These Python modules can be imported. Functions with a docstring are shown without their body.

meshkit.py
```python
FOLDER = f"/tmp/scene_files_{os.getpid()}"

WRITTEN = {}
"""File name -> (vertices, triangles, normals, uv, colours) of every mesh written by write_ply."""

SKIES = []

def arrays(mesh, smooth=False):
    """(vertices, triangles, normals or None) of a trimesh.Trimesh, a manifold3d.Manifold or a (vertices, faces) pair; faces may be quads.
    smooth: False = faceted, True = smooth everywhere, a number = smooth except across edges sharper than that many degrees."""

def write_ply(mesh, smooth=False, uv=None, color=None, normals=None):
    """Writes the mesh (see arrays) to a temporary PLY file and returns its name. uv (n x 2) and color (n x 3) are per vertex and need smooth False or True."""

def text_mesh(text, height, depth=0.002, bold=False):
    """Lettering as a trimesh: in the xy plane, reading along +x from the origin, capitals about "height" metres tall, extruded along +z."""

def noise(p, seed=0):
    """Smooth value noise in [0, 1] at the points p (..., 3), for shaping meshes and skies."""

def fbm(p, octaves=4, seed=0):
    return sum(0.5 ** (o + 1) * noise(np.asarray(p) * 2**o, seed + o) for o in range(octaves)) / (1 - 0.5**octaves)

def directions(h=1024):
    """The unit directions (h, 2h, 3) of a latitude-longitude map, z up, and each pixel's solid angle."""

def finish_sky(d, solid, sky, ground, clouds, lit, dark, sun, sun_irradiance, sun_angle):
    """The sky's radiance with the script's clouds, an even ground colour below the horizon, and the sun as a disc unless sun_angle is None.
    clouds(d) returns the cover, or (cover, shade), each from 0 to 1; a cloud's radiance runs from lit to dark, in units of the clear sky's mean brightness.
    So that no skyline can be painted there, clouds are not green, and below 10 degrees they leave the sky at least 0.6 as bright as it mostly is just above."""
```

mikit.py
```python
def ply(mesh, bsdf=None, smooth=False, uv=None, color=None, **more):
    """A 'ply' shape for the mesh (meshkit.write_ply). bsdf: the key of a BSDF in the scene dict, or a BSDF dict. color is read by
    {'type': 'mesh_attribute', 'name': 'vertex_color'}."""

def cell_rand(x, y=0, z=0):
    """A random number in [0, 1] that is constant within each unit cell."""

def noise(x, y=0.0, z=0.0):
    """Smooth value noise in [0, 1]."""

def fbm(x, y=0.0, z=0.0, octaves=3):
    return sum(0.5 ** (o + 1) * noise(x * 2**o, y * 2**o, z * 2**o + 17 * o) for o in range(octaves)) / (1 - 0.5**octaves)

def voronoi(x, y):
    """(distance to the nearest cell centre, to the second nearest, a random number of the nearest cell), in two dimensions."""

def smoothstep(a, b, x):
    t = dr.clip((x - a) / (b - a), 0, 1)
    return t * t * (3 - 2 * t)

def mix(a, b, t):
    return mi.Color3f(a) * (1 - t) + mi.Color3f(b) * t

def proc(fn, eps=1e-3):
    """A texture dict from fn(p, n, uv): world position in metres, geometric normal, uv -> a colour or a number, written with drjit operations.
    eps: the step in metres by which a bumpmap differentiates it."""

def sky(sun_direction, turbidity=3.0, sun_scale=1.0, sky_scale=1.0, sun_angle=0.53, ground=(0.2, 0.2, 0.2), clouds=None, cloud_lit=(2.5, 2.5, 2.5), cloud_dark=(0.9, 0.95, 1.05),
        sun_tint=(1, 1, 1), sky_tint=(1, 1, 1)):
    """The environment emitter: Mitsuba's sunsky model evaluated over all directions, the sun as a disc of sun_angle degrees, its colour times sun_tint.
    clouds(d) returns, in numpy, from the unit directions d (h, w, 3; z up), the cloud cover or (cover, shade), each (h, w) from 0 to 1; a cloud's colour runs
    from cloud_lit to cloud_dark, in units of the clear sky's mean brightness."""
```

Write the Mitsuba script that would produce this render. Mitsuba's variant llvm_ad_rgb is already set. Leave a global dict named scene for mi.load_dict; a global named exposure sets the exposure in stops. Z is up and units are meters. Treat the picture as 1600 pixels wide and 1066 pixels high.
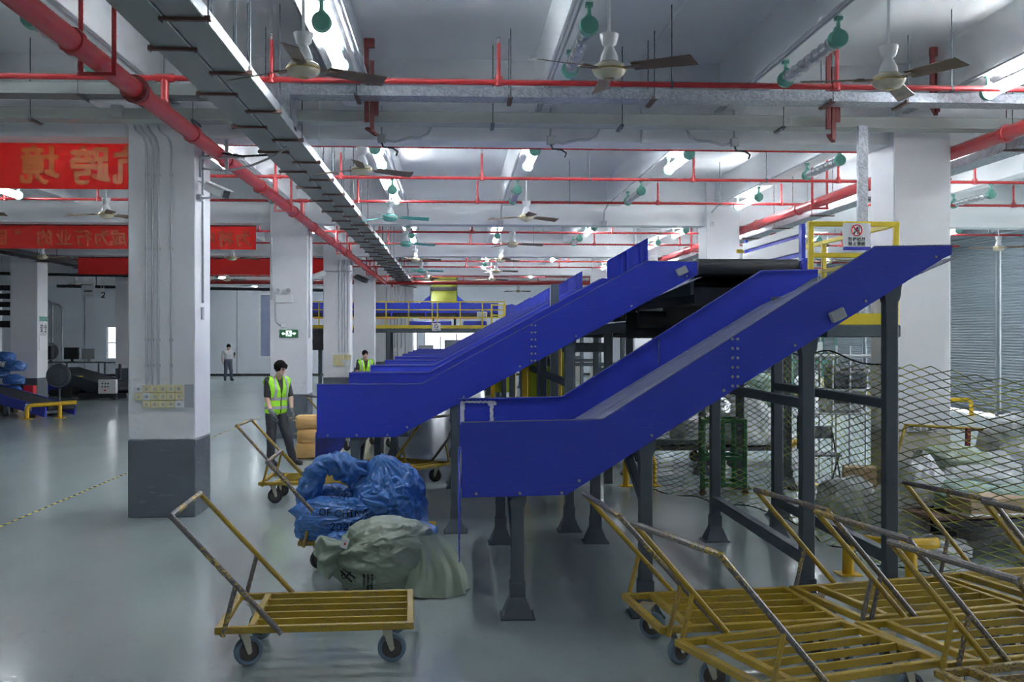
import math, random
import numpy as np
import trimesh
import manifold3d as m3
from shapely.geometry import Polygon, LineString, Point, box as sbox
from shapely.ops import unary_union
import drjit as dr
import mitsuba as mi
import mikit, meshkit

T = mi.ScalarTransform4f
scene, labels = {}, {}
random.seed(7)
RNG = np.random.default_rng(7)

# ---------------------------------------------------------------- camera, sky, exposure
EYE = (0.0, 0.0, 2.15)
YAW = math.atan(91 / 1640)
scene['camera'] = {
    'type': 'perspective', 'fov': 2 * math.degrees(math.atan(800 / 1640)), 'fov_axis': 'x', 'near_clip': 0.1, 'far_clip': 300.0,
    'principal_point_offset_y': 8 / 1066,
    'to_world': T().look_at(origin=list(EYE), target=[math.sin(YAW), math.cos(YAW), EYE[2]], up=[0, 0, 1])}


def overcast(d):
    n = meshkit.fbm(d * 3.0, 4, 3)
    return np.clip(0.75 + 0.5 * (n - 0.5), 0, 1), np.clip(n * 0.7, 0, 1)


SKY = 8.0
scene['sky'] = mikit.sky((-0.3, -0.5, 0.8), turbidity=6, sun_scale=0.0, sky_scale=SKY, ground=(0.3, 0.3, 0.3), clouds=overcast,
                         cloud_lit=(1.9, 1.95, 2.0), cloud_dark=(1.2, 1.25, 1.3))
exposure = 1.82
LAMP = (4.5, 4.75, 4.95)          # radiance of the fluorescent tubes


# ---------------------------------------------------------------- scene bookkeeping
def unique(key):
    if key not in scene and key not in labels and not any(k.startswith(key + '__') for k in PREFIX.get(key, ())):
        if key not in TAKEN:
            TAKEN.add(key)
            return key
    i = 1
    while f'{key}_{i:03d}' in TAKEN or f'{key}_{i:03d}' in scene:
        i += 1
    TAKEN.add(f'{key}_{i:03d}')
    return f'{key}_{i:03d}'


PREFIX, TAKEN = {}, set()


def tag(key, label=None, cat=None, group=None, kind=None):
    d = labels.setdefault(key, {})
    for k, v in (('label', label), ('category', cat), ('group', group), ('kind', kind)):
        if v:
            d[k] = v
    return key


def thing(name, label, cat, group=None, kind=None):
    return tag(unique(name), label, cat, group, kind)


def mk(mesh, mat, smooth=False, **kw):
    return mikit.ply(mesh, mat, smooth, **kw)


def part(parent, name, shape, mat=None, smooth=False, M=None, label=None, kind=None):
    """one entry of the scene, a child of parent; shape: a mesh, or a ply dict that is shared"""
    key = unique(parent + '__' + name)
    if not isinstance(shape, dict):
        shape = mk(shape, mat, smooth)
    scene[key] = {**shape, 'to_world': M} if M is not None else shape
    if label or kind:
        tag(key, label, kind=kind)
    return key


def single(name, shape, mat, label, cat, group=None, smooth=False, kind=None, M=None):
    key = thing(name, label, cat, group, kind)
    if not isinstance(shape, dict):
        shape = mk(shape, mat, smooth)
    scene[key] = {**shape, 'to_world': M} if M is not None else shape
    return key


def struct(name, shape, mat, label=None, smooth=False, cat=None):
    key = tag(unique(name), label, cat, kind='structure')
    scene[key] = shape if isinstance(shape, dict) else mk(shape, mat, smooth)
    return key


class Proto:
    """a thing built once; stamp() adds a copy under a key of its own"""
    def __init__(self):
        self.parts = []

    def add(self, path, mesh, mat, smooth=False, label=None, M=None):
        self.parts.append((path, mesh if isinstance(mesh, dict) else mk(mesh, mat, smooth), label, M))
        return self

    def stamp(self, name, label, cat, M, group=None):
        key = thing(name, label, cat, group)
        for path, shape, lab, m in self.parts:
            k = key + '__' + path
            scene[k] = {**shape, 'to_world': M @ m if m is not None else M}
            TAKEN.add(k)
            if lab or path == 'guard_ring':
                tag(k, lab, kind='stuff' if path == 'guard_ring' else None)
        return key


def place(x, y, z=0.0, deg=0.0):
    return T().translate([x, y, z]).rotate([0, 0, 1], deg)


# ---------------------------------------------------------------- mesh helpers
def cat(*ms):
    flat = []
    for m in ms:
        flat += list(m) if isinstance(m, (list, tuple)) else [m]
    return trimesh.util.concatenate(flat)


def box(x0, x1, y0, y1, z0, z1):
    v = np.array([[x, y, z] for x in (x0, x1) for y in (y0, y1) for z in (z0, z1)], float)
    f = [[0, 1, 3], [0, 3, 2], [4, 6, 7], [4, 7, 5], [0, 4, 5], [0, 5, 1], [2, 3, 7], [2, 7, 6], [0, 2, 6], [0, 6, 4], [1, 5, 7], [1, 7, 3]]
    return trimesh.Trimesh(v, f, process=False)


def rbox(x0, x1, y0, y1, z0, z1, r=0.01):
    """box with chamfered edges"""
    p = []
    for sx in (0, 1):
        for sy in (0, 1):
            for sz in (0, 1):
                x, y, z = (x0, x1)[sx], (y0, y1)[sy], (z0, z1)[sz]
                a, b, c = (r, -r)[sx], (r, -r)[sy], (r, -r)[sz]
                p += [[x + a, y + b, z], [x + a, y, z + c], [x, y + b, z + c]]
    return trimesh.convex.convex_hull(np.array(p, float))


def frame_of(p, q, up=(0, 0, 1)):
    p, q = np.array(p, float), np.array(q, float)
    w = q - p
    L = np.linalg.norm(w)
    w /= L
    up = np.array(up, float)
    if abs(w @ up) > 0.98:
        up = np.array([0, 1, 0.0])
    a = np.cross(w, up)
    a /= np.linalg.norm(a)
    return p, w, a, np.cross(a, w), L


def bar(p, q, w, h=None, ch=0.12, up=(0, 0, 1)):
    """rectangular bar from p to q, w wide and h high, its four long edges chamfered by ch * min(w, h)"""
    h = h or w
    p, d, a, b, L = frame_of(p, q, up)
    c = ch * min(w, h)
    s = [(w/2 - c, h/2), (w/2, h/2 - c), (w/2, -h/2 + c), (w/2 - c, -h/2), (-w/2 + c, -h/2), (-w/2, -h/2 + c), (-w/2, h/2 - c), (-w/2 + c, h/2)]
    if ch == 0:
        s = [(w/2, h/2), (w/2, -h/2), (-w/2, -h/2), (-w/2, h/2)]
    n = len(s)
    v = [p + x*a + y*b for x, y in s] + [p + d*L + x*a + y*b for x, y in s]
    f = []
    for i in range(n):
        j = (i + 1) % n
        f += [[i, n + j, j], [i, n + i, n + j]]
    for i in range(1, n - 1):
        f += [[0, i, i + 1], [n, n + i + 1, n + i]]
    m = trimesh.Trimesh(v, f, process=False)
    if m.volume < 0:
        m.invert()
    return m


def tube(pts, r, n=10, caps=True):
    """round tube along a polyline, mitred; r a number or one per point"""
    p = np.array(pts, float)
    k = len(p)
    r = np.broadcast_to(np.asarray(r, float), (k,))
    t = np.zeros_like(p)
    t[0], t[-1] = p[1] - p[0], p[-1] - p[-2]
    for i in range(1, k - 1):
        a, b = p[i] - p[i-1], p[i+1] - p[i]
        t[i] = a / np.linalg.norm(a) + b / np.linalg.norm(b)
    t /= np.linalg.norm(t, axis=1, keepdims=True)
    u = np.cross(t[0], [0, 0, 1] if abs(t[0][2]) < 0.9 else [1, 0, 0])
    u /= np.linalg.norm(u)
    v = []
    ang = np.arange(n) * 2 * np.pi / n
    for i in range(k):
        u = u - (u @ t[i]) * t[i]
        u /= np.linalg.norm(u)
        w = np.cross(t[i], u)
        sc = 1.0
        v.append(p[i] + r[i] * sc * (np.cos(ang)[:, None] * u + np.sin(ang)[:, None] * w))
    v = np.vstack(v)
    f = []
    for i in range(k - 1):
        for j in range(n):
            a, b, c, d = i*n + j, i*n + (j+1) % n, (i+1)*n + (j+1) % n, (i+1)*n + j
            f += [[a, b, c], [a, c, d]]
    if caps:
        v = np.vstack([v, p[:1], p[-1:]])
        for j in range(n):
            f += [[k*n, (j+1) % n, j], [k*n + 1, (k-1)*n + j, (k-1)*n + (j+1) % n]]
    return trimesh.Trimesh(v, f, process=False)


def cyl(p, q, r, n=16):
    return tube([p, q], r, n)


def lathe(profile, n=24, axis='z', at=(0, 0, 0), ring=False):
    """profile: (radius, height) pairs from bottom to top"""
    pr = np.array(list(profile) + ([profile[0]] if ring else []), float)
    ang = np.arange(n) * 2 * np.pi / n
    v, f = [], []
    for r, z in pr:
        v.append(np.stack([r*np.cos(ang), r*np.sin(ang), np.full(n, z)], 1))
    v = np.vstack(v)
    k = len(pr)
    for i in range(k - 1):
        for j in range(n):
            a, b, c, d = i*n + j, i*n + (j+1) % n, (i+1)*n + (j+1) % n, (i+1)*n + j
            f += [[a, b, c], [a, c, d]]
    v = np.vstack([v, [[0, 0, pr[0][1]], [0, 0, pr[-1][1]]]])
    for j in range(0 if ring else n):
        f += [[k*n, (j+1) % n, j], [k*n + 1, (k-1)*n + j, (k-1)*n + (j+1) % n]]
    if ring:
        v = v[:-2]
    m = trimesh.Trimesh(v, f, process=False)
    if axis == 'y':
        m.apply_transform(trimesh.transformations.rotation_matrix(-np.pi/2, [1, 0, 0]))
    elif axis == 'x':
        m.apply_transform(trimesh.transformations.rotation_matrix(np.pi/2, [0, 1, 0]))
    m.apply_translation(at)
    return m


def extrude(poly, d):
    """shapely polygon (x, y) extruded d along z"""
    gs = [g for g in getattr(poly, 'geoms', [poly]) if g.area > 1e-9]
    return cat([trimesh.creation.extrude_polygon(g, d, engine='earcut') for g in gs])


def plate_xz(pts, y0, y1):
    """polygon given in (x, z), between y0 and y1"""
    m = extrude(pts if hasattr(pts, 'area') else Polygon(pts), abs(y1 - y0))
    v = np.array(m.vertices)
    m = trimesh.Trimesh(np.stack([v[:, 0], min(y0, y1) + v[:, 2], v[:, 1]], 1), m.faces[:, ::-1], process=False)
    return m


def plate_yz(pts, x0, x1):
    m = extrude(pts if hasattr(pts, 'area') else Polygon(pts), abs(x1 - x0))
    v = np.array(m.vertices)
    return trimesh.Trimesh(np.stack([min(x0, x1) + v[:, 2], v[:, 0], v[:, 1]], 1), m.faces, process=False)


def moved(m, x=0, y=0, z=0, deg=0, axis=(0, 0, 1)):
    m = m.copy()
    if deg:
        m.apply_transform(trimesh.transformations.rotation_matrix(math.radians(deg), axis))
    m.apply_translation([x, y, z])
    return m


def sphere(c, r, sub=2, s=(1, 1, 1)):
    m = trimesh.creation.icosphere(subdivisions=sub)
    v = np.array(m.vertices) * r * np.array(s) + np.array(c)
    return trimesh.Trimesh(v, m.faces, process=False)


def glyph_poly(ch):
    gs = []
    for p in GLYPHS[ch].split('|'):
        rings = [[tuple(map(int, q.split(','))) for q in r.split()] for r in p.split('/')]
        g = Polygon(rings[0], rings[1:]).buffer(0)
        gs.append(g)
    return unary_union(gs)


def glyph_mesh(ch, size, depth):
    """character in the xy plane, lower left at the origin, size metres square, depth along z"""
    m = extrude(glyph_poly(ch), depth)
    v = np.array(m.vertices)
    v[:, :2] *= size / 100
    v[:, 1] += size * 0.0
    return trimesh.Trimesh(v, m.faces, process=False)
GLYPHS = {'境': '1,11 1,14 3,16 14,20 14,50 13,51 4,51 3,52 2,61 4,62 14,63 14,85 24,86 26,84 26,63 34,62 35,61 47,62 45,68 38,69 38,79 57,79 56,85 58,86 67,87 71,79 91,79 92,78 92,69 91,68 85,68 82,63 82,61 94,61 95,60 95,51 88,50 90,47 90,18 88,16 78,15 78,2 79,1 85,1 87,4 87,11 88,12 91,12 97,9 97,0 97,-3 94,-7 89,-9 74,-9 69,-7 66,-2 66,15 62,16 58,4 51,-4 39,-10 34,-11 32,-11 31,-7 28,-4 28,-1 43,4 47,10 49,14 48,16 41,16 39,18 39,47 40,50 27,51 26,50 26,24 35,26 37,23 37,16 6,3 4,4/51,26 77,26 78,27 52,28/51,38 77,38 78,39 52,39/58,68 60,61 69,61 71,68', '跨': '3,-4 1,5 3,7 6,8 6,41 8,42 16,42 17,40 18,11 19,11 19,47 7,47 6,49 6,81 7,82 39,82 41,81 41,74 59,74 63,84 64,86 66,86 74,82 73,74 97,74 97,64 96,63 84,62 93,53 99,49 100,47 99,45 95,41 97,38 97,29 96,28 63,28 61,25 62,23 90,23 91,22 89,3 88,-2 84,-9 80,-11 74,-11 58,-11 56,-9 54,-3 54,1 75,0 77,2 78,11 47,12 46,16 50,26 50,28 42,28 40,26 31,26 31,14 41,17 44,16 45,11 45,6 44,5 7,-6/51,44 45,39 89,40 83,45 81,43 53,43/66,62 62,54 74,55 69,62/41,54 42,53 45,56 51,62 41,62/31,39 40,38 41,39 36,47 31,47/17,59 29,58 29,71 17,70', '航': '1,34 2,42 9,44 9,74 10,75 18,75 20,84 22,87 32,86 33,83 31,75 42,75 44,70 62,70 62,72 57,84 58,86 67,88 74,77 76,70 96,70 97,68 97,60 96,58 44,58 44,3 45,3 47,7 50,20 50,52 52,54 84,54 86,52 86,2 89,2 89,15 92,16 99,12 98,-4 97,-6 92,-9 81,-9 76,-6 74,-2 74,42 63,42 62,18 60,8 55,-4 49,-11 46,-11 42,-8 34,-10 24,-9 21,1 32,1 32,11 26,11 20,22 16,-2 12,-10 8,-11 1,-7 1,-3 4,0 7,10 9,31 3,32/27,63 31,54 32,54 32,63/27,32 27,31 32,24 32,32/30,44 31,43 32,44/20,44 24,44 21,51 20,51/20,64 21,63 22,63', '为': '3,-2 3,0 14,8 27,23 34,37 37,49 36,50 7,50 6,51 6,61 7,62 24,63 21,69 14,78 15,81 21,84 24,84 36,69 36,65 33,63 38,63 39,66 39,86 41,87 49,87 51,85 52,63 91,62 92,61 92,36 89,7 87,-1 82,-7 72,-10 58,-9 54,-1 54,3 73,2 75,4 78,22 79,50 50,50 49,49 48,40 54,42 57,42 71,26 72,22 72,19 65,15 62,15 52,31 48,36 47,36 39,18 31,7 22,-2 12,-9 9,-9', '将': '1,19 3,22 21,38 21,47 17,47 15,49 8,59 3,64 2,67 8,73 11,73 20,64 21,86 22,87 31,87 32,86 33,65 50,74 58,82 61,87 72,84 72,79 90,79 96,75 96,73 90,63 82,54 77,51 85,49 86,38 96,37 97,36 97,27 96,26 86,25 86,-1 85,-4 82,-8 74,-11 61,-11 58,-2 59,1 73,2 73,26 52,25 60,16 64,8 63,5 57,1 54,1 48,11 39,21 42,25 33,26 32,-10 31,-11 22,-11 21,-9 20,21 9,11 6,11/59,66 66,58 77,67 59,67/52,38 73,38 73,47 72,47/32,44 34,44 36,46 54,51 55,53 49,59 39,56 33,61/33,43 33,37 36,38 36,39', '中': '7,18 8,68 43,69 44,86 55,87 56,86 57,69 91,69 92,67 92,18 81,17 80,18 80,22 56,22 56,-10 45,-11 43,-9 43,22 20,22 19,18 18,16 8,16/56,35 80,35 80,56 56,56/19,35 43,35 43,56 20,56', '成': '1,-5 1,-3 7,8 9,20 10,67 11,69 52,70 52,86 53,87 63,87 65,82 70,86 73,86 78,84 91,75 92,70 97,69 97,59 96,58 66,57 68,37 70,32 75,42 80,54 84,54 91,52 91,48 86,36 81,26 74,16 79,6 84,3 86,5 87,20 88,21 91,21 98,16 97,1 94,-5 91,-9 87,-10 77,-9 69,-2 65,4 47,-10 44,-10 38,-3 37,-1 39,1 51,9 60,18 56,31 53,58 23,57 23,49 47,49 49,48 48,20 46,8 41,4 26,4 23,6 22,10 20,11 17,-2 11,-11 8,-11/65,70 76,70 76,71 66,77/22,17 25,16 35,16 36,37 23,37', '行': '37,42 37,52 38,53 97,52 98,43 97,41 83,40 83,-1 81,-6 79,-9 70,-11 56,-11 54,-9 52,-1 53,2 70,2 70,40 39,41|41,80 44,81 92,81 95,80 95,70 94,69 43,69 41,70|0,31 1,34 9,41 21,53 29,65 31,66 40,62 39,58 29,44 29,-9 27,-11 18,-11 17,-10 17,30 9,24 6,24|1,61 1,64 11,71 22,83 25,87 30,86 36,83 36,80 31,73 11,55 8,54 6,54', '业': '4,-4 4,6 5,7 31,7 31,23 29,24 24,21 21,21 19,23 16,35 6,60 8,62 14,64 17,62 30,32 31,31 31,84 33,86 43,86 44,84 45,7 56,7 56,84 58,86 67,86 69,84 69,33 77,48 83,62 87,63 94,59 93,53 77,21 74,20 69,22 69,7 96,7 97,6 96,-5 5,-6', '的': '6,-7 6,69 8,71 18,71 23,87 31,86 34,84 34,81 31,71 46,70 47,58 49,60 52,68 57,85 59,87 66,86 69,84 67,71 95,71 95,48 92,11 89,-2 86,-6 79,-9 63,-9 61,-7 59,-2 58,-1 58,2 59,4 76,3 79,5 81,20 83,54 83,59 62,59 55,46 59,48 62,48 77,29 79,24 79,22 72,17 69,17 53,42 49,41 47,43 46,1 19,0 17,-7 8,-8/18,12 34,12 34,31 18,31/34,58 18,59 18,43 34,43', '国': '6,-9 6,81 8,82 92,82 94,81 94,-9 92,-11 83,-11 81,-6 19,-6 17,-11 8,-11/80,6 81,7 81,70 19,70 19,6|20,13 20,19 21,22 43,22 43,34 26,34 24,36 24,44 26,46 43,46 43,55 23,55 22,56 23,66 77,66 78,56 77,55 56,55 56,46 74,46 76,44 75,34 69,34 76,26 77,22 80,21 80,12 79,11 22,11/56,22 64,22 57,31 56,34', '“': '60,63 60,71 62,76 70,86 76,87 79,82 79,80 75,77 72,73 72,72 76,71 79,67 83,79 88,84 93,87 96,87 97,85 99,80 95,78 91,73 95,71 99,66 98,59 95,56 88,54 83,57 80,61 76,56 68,54 62,59', '防': '7,81 34,82 40,78 38,69 63,69 59,83 67,86 73,69 96,69 96,59 62,59 62,46 91,46 88,3 86,-5 82,-8 79,-9 63,-9 60,-2 61,1 75,0 77,2 79,15 80,37 60,37 58,24 55,14 48,3 40,-6 34,-9 33,-9 27,-3 28,-1 39,7 46,20 51,37 52,58 51,59 36,59 36,63 35,64 30,50 35,44 38,37 39,30 39,21 37,17 32,13 21,13 18,21 28,23 30,28 28,37 26,42 20,49 28,71 17,72 16,-9 7,-9', '护': '31,-4 31,-2 34,0 39,9 42,19 44,40 44,68 65,68 64,72 58,80 58,82 64,85 67,85 76,72 76,68 94,67 94,27 84,26 83,32 53,32 50,10 43,-5 39,-9 38,-9/54,42 83,42 84,58 54,59|5,23 3,32 4,32 17,36 17,55 4,56 4,65 17,66 18,85 27,86 28,66 39,65 39,56 28,55 28,40 37,42 39,41 39,33 28,28 27,-1 26,-6 24,-7 12,-9 8,-9 6,0 17,1 17,25', '栏': '36,5 96,6 96,-4 38,-4 36,-3|41,54 41,62 55,63 51,73 46,79 48,82 54,84 64,68 64,65 61,63 68,62 75,74 79,85 89,82 89,80 79,63 92,62 92,53|45,35 87,36 89,34 89,27 88,26 45,26|2,19 9,32 17,55 17,57 6,57 6,66 18,66 18,85 27,86 28,67 39,66 39,57 29,57 28,55 41,37 41,34 36,29 34,29 29,38 28,38 27,-9 18,-9 18,29 17,29 14,22 8,11 6,11', '杆': '2,16 2,19 7,26 13,37 19,54 4,54 4,63 5,64 20,65 21,86 30,85 30,65 44,64 44,54 30,54 30,47 39,38 39,44 41,44 64,45 64,69 43,69 43,79 95,78 95,69 74,69 74,45 96,44 97,44 98,35 74,34 73,-9 64,-9 63,34 42,34 44,31 44,28 40,23 38,23 32,31 30,32 29,-9 20,-9 20,31 19,30 12,16 7,9 5,11', '禁': '3,48 3,49 9,54 19,66 6,67 6,75 23,76 23,86 32,85 33,76 46,75 46,67 35,66 48,57 45,51 52,55 62,66 49,67 49,76 66,76 67,86 76,86 77,76 94,75 93,67 80,66 91,54 97,50 97,48 92,43 90,43 87,45 77,56 76,41 67,41 66,56 57,48 51,43 48,44 44,50 41,50 34,57 33,56 32,41 23,41 23,56 9,42 8,42|6,17 6,26 95,26 94,17 56,17 55,-4 52,-7 46,-9 33,-9 30,-3 30,-1 31,0 46,0 45,17|65,10 66,12 71,16 73,16 91,1 94,-1 94,-4 86,-8 76,2|17,40 84,40 85,33 84,31 18,31|4,-3 6,0 14,5 24,16 33,12 32,9 24,1 13,-7 11,-8', '止': '4,-4 4,6 17,6 18,63 27,63 28,6 49,6 49,85 59,85 59,52 92,51 91,42 59,42 59,6 96,6 96,-4', '攀': '3,52 16,66 6,67 5,76 19,76 19,86 27,86 28,76 37,76 39,71 43,74 38,78 38,80 41,83 44,83 50,80 54,85 61,83 61,81 57,75 59,73 60,76 72,76 73,85 81,86 81,76 96,75 95,67 86,66 95,56 99,54 99,53 93,47 81,57 81,42 96,42 96,34 77,33 77,32 84,27 97,21 97,19 92,13 78,20 77,14 55,14 55,11 88,11 89,4 55,4 54,-6 52,-8 47,-9 33,-9 30,-3 31,-1 45,-1 45,4 12,4 11,11 45,11 46,13 23,14 22,20 8,13 3,18 3,21 15,26 24,33 4,33 4,34 4,42 19,42 19,56 8,45 6,45/69,28 55,24 55,21 76,22/45,43 73,42 72,57 71,57 65,49 63,48 61,48 56,44 48,49 46,47 46,44/56,55 59,56 67,63 68,67 60,67 59,65 61,64 61,63 56,56/64,33 64,32 64,33/35,30 50,31 59,33 38,33/44,64 49,61 53,66 50,69/25,22 45,21 46,23 32,23 30,26/27,42 34,42 36,46 33,49 41,54 42,55 38,57 33,52 28,57/31,66 36,61 40,63 36,67', '爬': '1,-4 6,7 9,24 10,75 32,80 46,85 49,85 53,81 55,79 55,77 93,76 93,41 62,40 63,26 64,24 85,24 87,27 88,36 96,32 95,23 91,16 88,15 61,15 55,19 54,22 54,77 48,75 48,44 51,25 57,13 64,8 75,3 87,1 97,0 98,-2 94,-9 78,-7 66,-4 56,1 48,9 44,16 40,30 38,72 34,71 34,-8 24,-7 24,69 19,68 19,28 17,16 14,2 9,-9 8,-9/78,50 84,50 83,68 78,68/62,50 69,50 69,68 63,68', '安': '6,37 6,46 34,46 41,62 51,61 51,58 46,48 46,46 94,46 94,37 75,37 69,24 62,16 90,2 92,0 92,-2 87,-8 84,-9 70,0 54,7 44,1 33,-4 16,-9 12,-9 7,-2 8,0 30,6 42,12 18,21 19,24 26,34 27,37/34,27 34,26 52,19 59,28 63,37 40,37|8,52 8,74 43,74 44,75 40,82 42,84 50,86 56,74 92,74 92,51 82,51 81,64 19,64 18,52', '全': '1,46 3,48 14,54 30,66 41,76 49,87 56,84 57,83 56,79 67,68 86,54 97,48 99,45 93,39 91,39 83,44 82,39 55,39 55,26 81,26 82,17 55,17 55,3 94,2 94,-7 7,-7 7,2 45,3 45,17 19,17 19,25 20,26 45,26 45,39 19,39 18,44 9,39 7,39/37,58 26,49 75,49 63,59 50,72'}
# ---------------------------------------------------------------- materials
smooth_, mixc, fbm, noise = mikit.smoothstep, mikit.mix, mikit.fbm, mikit.noise


def rgb(c):
    return {'type': 'rgb', 'value': list(map(float, c))}


def principled(name, color, rough=0.5, metallic=0.0, spec=0.5, clear=0.0, bump=None, bscale=0.002, sheen=0.0, two=True, roughfn=None):
    b = {'type': 'principled', 'base_color': rgb(color) if isinstance(color, (tuple, list)) else mikit.proc(color),
         'roughness': mikit.proc(roughfn) if roughfn else rough, 'metallic': metallic, 'specular': spec}
    if clear:
        b['clearcoat'] = clear
        b['clearcoat_gloss'] = 0.9
    if sheen:
        b['sheen'] = sheen
    if bump:
        b = {'type': 'bumpmap', 'arbitrary': mikit.proc(bump), 'bsdf': b, 'scale': bscale}
    scene[name] = {'type': 'twosided', 'bsdf': b} if two else b
    TAKEN.add(name)


def floor_color(p, n, uv):
    t = fbm(p.x * 0.35, p.y * 0.22, 0.0, 3)
    u = fbm(p.x * 2.3, p.y * 0.7, 3.0, 3)
    c = mixc((0.195, 0.24, 0.245), (0.24, 0.285, 0.28), t)
    c = c * (0.93 + 0.14 * u)
    speck = smooth_(0.80, 0.84, noise(p.x * 9.0, p.y * 9.0, 5.0)) * smooth_(0.6, 0.7, noise(p.x * 31.0, p.y * 31.0, 2.0))
    return mixc(c, (0.12, 0.13, 0.13), speck * 0.12)


def floor_rough(p, n, uv):
    return 0.10 + 0.08 * fbm(p.x * 1.3, p.y * 0.5, 1.0, 2) + 0.06 * noise(p.x * 11.0, p.y * 5.0)


def floor_bump(p, n, uv):
    return noise(p.x * 9.0, p.y * 9.0, 0.0) + 0.35 * noise(p.x * 31.0, p.y * 31.0, 4.0)


principled('mat_floor', floor_color, spec=0.55, roughfn=floor_rough, bump=floor_bump, bscale=0.0011)


def wall_color(p, n, uv):
    t = fbm(p.x * 0.8 + p.y * 0.3, p.y * 0.8, p.z * 0.8, 3)
    return mixc((0.74, 0.765, 0.785), (0.80, 0.815, 0.825), t)


principled('mat_wall', wall_color, 0.55, spec=0.3)


def column_color(p, n, uv):
    t = fbm(p.x * 1.5, p.y * 1.5, p.z * 0.9, 3)
    s = smooth_(0.72, 0.8, noise(p.x * 25.0, p.y * 25.0, p.z * 18.0)) * smooth_(1.5, 0.9, p.z)
    return mixc(mixc((0.70, 0.72, 0.76), (0.78, 0.79, 0.81), t), (0.35, 0.35, 0.36), s * 0.25)


principled('mat_column', column_color, 0.5, spec=0.35)


def band_color(p, n, uv):
    t = fbm(p.x * 2.5, p.y * 2.5, p.z * 2.5, 3)
    s = smooth_(0.74, 0.80, noise(p.x * 9.0, p.y * 9.0, p.z * 30.0))
    return mixc(mixc((0.062, 0.075, 0.092), (0.085, 0.097, 0.115), t), (0.3, 0.3, 0.3), s * 0.10)


principled('mat_band', band_color, 0.42, spec=0.4)
principled('mat_band_beige', (0.40, 0.39, 0.35), 0.45)
principled('mat_far_wall', (0.69, 0.73, 0.79), 0.45)
principled('mat_white', (0.78, 0.80, 0.81), 0.4)
principled('mat_black', (0.012, 0.013, 0.015), 0.4)
principled('mat_rubber', (0.022, 0.024, 0.027), 0.7)
principled('mat_grey_plastic', (0.30, 0.32, 0.33), 0.45)


def shutter_color(p, n, uv):
    t = fbm(p.y * 0.7, p.z * 3.0, 0.0, 2)
    return mixc((0.125, 0.155, 0.175), (0.16, 0.19, 0.21), t)


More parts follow.
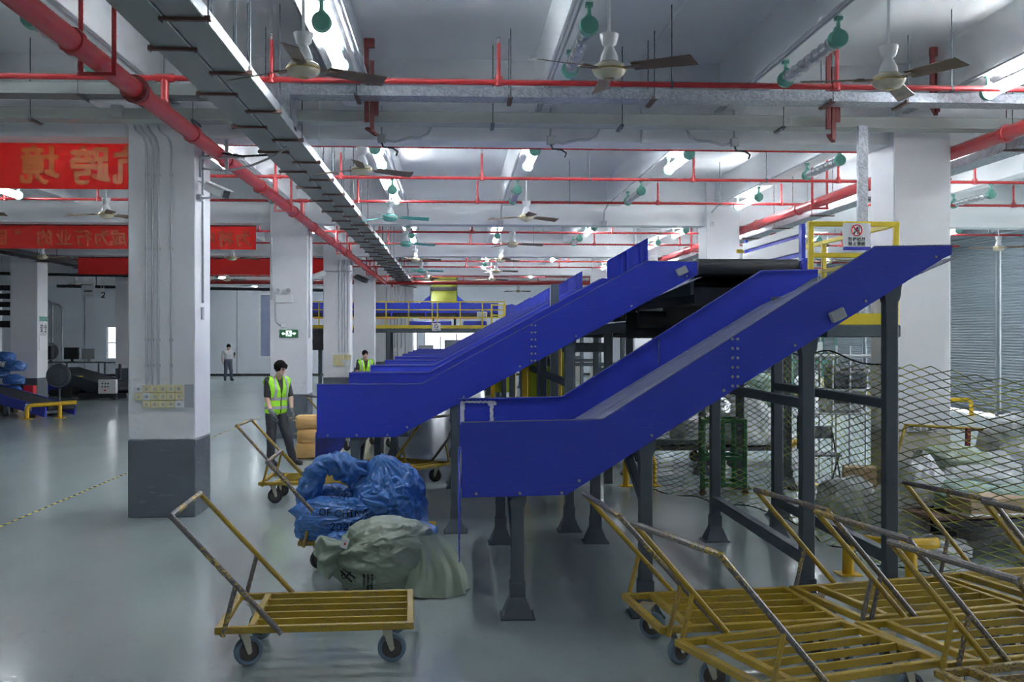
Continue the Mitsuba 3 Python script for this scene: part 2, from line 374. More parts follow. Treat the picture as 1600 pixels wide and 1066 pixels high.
principled('mat_shutter', shutter_color, 0.45)


def blue_color(p, n, uv):
    t = fbm(p.x * 1.2, p.y * 1.2, p.z * 1.2, 3)
    s = smooth_(0.77, 0.82, noise(p.x * 14.0, p.y * 14.0, p.z * 60.0))
    c = mixc((0.019, 0.033, 0.36), (0.025, 0.042, 0.42), t)
    return mixc(c, (0.10, 0.11, 0.35), s * 0.25)


principled('mat_blue', blue_color, 0.33, spec=0.45)


def slide_color(p, n, uv):
    t = fbm(p.x * 1.0, p.y * 5.0, p.z * 1.0, 3)
    s = smooth_(0.70, 0.76, noise(p.x * 5.0 + p.y * 2.0, p.y * 25.0, 0.0))
    return mixc(mixc((0.085, 0.098, 0.15), (0.15, 0.165, 0.22), t), (0.05, 0.05, 0.07), s * 0.5)


principled('mat_slide', slide_color, 0.4, metallic=0.0, spec=0.5)
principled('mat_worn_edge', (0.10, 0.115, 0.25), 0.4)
principled('mat_steel', (0.052, 0.068, 0.082), 0.42, spec=0.45)
principled('mat_steel_light', (0.085, 0.105, 0.12), 0.42, spec=0.45)
principled('mat_bolt', (0.35, 0.36, 0.36), 0.35, metallic=0.8)


def galv_color(p, n, uv):
    a = mikit.voronoi((p.x + 0.37 * p.z) * 55.0, (p.y + p.z) * 55.0)
    return mixc((0.30, 0.33, 0.37), (0.56, 0.59, 0.64), a[2])


principled('mat_galv', galv_color, 0.34, metallic=0.7)
principled('mat_galv_dull', galv_color, 0.5, metallic=0.15)
principled('mat_tray', (0.15, 0.17, 0.165), 0.45, metallic=0.25)
principled('mat_tray_edge', (0.50, 0.53, 0.56), 0.4, metallic=0.3)
principled('mat_trunk', (0.33, 0.36, 0.34), 0.5)
principled('mat_conduit', (0.42, 0.45, 0.48), 0.35, metallic=0.5)


def red_color(p, n, uv):
    t = fbm(p.x * 3.0, p.y * 3.0, p.z * 3.0, 3)
    dust = smooth_(0.35, 1.0, n.z) * 0.45
    return mixc(mixc((0.29, 0.017, 0.020), (0.36, 0.024, 0.026), t), (0.28, 0.25, 0.22), dust)


principled('mat_red', red_color, 0.38, spec=0.45)
principled('mat_rust_red', (0.14, 0.022, 0.022), 0.55)
principled('mat_brown_iron', (0.085, 0.040, 0.033), 0.6)


def cart_color(p, n, uv):
    a = fbm(p.x * 5.0, p.y * 5.0, p.z * 5.0, 3)
    b = noise(p.x * 90.0, p.y * 90.0, p.z * 90.0)
    w = smooth_(0.48, 0.72, a * 0.6 + b * 0.4)
    y = mixc((0.27, 0.185, 0.012), (0.36, 0.235, 0.014), noise(p.x * 3.0, p.y * 3.0, p.z * 3.0))
    rust = mixc((0.14, 0.09, 0.035), (0.22, 0.16, 0.09), b)
    return mixc(y, rust, 0.10 + w * 0.65)


principled('mat_cart', cart_color, 0.45, spec=0.4)


def worn_color(p, n, uv):
    a = fbm(p.x * 4.0, p.y * 4.0, p.z * 4.0, 2)
    b = noise(p.x * 110.0, p.y * 110.0, p.z * 70.0)
    w = smooth_(0.57, 0.68, a * 0.55 + b * 0.45) * 0.85
    return mixc(mixc((0.085, 0.075, 0.07), (0.17, 0.16, 0.155), b), (0.42, 0.28, 0.025), w)


principled('mat_cart_worn', worn_color, 0.35, metallic=0.25)


def cart_brown_color(p, n, uv):
    a = fbm(p.x * 5.0, p.y * 5.0, p.z * 5.0, 3)
    b = noise(p.x * 80.0, p.y * 80.0, p.z * 80.0)
    w = smooth_(0.38, 0.62, a * 0.55 + b * 0.45)
    return mixc((0.10, 0.065, 0.035), (0.28, 0.19, 0.022), w * 0.8)


principled('mat_cart_brown', cart_brown_color, 0.5)
principled('mat_tyre_blue', (0.085, 0.135, 0.185), 0.6)
principled('mat_hub', (0.055, 0.045, 0.04), 0.6)
principled('mat_zinc', (0.50, 0.47, 0.38), 0.35, metallic=0.6)
principled('mat_yellow', (0.68, 0.52, 0.035), 0.38)
principled('mat_yellow_deep', (0.66, 0.40, 0.015), 0.38)
principled('mat_lime_yellow', (0.29, 0.32, 0.012), 0.4)
principled('mat_green', (0.012, 0.10, 0.035), 0.4)
principled('mat_teal', (0.09, 0.28, 0.22), 0.4)
principled('mat_teal_fan', (0.10, 0.42, 0.37), 0.35)


def blade_color(p, n, uv):
    t = fbm(p.x * 6.0, p.y * 6.0, p.z * 9.0, 3)
    return mixc((0.085, 0.052, 0.032), (0.19, 0.13, 0.085), t)


principled('mat_blade', blade_color, 0.45)
principled('mat_fan_body', (0.62, 0.58, 0.44), 0.3)
principled('mat_gold', (0.45, 0.33, 0.12), 0.3, metallic=0.6)
principled('mat_tube', (0.55, 0.58, 0.58), 0.25)
principled('mat_cream', (0.62, 0.57, 0.34), 0.45)


def banner_color(p, n, uv):
    t = fbm(p.x * 1.5, p.y, p.z * 3.0, 3)
    return mixc((0.78, 0.085, 0.075), (0.85, 0.115, 0.10), t)


scene['mat_banner'] = {'type': 'principledthin', 'base_color': mikit.proc(banner_color), 'roughness': 0.25, 'diff_trans': 1.1, 'spec_trans': 0.0}
TAKEN.add('mat_banner')
principled('mat_banner_text', (0.80, 0.20, 0.03), 0.4)
principled('mat_banner_text_dark', (0.50, 0.085, 0.03), 0.4)
principled('mat_sign_blue', (0.03, 0.035, 0.30), 0.4)
principled('mat_sign_red', (0.62, 0.02, 0.03), 0.4)
principled('mat_ink', (0.015, 0.015, 0.018), 0.5)
principled('mat_window_blue', (0.22, 0.26, 0.38), 0.25)
scene['mat_pane'] = {'type': 'thindielectric', 'int_ior': 1.5}
scene['mat_glass_tube'] = {'type': 'thindielectric', 'int_ior': 1.3}
for _k in ('mat_pane', 'mat_glass_tube'):
    TAKEN.add(_k)
# ---------------------------------------------------------------- the hall
XL, XR, YB, YE, ZC = -26.0, 14.6, -9.0, 57.0, 5.5
ZB, ZS = 4.52, 4.92                     # undersides of the main cross beams and of the lengthwise beams
struct('floor', box(XL - 0.3, XR + 0.3, YB - 0.3, YE + 0.3, -0.2, 0.0), 'mat_floor', 'glossy grey-green epoxy floor', cat='floor')
struct('ceiling', box(XL - 0.3, XR + 0.3, YB - 0.3, YE + 0.3, ZC, ZC + 0.2), 'mat_wall', 'white painted concrete ceiling', cat='ceiling')
single('outside_ground', box(-120, 120, -80, 160, -0.5, -0.21), 'mat_band_beige', 'pale concrete yard outside the hall', 'ground', kind='structure')


def wall_with_holes(axis, a0, a1, at0, at1, holes, z1=ZC):
    g = sbox(a0, 0, a1, z1)
    for h in holes:
        g = g.difference(sbox(*h))
    return plate_xz(g, at0, at1) if axis == 'x' else plate_yz(g, at0, at1)


END_HOLES = [(-18.45, 0.9, -16.9, 2.66), (-2.75, 0.9, -1.95, 2.45), (-1.6, 1.0, 1.9, 2.45), (-10.45, 0.95, -8.9, 4.45)]
struct('wall_end', wall_with_holes('x', XL, XR, YE, YE + 0.25, END_HOLES), 'mat_far_wall', 'pale lilac-grey end wall of the hall', cat='wall')
for _x in (-22.2, -19.6, -15.2, -13.4, -11.6):
    part('wall_end', 'panel_joint', box(_x - 0.03, _x + 0.03, YE - 0.02, YE, 0.12, 4.6), 'mat_conduit')
struct('baseboard_end', box(XL, XR, YE - 0.03, YE, 0, 0.12), 'mat_black')
ADDED_DOORS = [(1.5, 0.0, 6.5, 4.2), (14.0, 0.0, 19.5, 4.2)]  # unseen open doors, added to let daylight onto the right bay floor
_bays = [(y, y + 4.6) for y in (22.8, 27.4, 32.0, 36.6, 41.2, 45.8)]
struct('wall_right', wall_with_holes('y', YB, YE, XR, XR + 0.25, ADDED_DOORS + [(a + 0.12, 0.0, b - 0.12, 4.95) for a, b in _bays]), 'mat_wall', 'white right wall with roller shutters', cat='wall')
struct('wall_left', box(XL - 0.25, XL, YB, YE, 0, ZC), 'mat_wall', 'white left wall of the hall', cat='wall')
struct('wall_back', wall_with_holes('x', XL, XR, YB - 0.25, YB, []), 'mat_wall', 'white wall behind the viewer', cat='wall')


def window(n, x0, x1, z0, z1, y, cols, rows, pane='mat_pane', frame='mat_white', t=0.06):
    k = 'window_%d' % n
    fr = [box(x0, x0 + t, y, y + 0.1, z0, z1), box(x1 - t, x1, y, y + 0.1, z0, z1), box(x0, x1, y, y + 0.1, z0, z0 + t), box(x0, x1, y, y + 0.1, z1 - t, z1)]
    struct(k, cat(fr), frame, cat='window')
    for i in range(1, cols):
        x = x0 + (x1 - x0) * i / cols
        part(k, 'mullion', box(x - 0.025, x + 0.025, y + 0.01, y + 0.09, z0, z1), frame)
    for j in range(1, rows):
        z = z0 + (z1 - z0) * j / rows
        part(k, 'transom', box(x0, x1, y + 0.01, y + 0.09, z - 0.025, z + 0.025), frame)
    for i in range(cols):
        for j in range(rows):
            a, b = x0 + (x1 - x0) * i / cols + 0.02, x0 + (x1 - x0) * (i + 1) / cols - 0.02
            c, d = z0 + (z1 - z0) * j / rows + 0.02, z0 + (z1 - z0) * (j + 1) / rows - 0.02
            part(k, 'pane', trimesh.Trimesh([[a, y + 0.05, c], [b, y + 0.05, c], [b, y + 0.05, d], [a, y + 0.05, d]], [[0, 1, 2], [0, 2, 3]], process=False), pane)


window(1, -18.45, -16.9, 0.9, 2.66, YE + 0.05, 2, 2)
window(2, -10.45, -8.9, 0.95, 4.45, YE - 0.02, 1, 1, 'mat_window_blue', t=0.10)
window(3, -2.75, -1.95, 0.9, 2.45, YE + 0.05, 1, 1, frame='mat_conduit')
window(4, -1.6, 1.9, 1.0, 2.45, YE + 0.05, 4, 1, frame='mat_conduit')

# roller shutters along the right wall
_z = np.arange(0.06, 4.9, 0.0375)
_prof = [(0.0, z) if i % 2 == 0 else (-0.018, z) for i, z in enumerate(_z)]
for i, (a, b) in enumerate(_bays):
    k = thing('roller_shutter', 'closed dark grey roller shutter in the right wall, ' + ['nearest, beyond the picture edge', 'second, at the picture edge', 'third, just behind the right column', 'fourth, partly behind the right column', 'next to last of the row', 'farthest of the row'][i], 'shutter', 'roller shutters along the right wall')
    v, f = [], []
    for px, pz in _prof:
        v += [[XR + 0.02 + px, a + 0.05, pz], [XR + 0.02 + px, b - 0.05, pz]]
    for j in range(len(_prof) - 1):
        f += [[2*j, 2*j + 1, 2*j + 3], [2*j, 2*j + 3, 2*j + 2]]
    part(k, 'curtain', trimesh.Trimesh(v, f, process=False), 'mat_shutter', kind='stuff')
    part(k, 'bottom_bar', box(XR - 0.02, XR + 0.03, a + 0.06, b - 0.06, 0.05, 0.13), 'mat_steel_light')
    part(k, 'guide_rail', box(XR - 0.07, XR + 0.05, a - 0.05, a + 0.05, 0.0, 4.95), 'mat_shutter')
    part(k, 'header_box', rbox(XR - 0.25, XR + 0.1, a + 0.05, b - 0.05, 4.9, 5.25, 0.02), 'mat_shutter')

# columns, with the painted band at the foot
ROWS = [3.0, 12.62, 22.2, 31.2, 40.7, 50.0]
COLS = [(-22.05, -21.27, 'g'), (-12.85, -12.07, 'g'), (-3.84, -3.06, 'g'), (5.40, 6.12, 'b')]
_names = {(2, 1): 'large white square column in the left foreground with conduits and cream switch boxes', (2, 2): 'white column behind the worker in the vest, with the green exit sign',
          (3, 1): 'white column on the right behind the netting, with a beige foot', (1, 3): 'white column at the far left with the safety notice and red box'}
for ci, (x0, x1, kind) in enumerate(COLS):
    for ri, y in enumerate(ROWS):
        if y < 5 and abs(x0) < 12 and ci != 2 and ci != 3:
            continue
        d = x1 - x0
        zb = 0.92 if kind == 'g' else 0.97
        k = struct('column', rbox(x0, x1, y, y + d, zb, ZC, 0.012), 'mat_column', _names.get((ci, ri), 'white square concrete column, row %d from the front, line %d from the left' % (ri, ci + 1)), cat='column')
        part(k, 'painted_foot', rbox(x0 - 0.002, x1 + 0.002, y - 0.002, y + d + 0.002, 0, zb, 0.012), 'mat_band' if kind == 'g' else 'mat_band_beige', label='dark grey painted foot' if kind == 'g' else 'beige painted foot')

# beams
for y in ROWS:
    struct('cross_beam', box(XL, XR, y + 0.13, y + 0.58, ZB, ZC), 'mat_wall', cat='beam', label='deep white concrete beam across the hall')
for x in (-24.35, -22.05 + 0.39, -19.55, -17.25, -14.95, -12.46, -10.2, -7.95, -5.7, -3.42, -1.17, 1.12, 3.41, 5.74, 7.78, 9.78, 12.3):
    struct('lengthwise_beam', box(x - 0.14, x + 0.14, YB, YE, ZS, ZC), 'mat_wall', cat='beam', label='white concrete beam along the hall')

# striped tape on the floor
_tape = []
for i in range(190):
    y = 9.0 + i * 0.1
    _tape.append((i, box(-5.12, -5.09, y, y + 0.1, 0.0, 0.0015)))
k = thing('floor_tape', 'thin yellow and black striped tape line on the floor left of the first column', 'tape')
part(k, 'yellow_stripe', cat([m for i, m in _tape if i % 2]), 'mat_yellow', kind='stuff')
part(k, 'black_stripe', cat([m for i, m in _tape if i % 2 == 0]), 'mat_black', kind='stuff')
# ---------------------------------------------------------------- tube lamps under the lengthwise beams
scene['mat_lit'] = {'type': 'twosided', 'bsdf': {'type': 'diffuse', 'reflectance': rgb((0.8, 0.8, 0.8))}}
TAKEN.add('mat_lit')
LL = 1.36
_body = lathe([(0.045, 0.0), (0.062, 0.01), (0.062, LL - 0.01), (0.045, LL)], 16, 'y', (0, 0, 0))
_lit = {**mk(_body, 'mat_lit', 40), 'emitter': {'type': 'area', 'radiance': rgb(tuple(c * 6 for c in LAMP))}}
_glass = mk(tube([[0, 0.0, 0], [0, LL, 0]], 0.062, 16, caps=False), 'mat_glass_tube', True)
_cap = mk(lathe([(0.04, -0.09), (0.075, -0.085), (0.082, -0.05), (0.082, -0.005), (0.066, 0.0)], 18, 'y'), 'mat_teal', 30)
_hang = mk(cat(cyl([0, -0.045, 0.05], [0, -0.045, 0.17], 0.018, 8), box(-0.03, 0.03, -0.075, -0.015, 0.16, 0.19), cyl([0, -0.045, 0.07], [0, 0.0, 0.09], 0.03, 8)), 'mat_teal')
_refl = mk(cat(box(-0.045, 0.045, 0.01, LL - 0.01, 0.012, 0.02), box(-0.045, -0.04, 0.01, LL - 0.01, -0.01, 0.02), box(0.04, 0.045, 0.01, LL - 0.01, -0.01, 0.02)), 'mat_white')
_tubes = [mk(cyl([x, 0.02, -0.012], [x, LL - 0.02, -0.012], 0.013, 10), 'mat_tube', True) for x in (-0.022, 0.022)]
_rib = mk(cat([lathe([(0.0632, 0), (0.0645, 0.003), (0.0645, 0.006), (0.0632, 0.009)], 14, 'y', (0, y, 0)) for y in np.linspace(0.12, LL - 0.12, 7)]), 'mat_conduit')
LIT, DARK = Proto(), Proto()
LIT.add('tube', _lit, None)
DARK.add('glass_tube', _glass, None)
DARK.add('reflector', _refl, None)
DARK.add('tube', _tubes[0], None)
DARK.add('tube_001', _tubes[1], None)
DARK.add('guard_ring', _rib, None)
for P_ in (LIT, DARK):
    P_.add('end_cap', _cap, None, label='green end cap')
    P_.add('end_cap_001', _cap, None, label='green end cap', M=T().translate([0, LL, 0]).rotate([0, 0, 1], 180))
    P_.add('hanger', _hang, None)
    P_.add('hanger_001', _hang, None, M=T().translate([0, LL, 0]).rotate([0, 0, 1], 180))
LZ = 4.72
LX = {-3: -7.95, -2: -5.7, -1: -3.42, 0: -1.08, 1: 1.12, 2: 3.32, 3: 5.64, 4: 7.75, 5: 9.75, 6: 12.3, -4: -10.2}
# (column, y of the near end, lit)
LAMPS = [(-1, 8.75, 0), (0, 8.7, 1), (1, 8.7, 0), (2, 8.95, 0), (3, 9.4, 1),
         (-1, 14.7, 1), (0, 14.5, 1), (1, 14.5, 1), (2, 14.7, 1), (3, 15.1, 0), (4, 15.4, 1),
         (0, 18.6, 1), (1, 18.5, 0), (2, 18.5, 0), (3, 19.2, 1), (5, 18.6, 0), (-3, 18.3, 1), (-1, 18.6, 0),
         (0, 24.4, 0), (0, 27.0, 1), (1, 27.0, 1), (2, 24.8, 1), (2, 27.6, 0), (3, 25.3, 1), (3, 28.8, 1), (5, 27.6, 1), (-1, 24.5, 1),
         (1, 34.0, 1), (0, 34.5, 0), (2, 34.0, 1), (3, 34.5, 1), (1, 38.0, 1), (0, 43.5, 1), (2, 44.0, 1), (3, 38.2, 1), (5, 35.5, 1),
         (-2, 34.4, 1), (-2, 44.0, 1), (-4, 38.0, 0), (-4, 46.0, 1), (-3, 27.5, 0),
         (6, 15.5, 1), (6, 9.0, 1), (4, 9.0, 1), (5, 23.6, 1), (-2, 8.8, 1), (-3, 8.8, 0),  # the right-bay lamps here are added to brighten the floor below
         (-1, 50.5, 1), (-3, 50.5, 1), (-4, 53.5, 1), (1, 51.5, 1), (3, 50.5, 1), (5, 46.0, 1), (6, 36.0, 1), (6, 25.0, 1), (4, 19.0, 1), (0, 2.0, 1), (3, 2.0, 1), (-2, -1.0, 1)]  # end-wall and right-bay lamps added to brighten far wall and floor
_where = {-4: 'over the far left machines', -3: 'below the nearest banner', -2: 'over the left bay', -1: 'along the main red pipe', 0: 'beside the cable trays', 1: 'above the middle fan line', 2: 'right of the middle',
          3: 'left of the right column line', 4: 'just right of the right columns', 5: 'over the right bay', 6: 'added by the right wall'}
_ord = ['nearest', 'second', 'third', 'fourth', 'fifth', 'sixth', 'seventh', 'eighth', 'ninth']
_count = {}
for c, y, lit in sorted(LAMPS, key=lambda q: q[1]):
    if y < 5:
        lab = ('lit tube lamp behind the viewer, ' + {0: 'middle', 3: 'right', -2: 'left'}[c])
    else:
        n = _count.get((c, lit), 0)
        _count[(c, lit)] = n + 1
        lab = ('lit' if lit else 'unlit') + ' green-capped tube lamp %s, %s %s one of that line' % (_where[c], _ord[n], 'lit' if lit else 'unlit')
    (LIT if lit else DARK).stamp('tube_lamp', lab, 'lamp', T().translate([LX[c], y, LZ]), 'tube lamps under the ceiling beams')
# conduits that feed the lamps along the beams
for c in (-1, 0, 1, 2, 3):
    x = LX[c] + (0.12 if c < 1 else -0.12)
    single('lamp_conduit', cat(cyl([x, 2, ZS - 0.03], [x, 12.7, ZS - 0.03], 0.016, 8), cyl([x + 0.05, 2, ZS - 0.03], [x + 0.05, 12.7, ZS - 0.03], 0.012, 8)), 'mat_conduit',
           'grey conduit pair under the front beams feeding lamps, %s' % {-1: 'leftmost by the red main', 0: 'left of the middle', 1: 'at the middle beam', 2: 'right of the middle', 3: 'rightmost by the right column'}[c], 'conduit', 'lamp conduits', smooth=True)
    single('lamp_conduit', cat(cyl([x, 13.3, ZS - 0.03], [x, 21.6, ZS - 0.03], 0.016, 8), tube([[x, 21.6, ZS - 0.03], [x, 22.2, ZS - 0.12], [x, 22.3, ZB + 0.05]], 0.016, 8), box(x - 0.05, x + 0.05, 22.2, 22.33, ZB - 0.03, ZB + 0.08)), 'mat_conduit',
           'grey conduit of the second bay bending down to a box, %s' % {-1: 'leftmost', 0: 'left of the middle', 1: 'at the middle beam', 2: 'right of the middle', 3: 'rightmost'}[c], 'conduit', 'lamp conduits', smooth=30)
# ---------------------------------------------------------------- the blue parcel chutes
A_TOP = [(0.053, 1.491), (1.135, 1.511), (3.252, 2.838), (3.861, 2.851)]
A_BOT = [(3.861, 2.781), (3.80, 2.755), (0.856, 0.938), (0.06, 0.925)]
B_TOP = [(-1.48, 1.624), (-0.354, 1.624), (2.117, 2.97), (2.686, 2.965)]
B_BOT = [(2.686, 2.821), (2.636, 2.80), (-0.618, 1.052), (-1.48, 1.043)]


def bottom_z(bot, x):
    pts = sorted(bot)
    return float(np.interp(x, [p[0] for p in pts], [p[1] for p in pts]))


def side_panel(top, bot, y, lip):
    """plate with a small folded lip along its top edge; lip: direction of the fold in y"""
    m = [plate_xz(top + bot, y, y + 0.008)]
    for a, b in zip(top[:-1], top[1:]):
        m.append(bar((a[0], y + 0.004 + lip * 0.014, a[1] - 0.004), (b[0], y + 0.004 + lip * 0.014, b[1] - 0.004), 0.036, 0.008, 0))
    return cat(m)


def bolt_mesh(pts, y):
    return [lathe([(0.013, 0), (0.013, 0.006), (0.009, 0.010)], 6, 'y').apply_transform(trimesh.transformations.rotation_matrix(np.pi, [0, 0, 1])).apply_translation([x, y, z]) for x, z in pts]


def foot(x, y, w=0.1):
    """flared foot of a leg: base plate, skirt and sleeve"""
    h = w / 2
    sk = trimesh.convex.convex_hull(np.array([[x + sx * 0.115, y + sy * 0.115, 0.012] for sx in (-1, 1) for sy in (-1, 1)] + [[x + sx * (h + 0.008), y + sy * (h + 0.008), 0.16] for sx in (-1, 1) for sy in (-1, 1)]))
    return cat(box(x - 0.13, x + 0.13, y - 0.13, y + 0.13, 0, 0.013), sk, box(x - h - 0.009, x + h + 0.009, y - h - 0.009, y + h + 0.009, 0.15, 0.27))


def chute(label, dy, top, bot, y0, y1, legs, guard=False, seam=None, detail=True, sw=0.1):
    k = thing('parcel_chute', label, 'chute', 'blue parcel chutes')
    y0, y1 = y0 + dy, y1 + dy
    part(k, 'side_panel', side_panel(top, bot, y0, 1), 'mat_blue')
    part(k, 'side_panel', side_panel(top, bot, y1, -1), 'mat_blue')
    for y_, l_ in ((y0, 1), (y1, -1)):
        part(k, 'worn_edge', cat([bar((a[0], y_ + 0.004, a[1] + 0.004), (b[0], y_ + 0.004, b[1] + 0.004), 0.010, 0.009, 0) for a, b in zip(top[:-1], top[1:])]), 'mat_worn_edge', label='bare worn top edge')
    # the slide: a sheet between the panels, a hand above their lower edges
    path = [(bot[3][0] + 0.005, bot[3][1] + 0.07), (bot[2][0] - 0.04, bot[2][1] + 0.07), (bot[1][0] - 0.55, bot[1][1] - 0.28), (bot[0][0] + 0.05, bot[0][1] - 0.02)]
    sl = [bar((a[0], (y0 + y1) / 2 + 0.004, a[1]), (b[0], (y0 + y1) / 2 + 0.004, b[1]), y1 - y0 - 0.01, 0.006, 0) for a, b in zip(path[:-1], path[1:])]
    part(k, 'slide', cat(sl), 'mat_slide', label='grey worn steel slide')
    # end flap that hangs from the low end
    x, z = bot[3][0], bot[3][1]
    fl = plate_yz([(y0 + 0.01, z + 0.06), (y1 - 0.01, z + 0.06), (y1 - 0.01, z - 0.22), (y1 - 0.6, z - 0.40), (y0 + 0.3, z - 0.49), (y0 + 0.01, z - 0.49)], -0.004, 0.004)
    v = np.array(fl.vertices)
    v[:, 0] += x - 0.012 - 0.06 * np.clip(z + 0.06 - v[:, 2], 0, 1) * 0.2
    part(k, 'end_flap', trimesh.Trimesh(v, fl.faces, process=False), 'mat_blue')
    # legs in pairs, tied by cross bars
    for i, lx in enumerate(legs):
        zt = bottom_z(bot, lx) + 0.05
        for j, ly in enumerate((y0 + 0.075, y1 - 0.06)):
            g = part(k, 'leg', bar((lx, ly, 0.01), (lx, ly, zt), sw, sw, 0.06, up=(0, 1, 0)), 'mat_steel')
            part(g, 'foot', foot(lx, ly, sw), 'mat_steel')
            part(g, 'bracket', plate_xz([(lx - 0.06, zt - 0.09), (lx + 0.075, zt - 0.01), (lx + 0.065, zt - 0.10), (lx + 0.052, zt - 0.14), (lx - 0.052, zt - 0.14)], ly - 0.055, ly + 0.055), 'mat_steel')
        ym, yn = y0 + 0.12, y1 - 0.11
        if i in (0, 1):
            part(k, 'cross_bar', bar((lx, ym, zt - 0.15), (lx, yn, zt - 0.15), 0.08, 0.08), 'mat_steel')
        else:
            part(k, 'cross_bar', bar((lx, ym, 0.42), (lx, yn, 0.42), 0.1, 0.1), 'mat_steel')
            part(k, 'cross_bar', bar((lx, ym, 1.62), (lx, yn, 1.62), 0.08, 0.08), 'mat_steel')
        if i == 0:
            part(k, 'brace', bar((lx, ym, 0.42), (lx, ym + 1.0, zt - 0.15), 0.06, 0.06), 'mat_steel')
        if i == 1:
            part(k, 'brace', bar((lx - 0.03, y0 + 0.9, zt - 0.15), (lx, ym, zt - 0.5), 0.07, 0.07), 'mat_steel')
    # bolts along the lower edge, the plate joint
    pb = [(bot[3][0] + t, bot[3][1] + 0.03) for t in ((0.11, 0.44, 0.76) if top is A_TOP else (0.12, 0.43, 0.76))]
    n = 6
    for t in np.linspace(0.04, 0.985, n):
        pb.append((bot[2][0] + t * (bot[1][0] - bot[2][0]) - 0.02, bot[2][1] + t * (bot[1][1] - bot[2][1]) + 0.035))
    for x_, z_ in pb if detail else ():
        part(k, 'bolt', cat(bolt_mesh([(x_, z_)], y0 + 0.001)), 'mat_bolt')
    if seam:
        zt, zb = np.interp(seam, [p[0] for p in top], [p[1] for p in top]), bottom_z(bot, seam)
        part(k, 'joint_strip', cat(box(seam - 0.028, seam + 0.028, y0 - 0.003, y0, zb + 0.01, zt - 0.02), box(seam - 0.004, seam + 0.004, y0 - 0.006, y0 - 0.003, zb + 0.01, zt - 0.02)), 'mat_blue')
        for s in (-0.02, 0.02):
            for t in np.linspace(0.06, 0.94, 6):
                if detail:
                    part(k, 'bolt', cat(bolt_mesh([(seam + s, zb + t * (zt - zb))], y0 - 0.002)), 'mat_bolt')
        part(k, 'joint_strip', box(seam - 0.004, seam + 0.004, y1 - 0.004, y1, zb + 0.1, zt - 0.02), 'mat_steel_light')
    # grey connection box on the near side panel
    bx, bz = bot[1][0] - (0.85 if top is A_TOP else 0.13), bot[1][1] - (0.445 if top is A_TOP else -0.065)
    part(k, 'junction_box', moved(rbox(-0.062, 0.062, -0.045, 0, -0.042, 0.042, 0.008), bx, y0, bz, -25, (0, 1, 0)), 'mat_grey_plastic', label='small grey junction box')
    if guard:
        gp = [(top[2][0] + 0.08, top[2][1] - 0.02), (top[2][0] + 0.08, 3.22), (top[2][0] + 0.66, 3.55), (top[2][0] + 0.66, top[3][1] - 0.02)]
        g = part(k, 'guard_plate', plate_xz(gp, y1 + 0.01, y1 + 0.016), 'mat_blue')
        for gx in (0.08, 0.28, 0.36, 0.56, 0.645):
            x_ = top[2][0] + gx + 0.007
            zt = 3.22 + (gx - 0.08) / 0.58 * 0.33
            part(g, 'rib', box(x_ - 0.012, x_ + 0.012, y1 - 0.04, y1 + 0.012, top[2][1] - 0.02, zt), 'mat_blue')
        part(g, 'rim', bar((gp[1][0], y1 - 0.01, gp[1][1]), (gp[2][0], y1 - 0.01, gp[2][1]), 0.05, 0.01, 0), 'mat_blue')
    return k


CH_A = chute('large blue steel parcel chute nearest the viewer with white paint smears inside', 0, A_TOP, A_BOT, 7.95, 10.95, [0.485, 1.475, 2.74, 3.40], seam=2.155)
_s = []
for i in range(26):
    t = i / 25
    _s.append((0.09 + 0.008 * math.sin(i * 2.1), 10.94, 1.46 - 0.24 * t, 0.016))
for i in range(12):
    _s.append((0.13 + 0.022 * i, 10.94, 1.462 + 0.004 * math.sin(i * 3), 0.013))
for i in range(16):
    _s.append((0.395 + 0.006 * math.sin(i * 1.7), 10.94, 1.42 - 0.016 * i, 0.017))
_s += [(0.40, 10.94, 1.45, 0.03), (0.42, 10.94, 1.446, 0.025), (0.38, 10.94, 1.44, 0.022)]
part(CH_A, 'paint_smear', cat([box(x - r, x + r * (0.7 + 0.5 * ((i * 37) % 10) / 10), 10.938, 10.951, z - r * 0.8, z + r * 0.7) for i, (x, y, z, r) in enumerate(_s)]), 'mat_white', label='white paint smears')
for i in range(8):
    lab = ['blue parcel chute directly behind the nearest one, with an upright guard plate', 'third blue parcel chute from the viewer', 'fourth blue parcel chute from the viewer, white strip along its top',
           'fifth blue parcel chute from the viewer', 'sixth blue parcel chute from the viewer', 'seventh blue parcel chute from the viewer', 'eighth blue parcel chute from the viewer', 'farthest blue parcel chute of the row'][i]
    k = chute(lab, 3.85 * i, B_TOP, B_BOT, 11.45, 14.95, [-1.07, 0.02, 1.27], guard=i % 2 == 0, seam=0.87 if i == 0 else None, detail=i < 2)
    if i == 2:
        part(k, 'white_strip', cat(box(-1.2, -0.86, 11.45 + 7.7 - 0.004, 11.45 + 7.7, 1.57, 1.59), box(-0.84, -0.5, 11.45 + 7.7 - 0.004, 11.45 + 7.7, 1.57, 1.59)), 'mat_white')

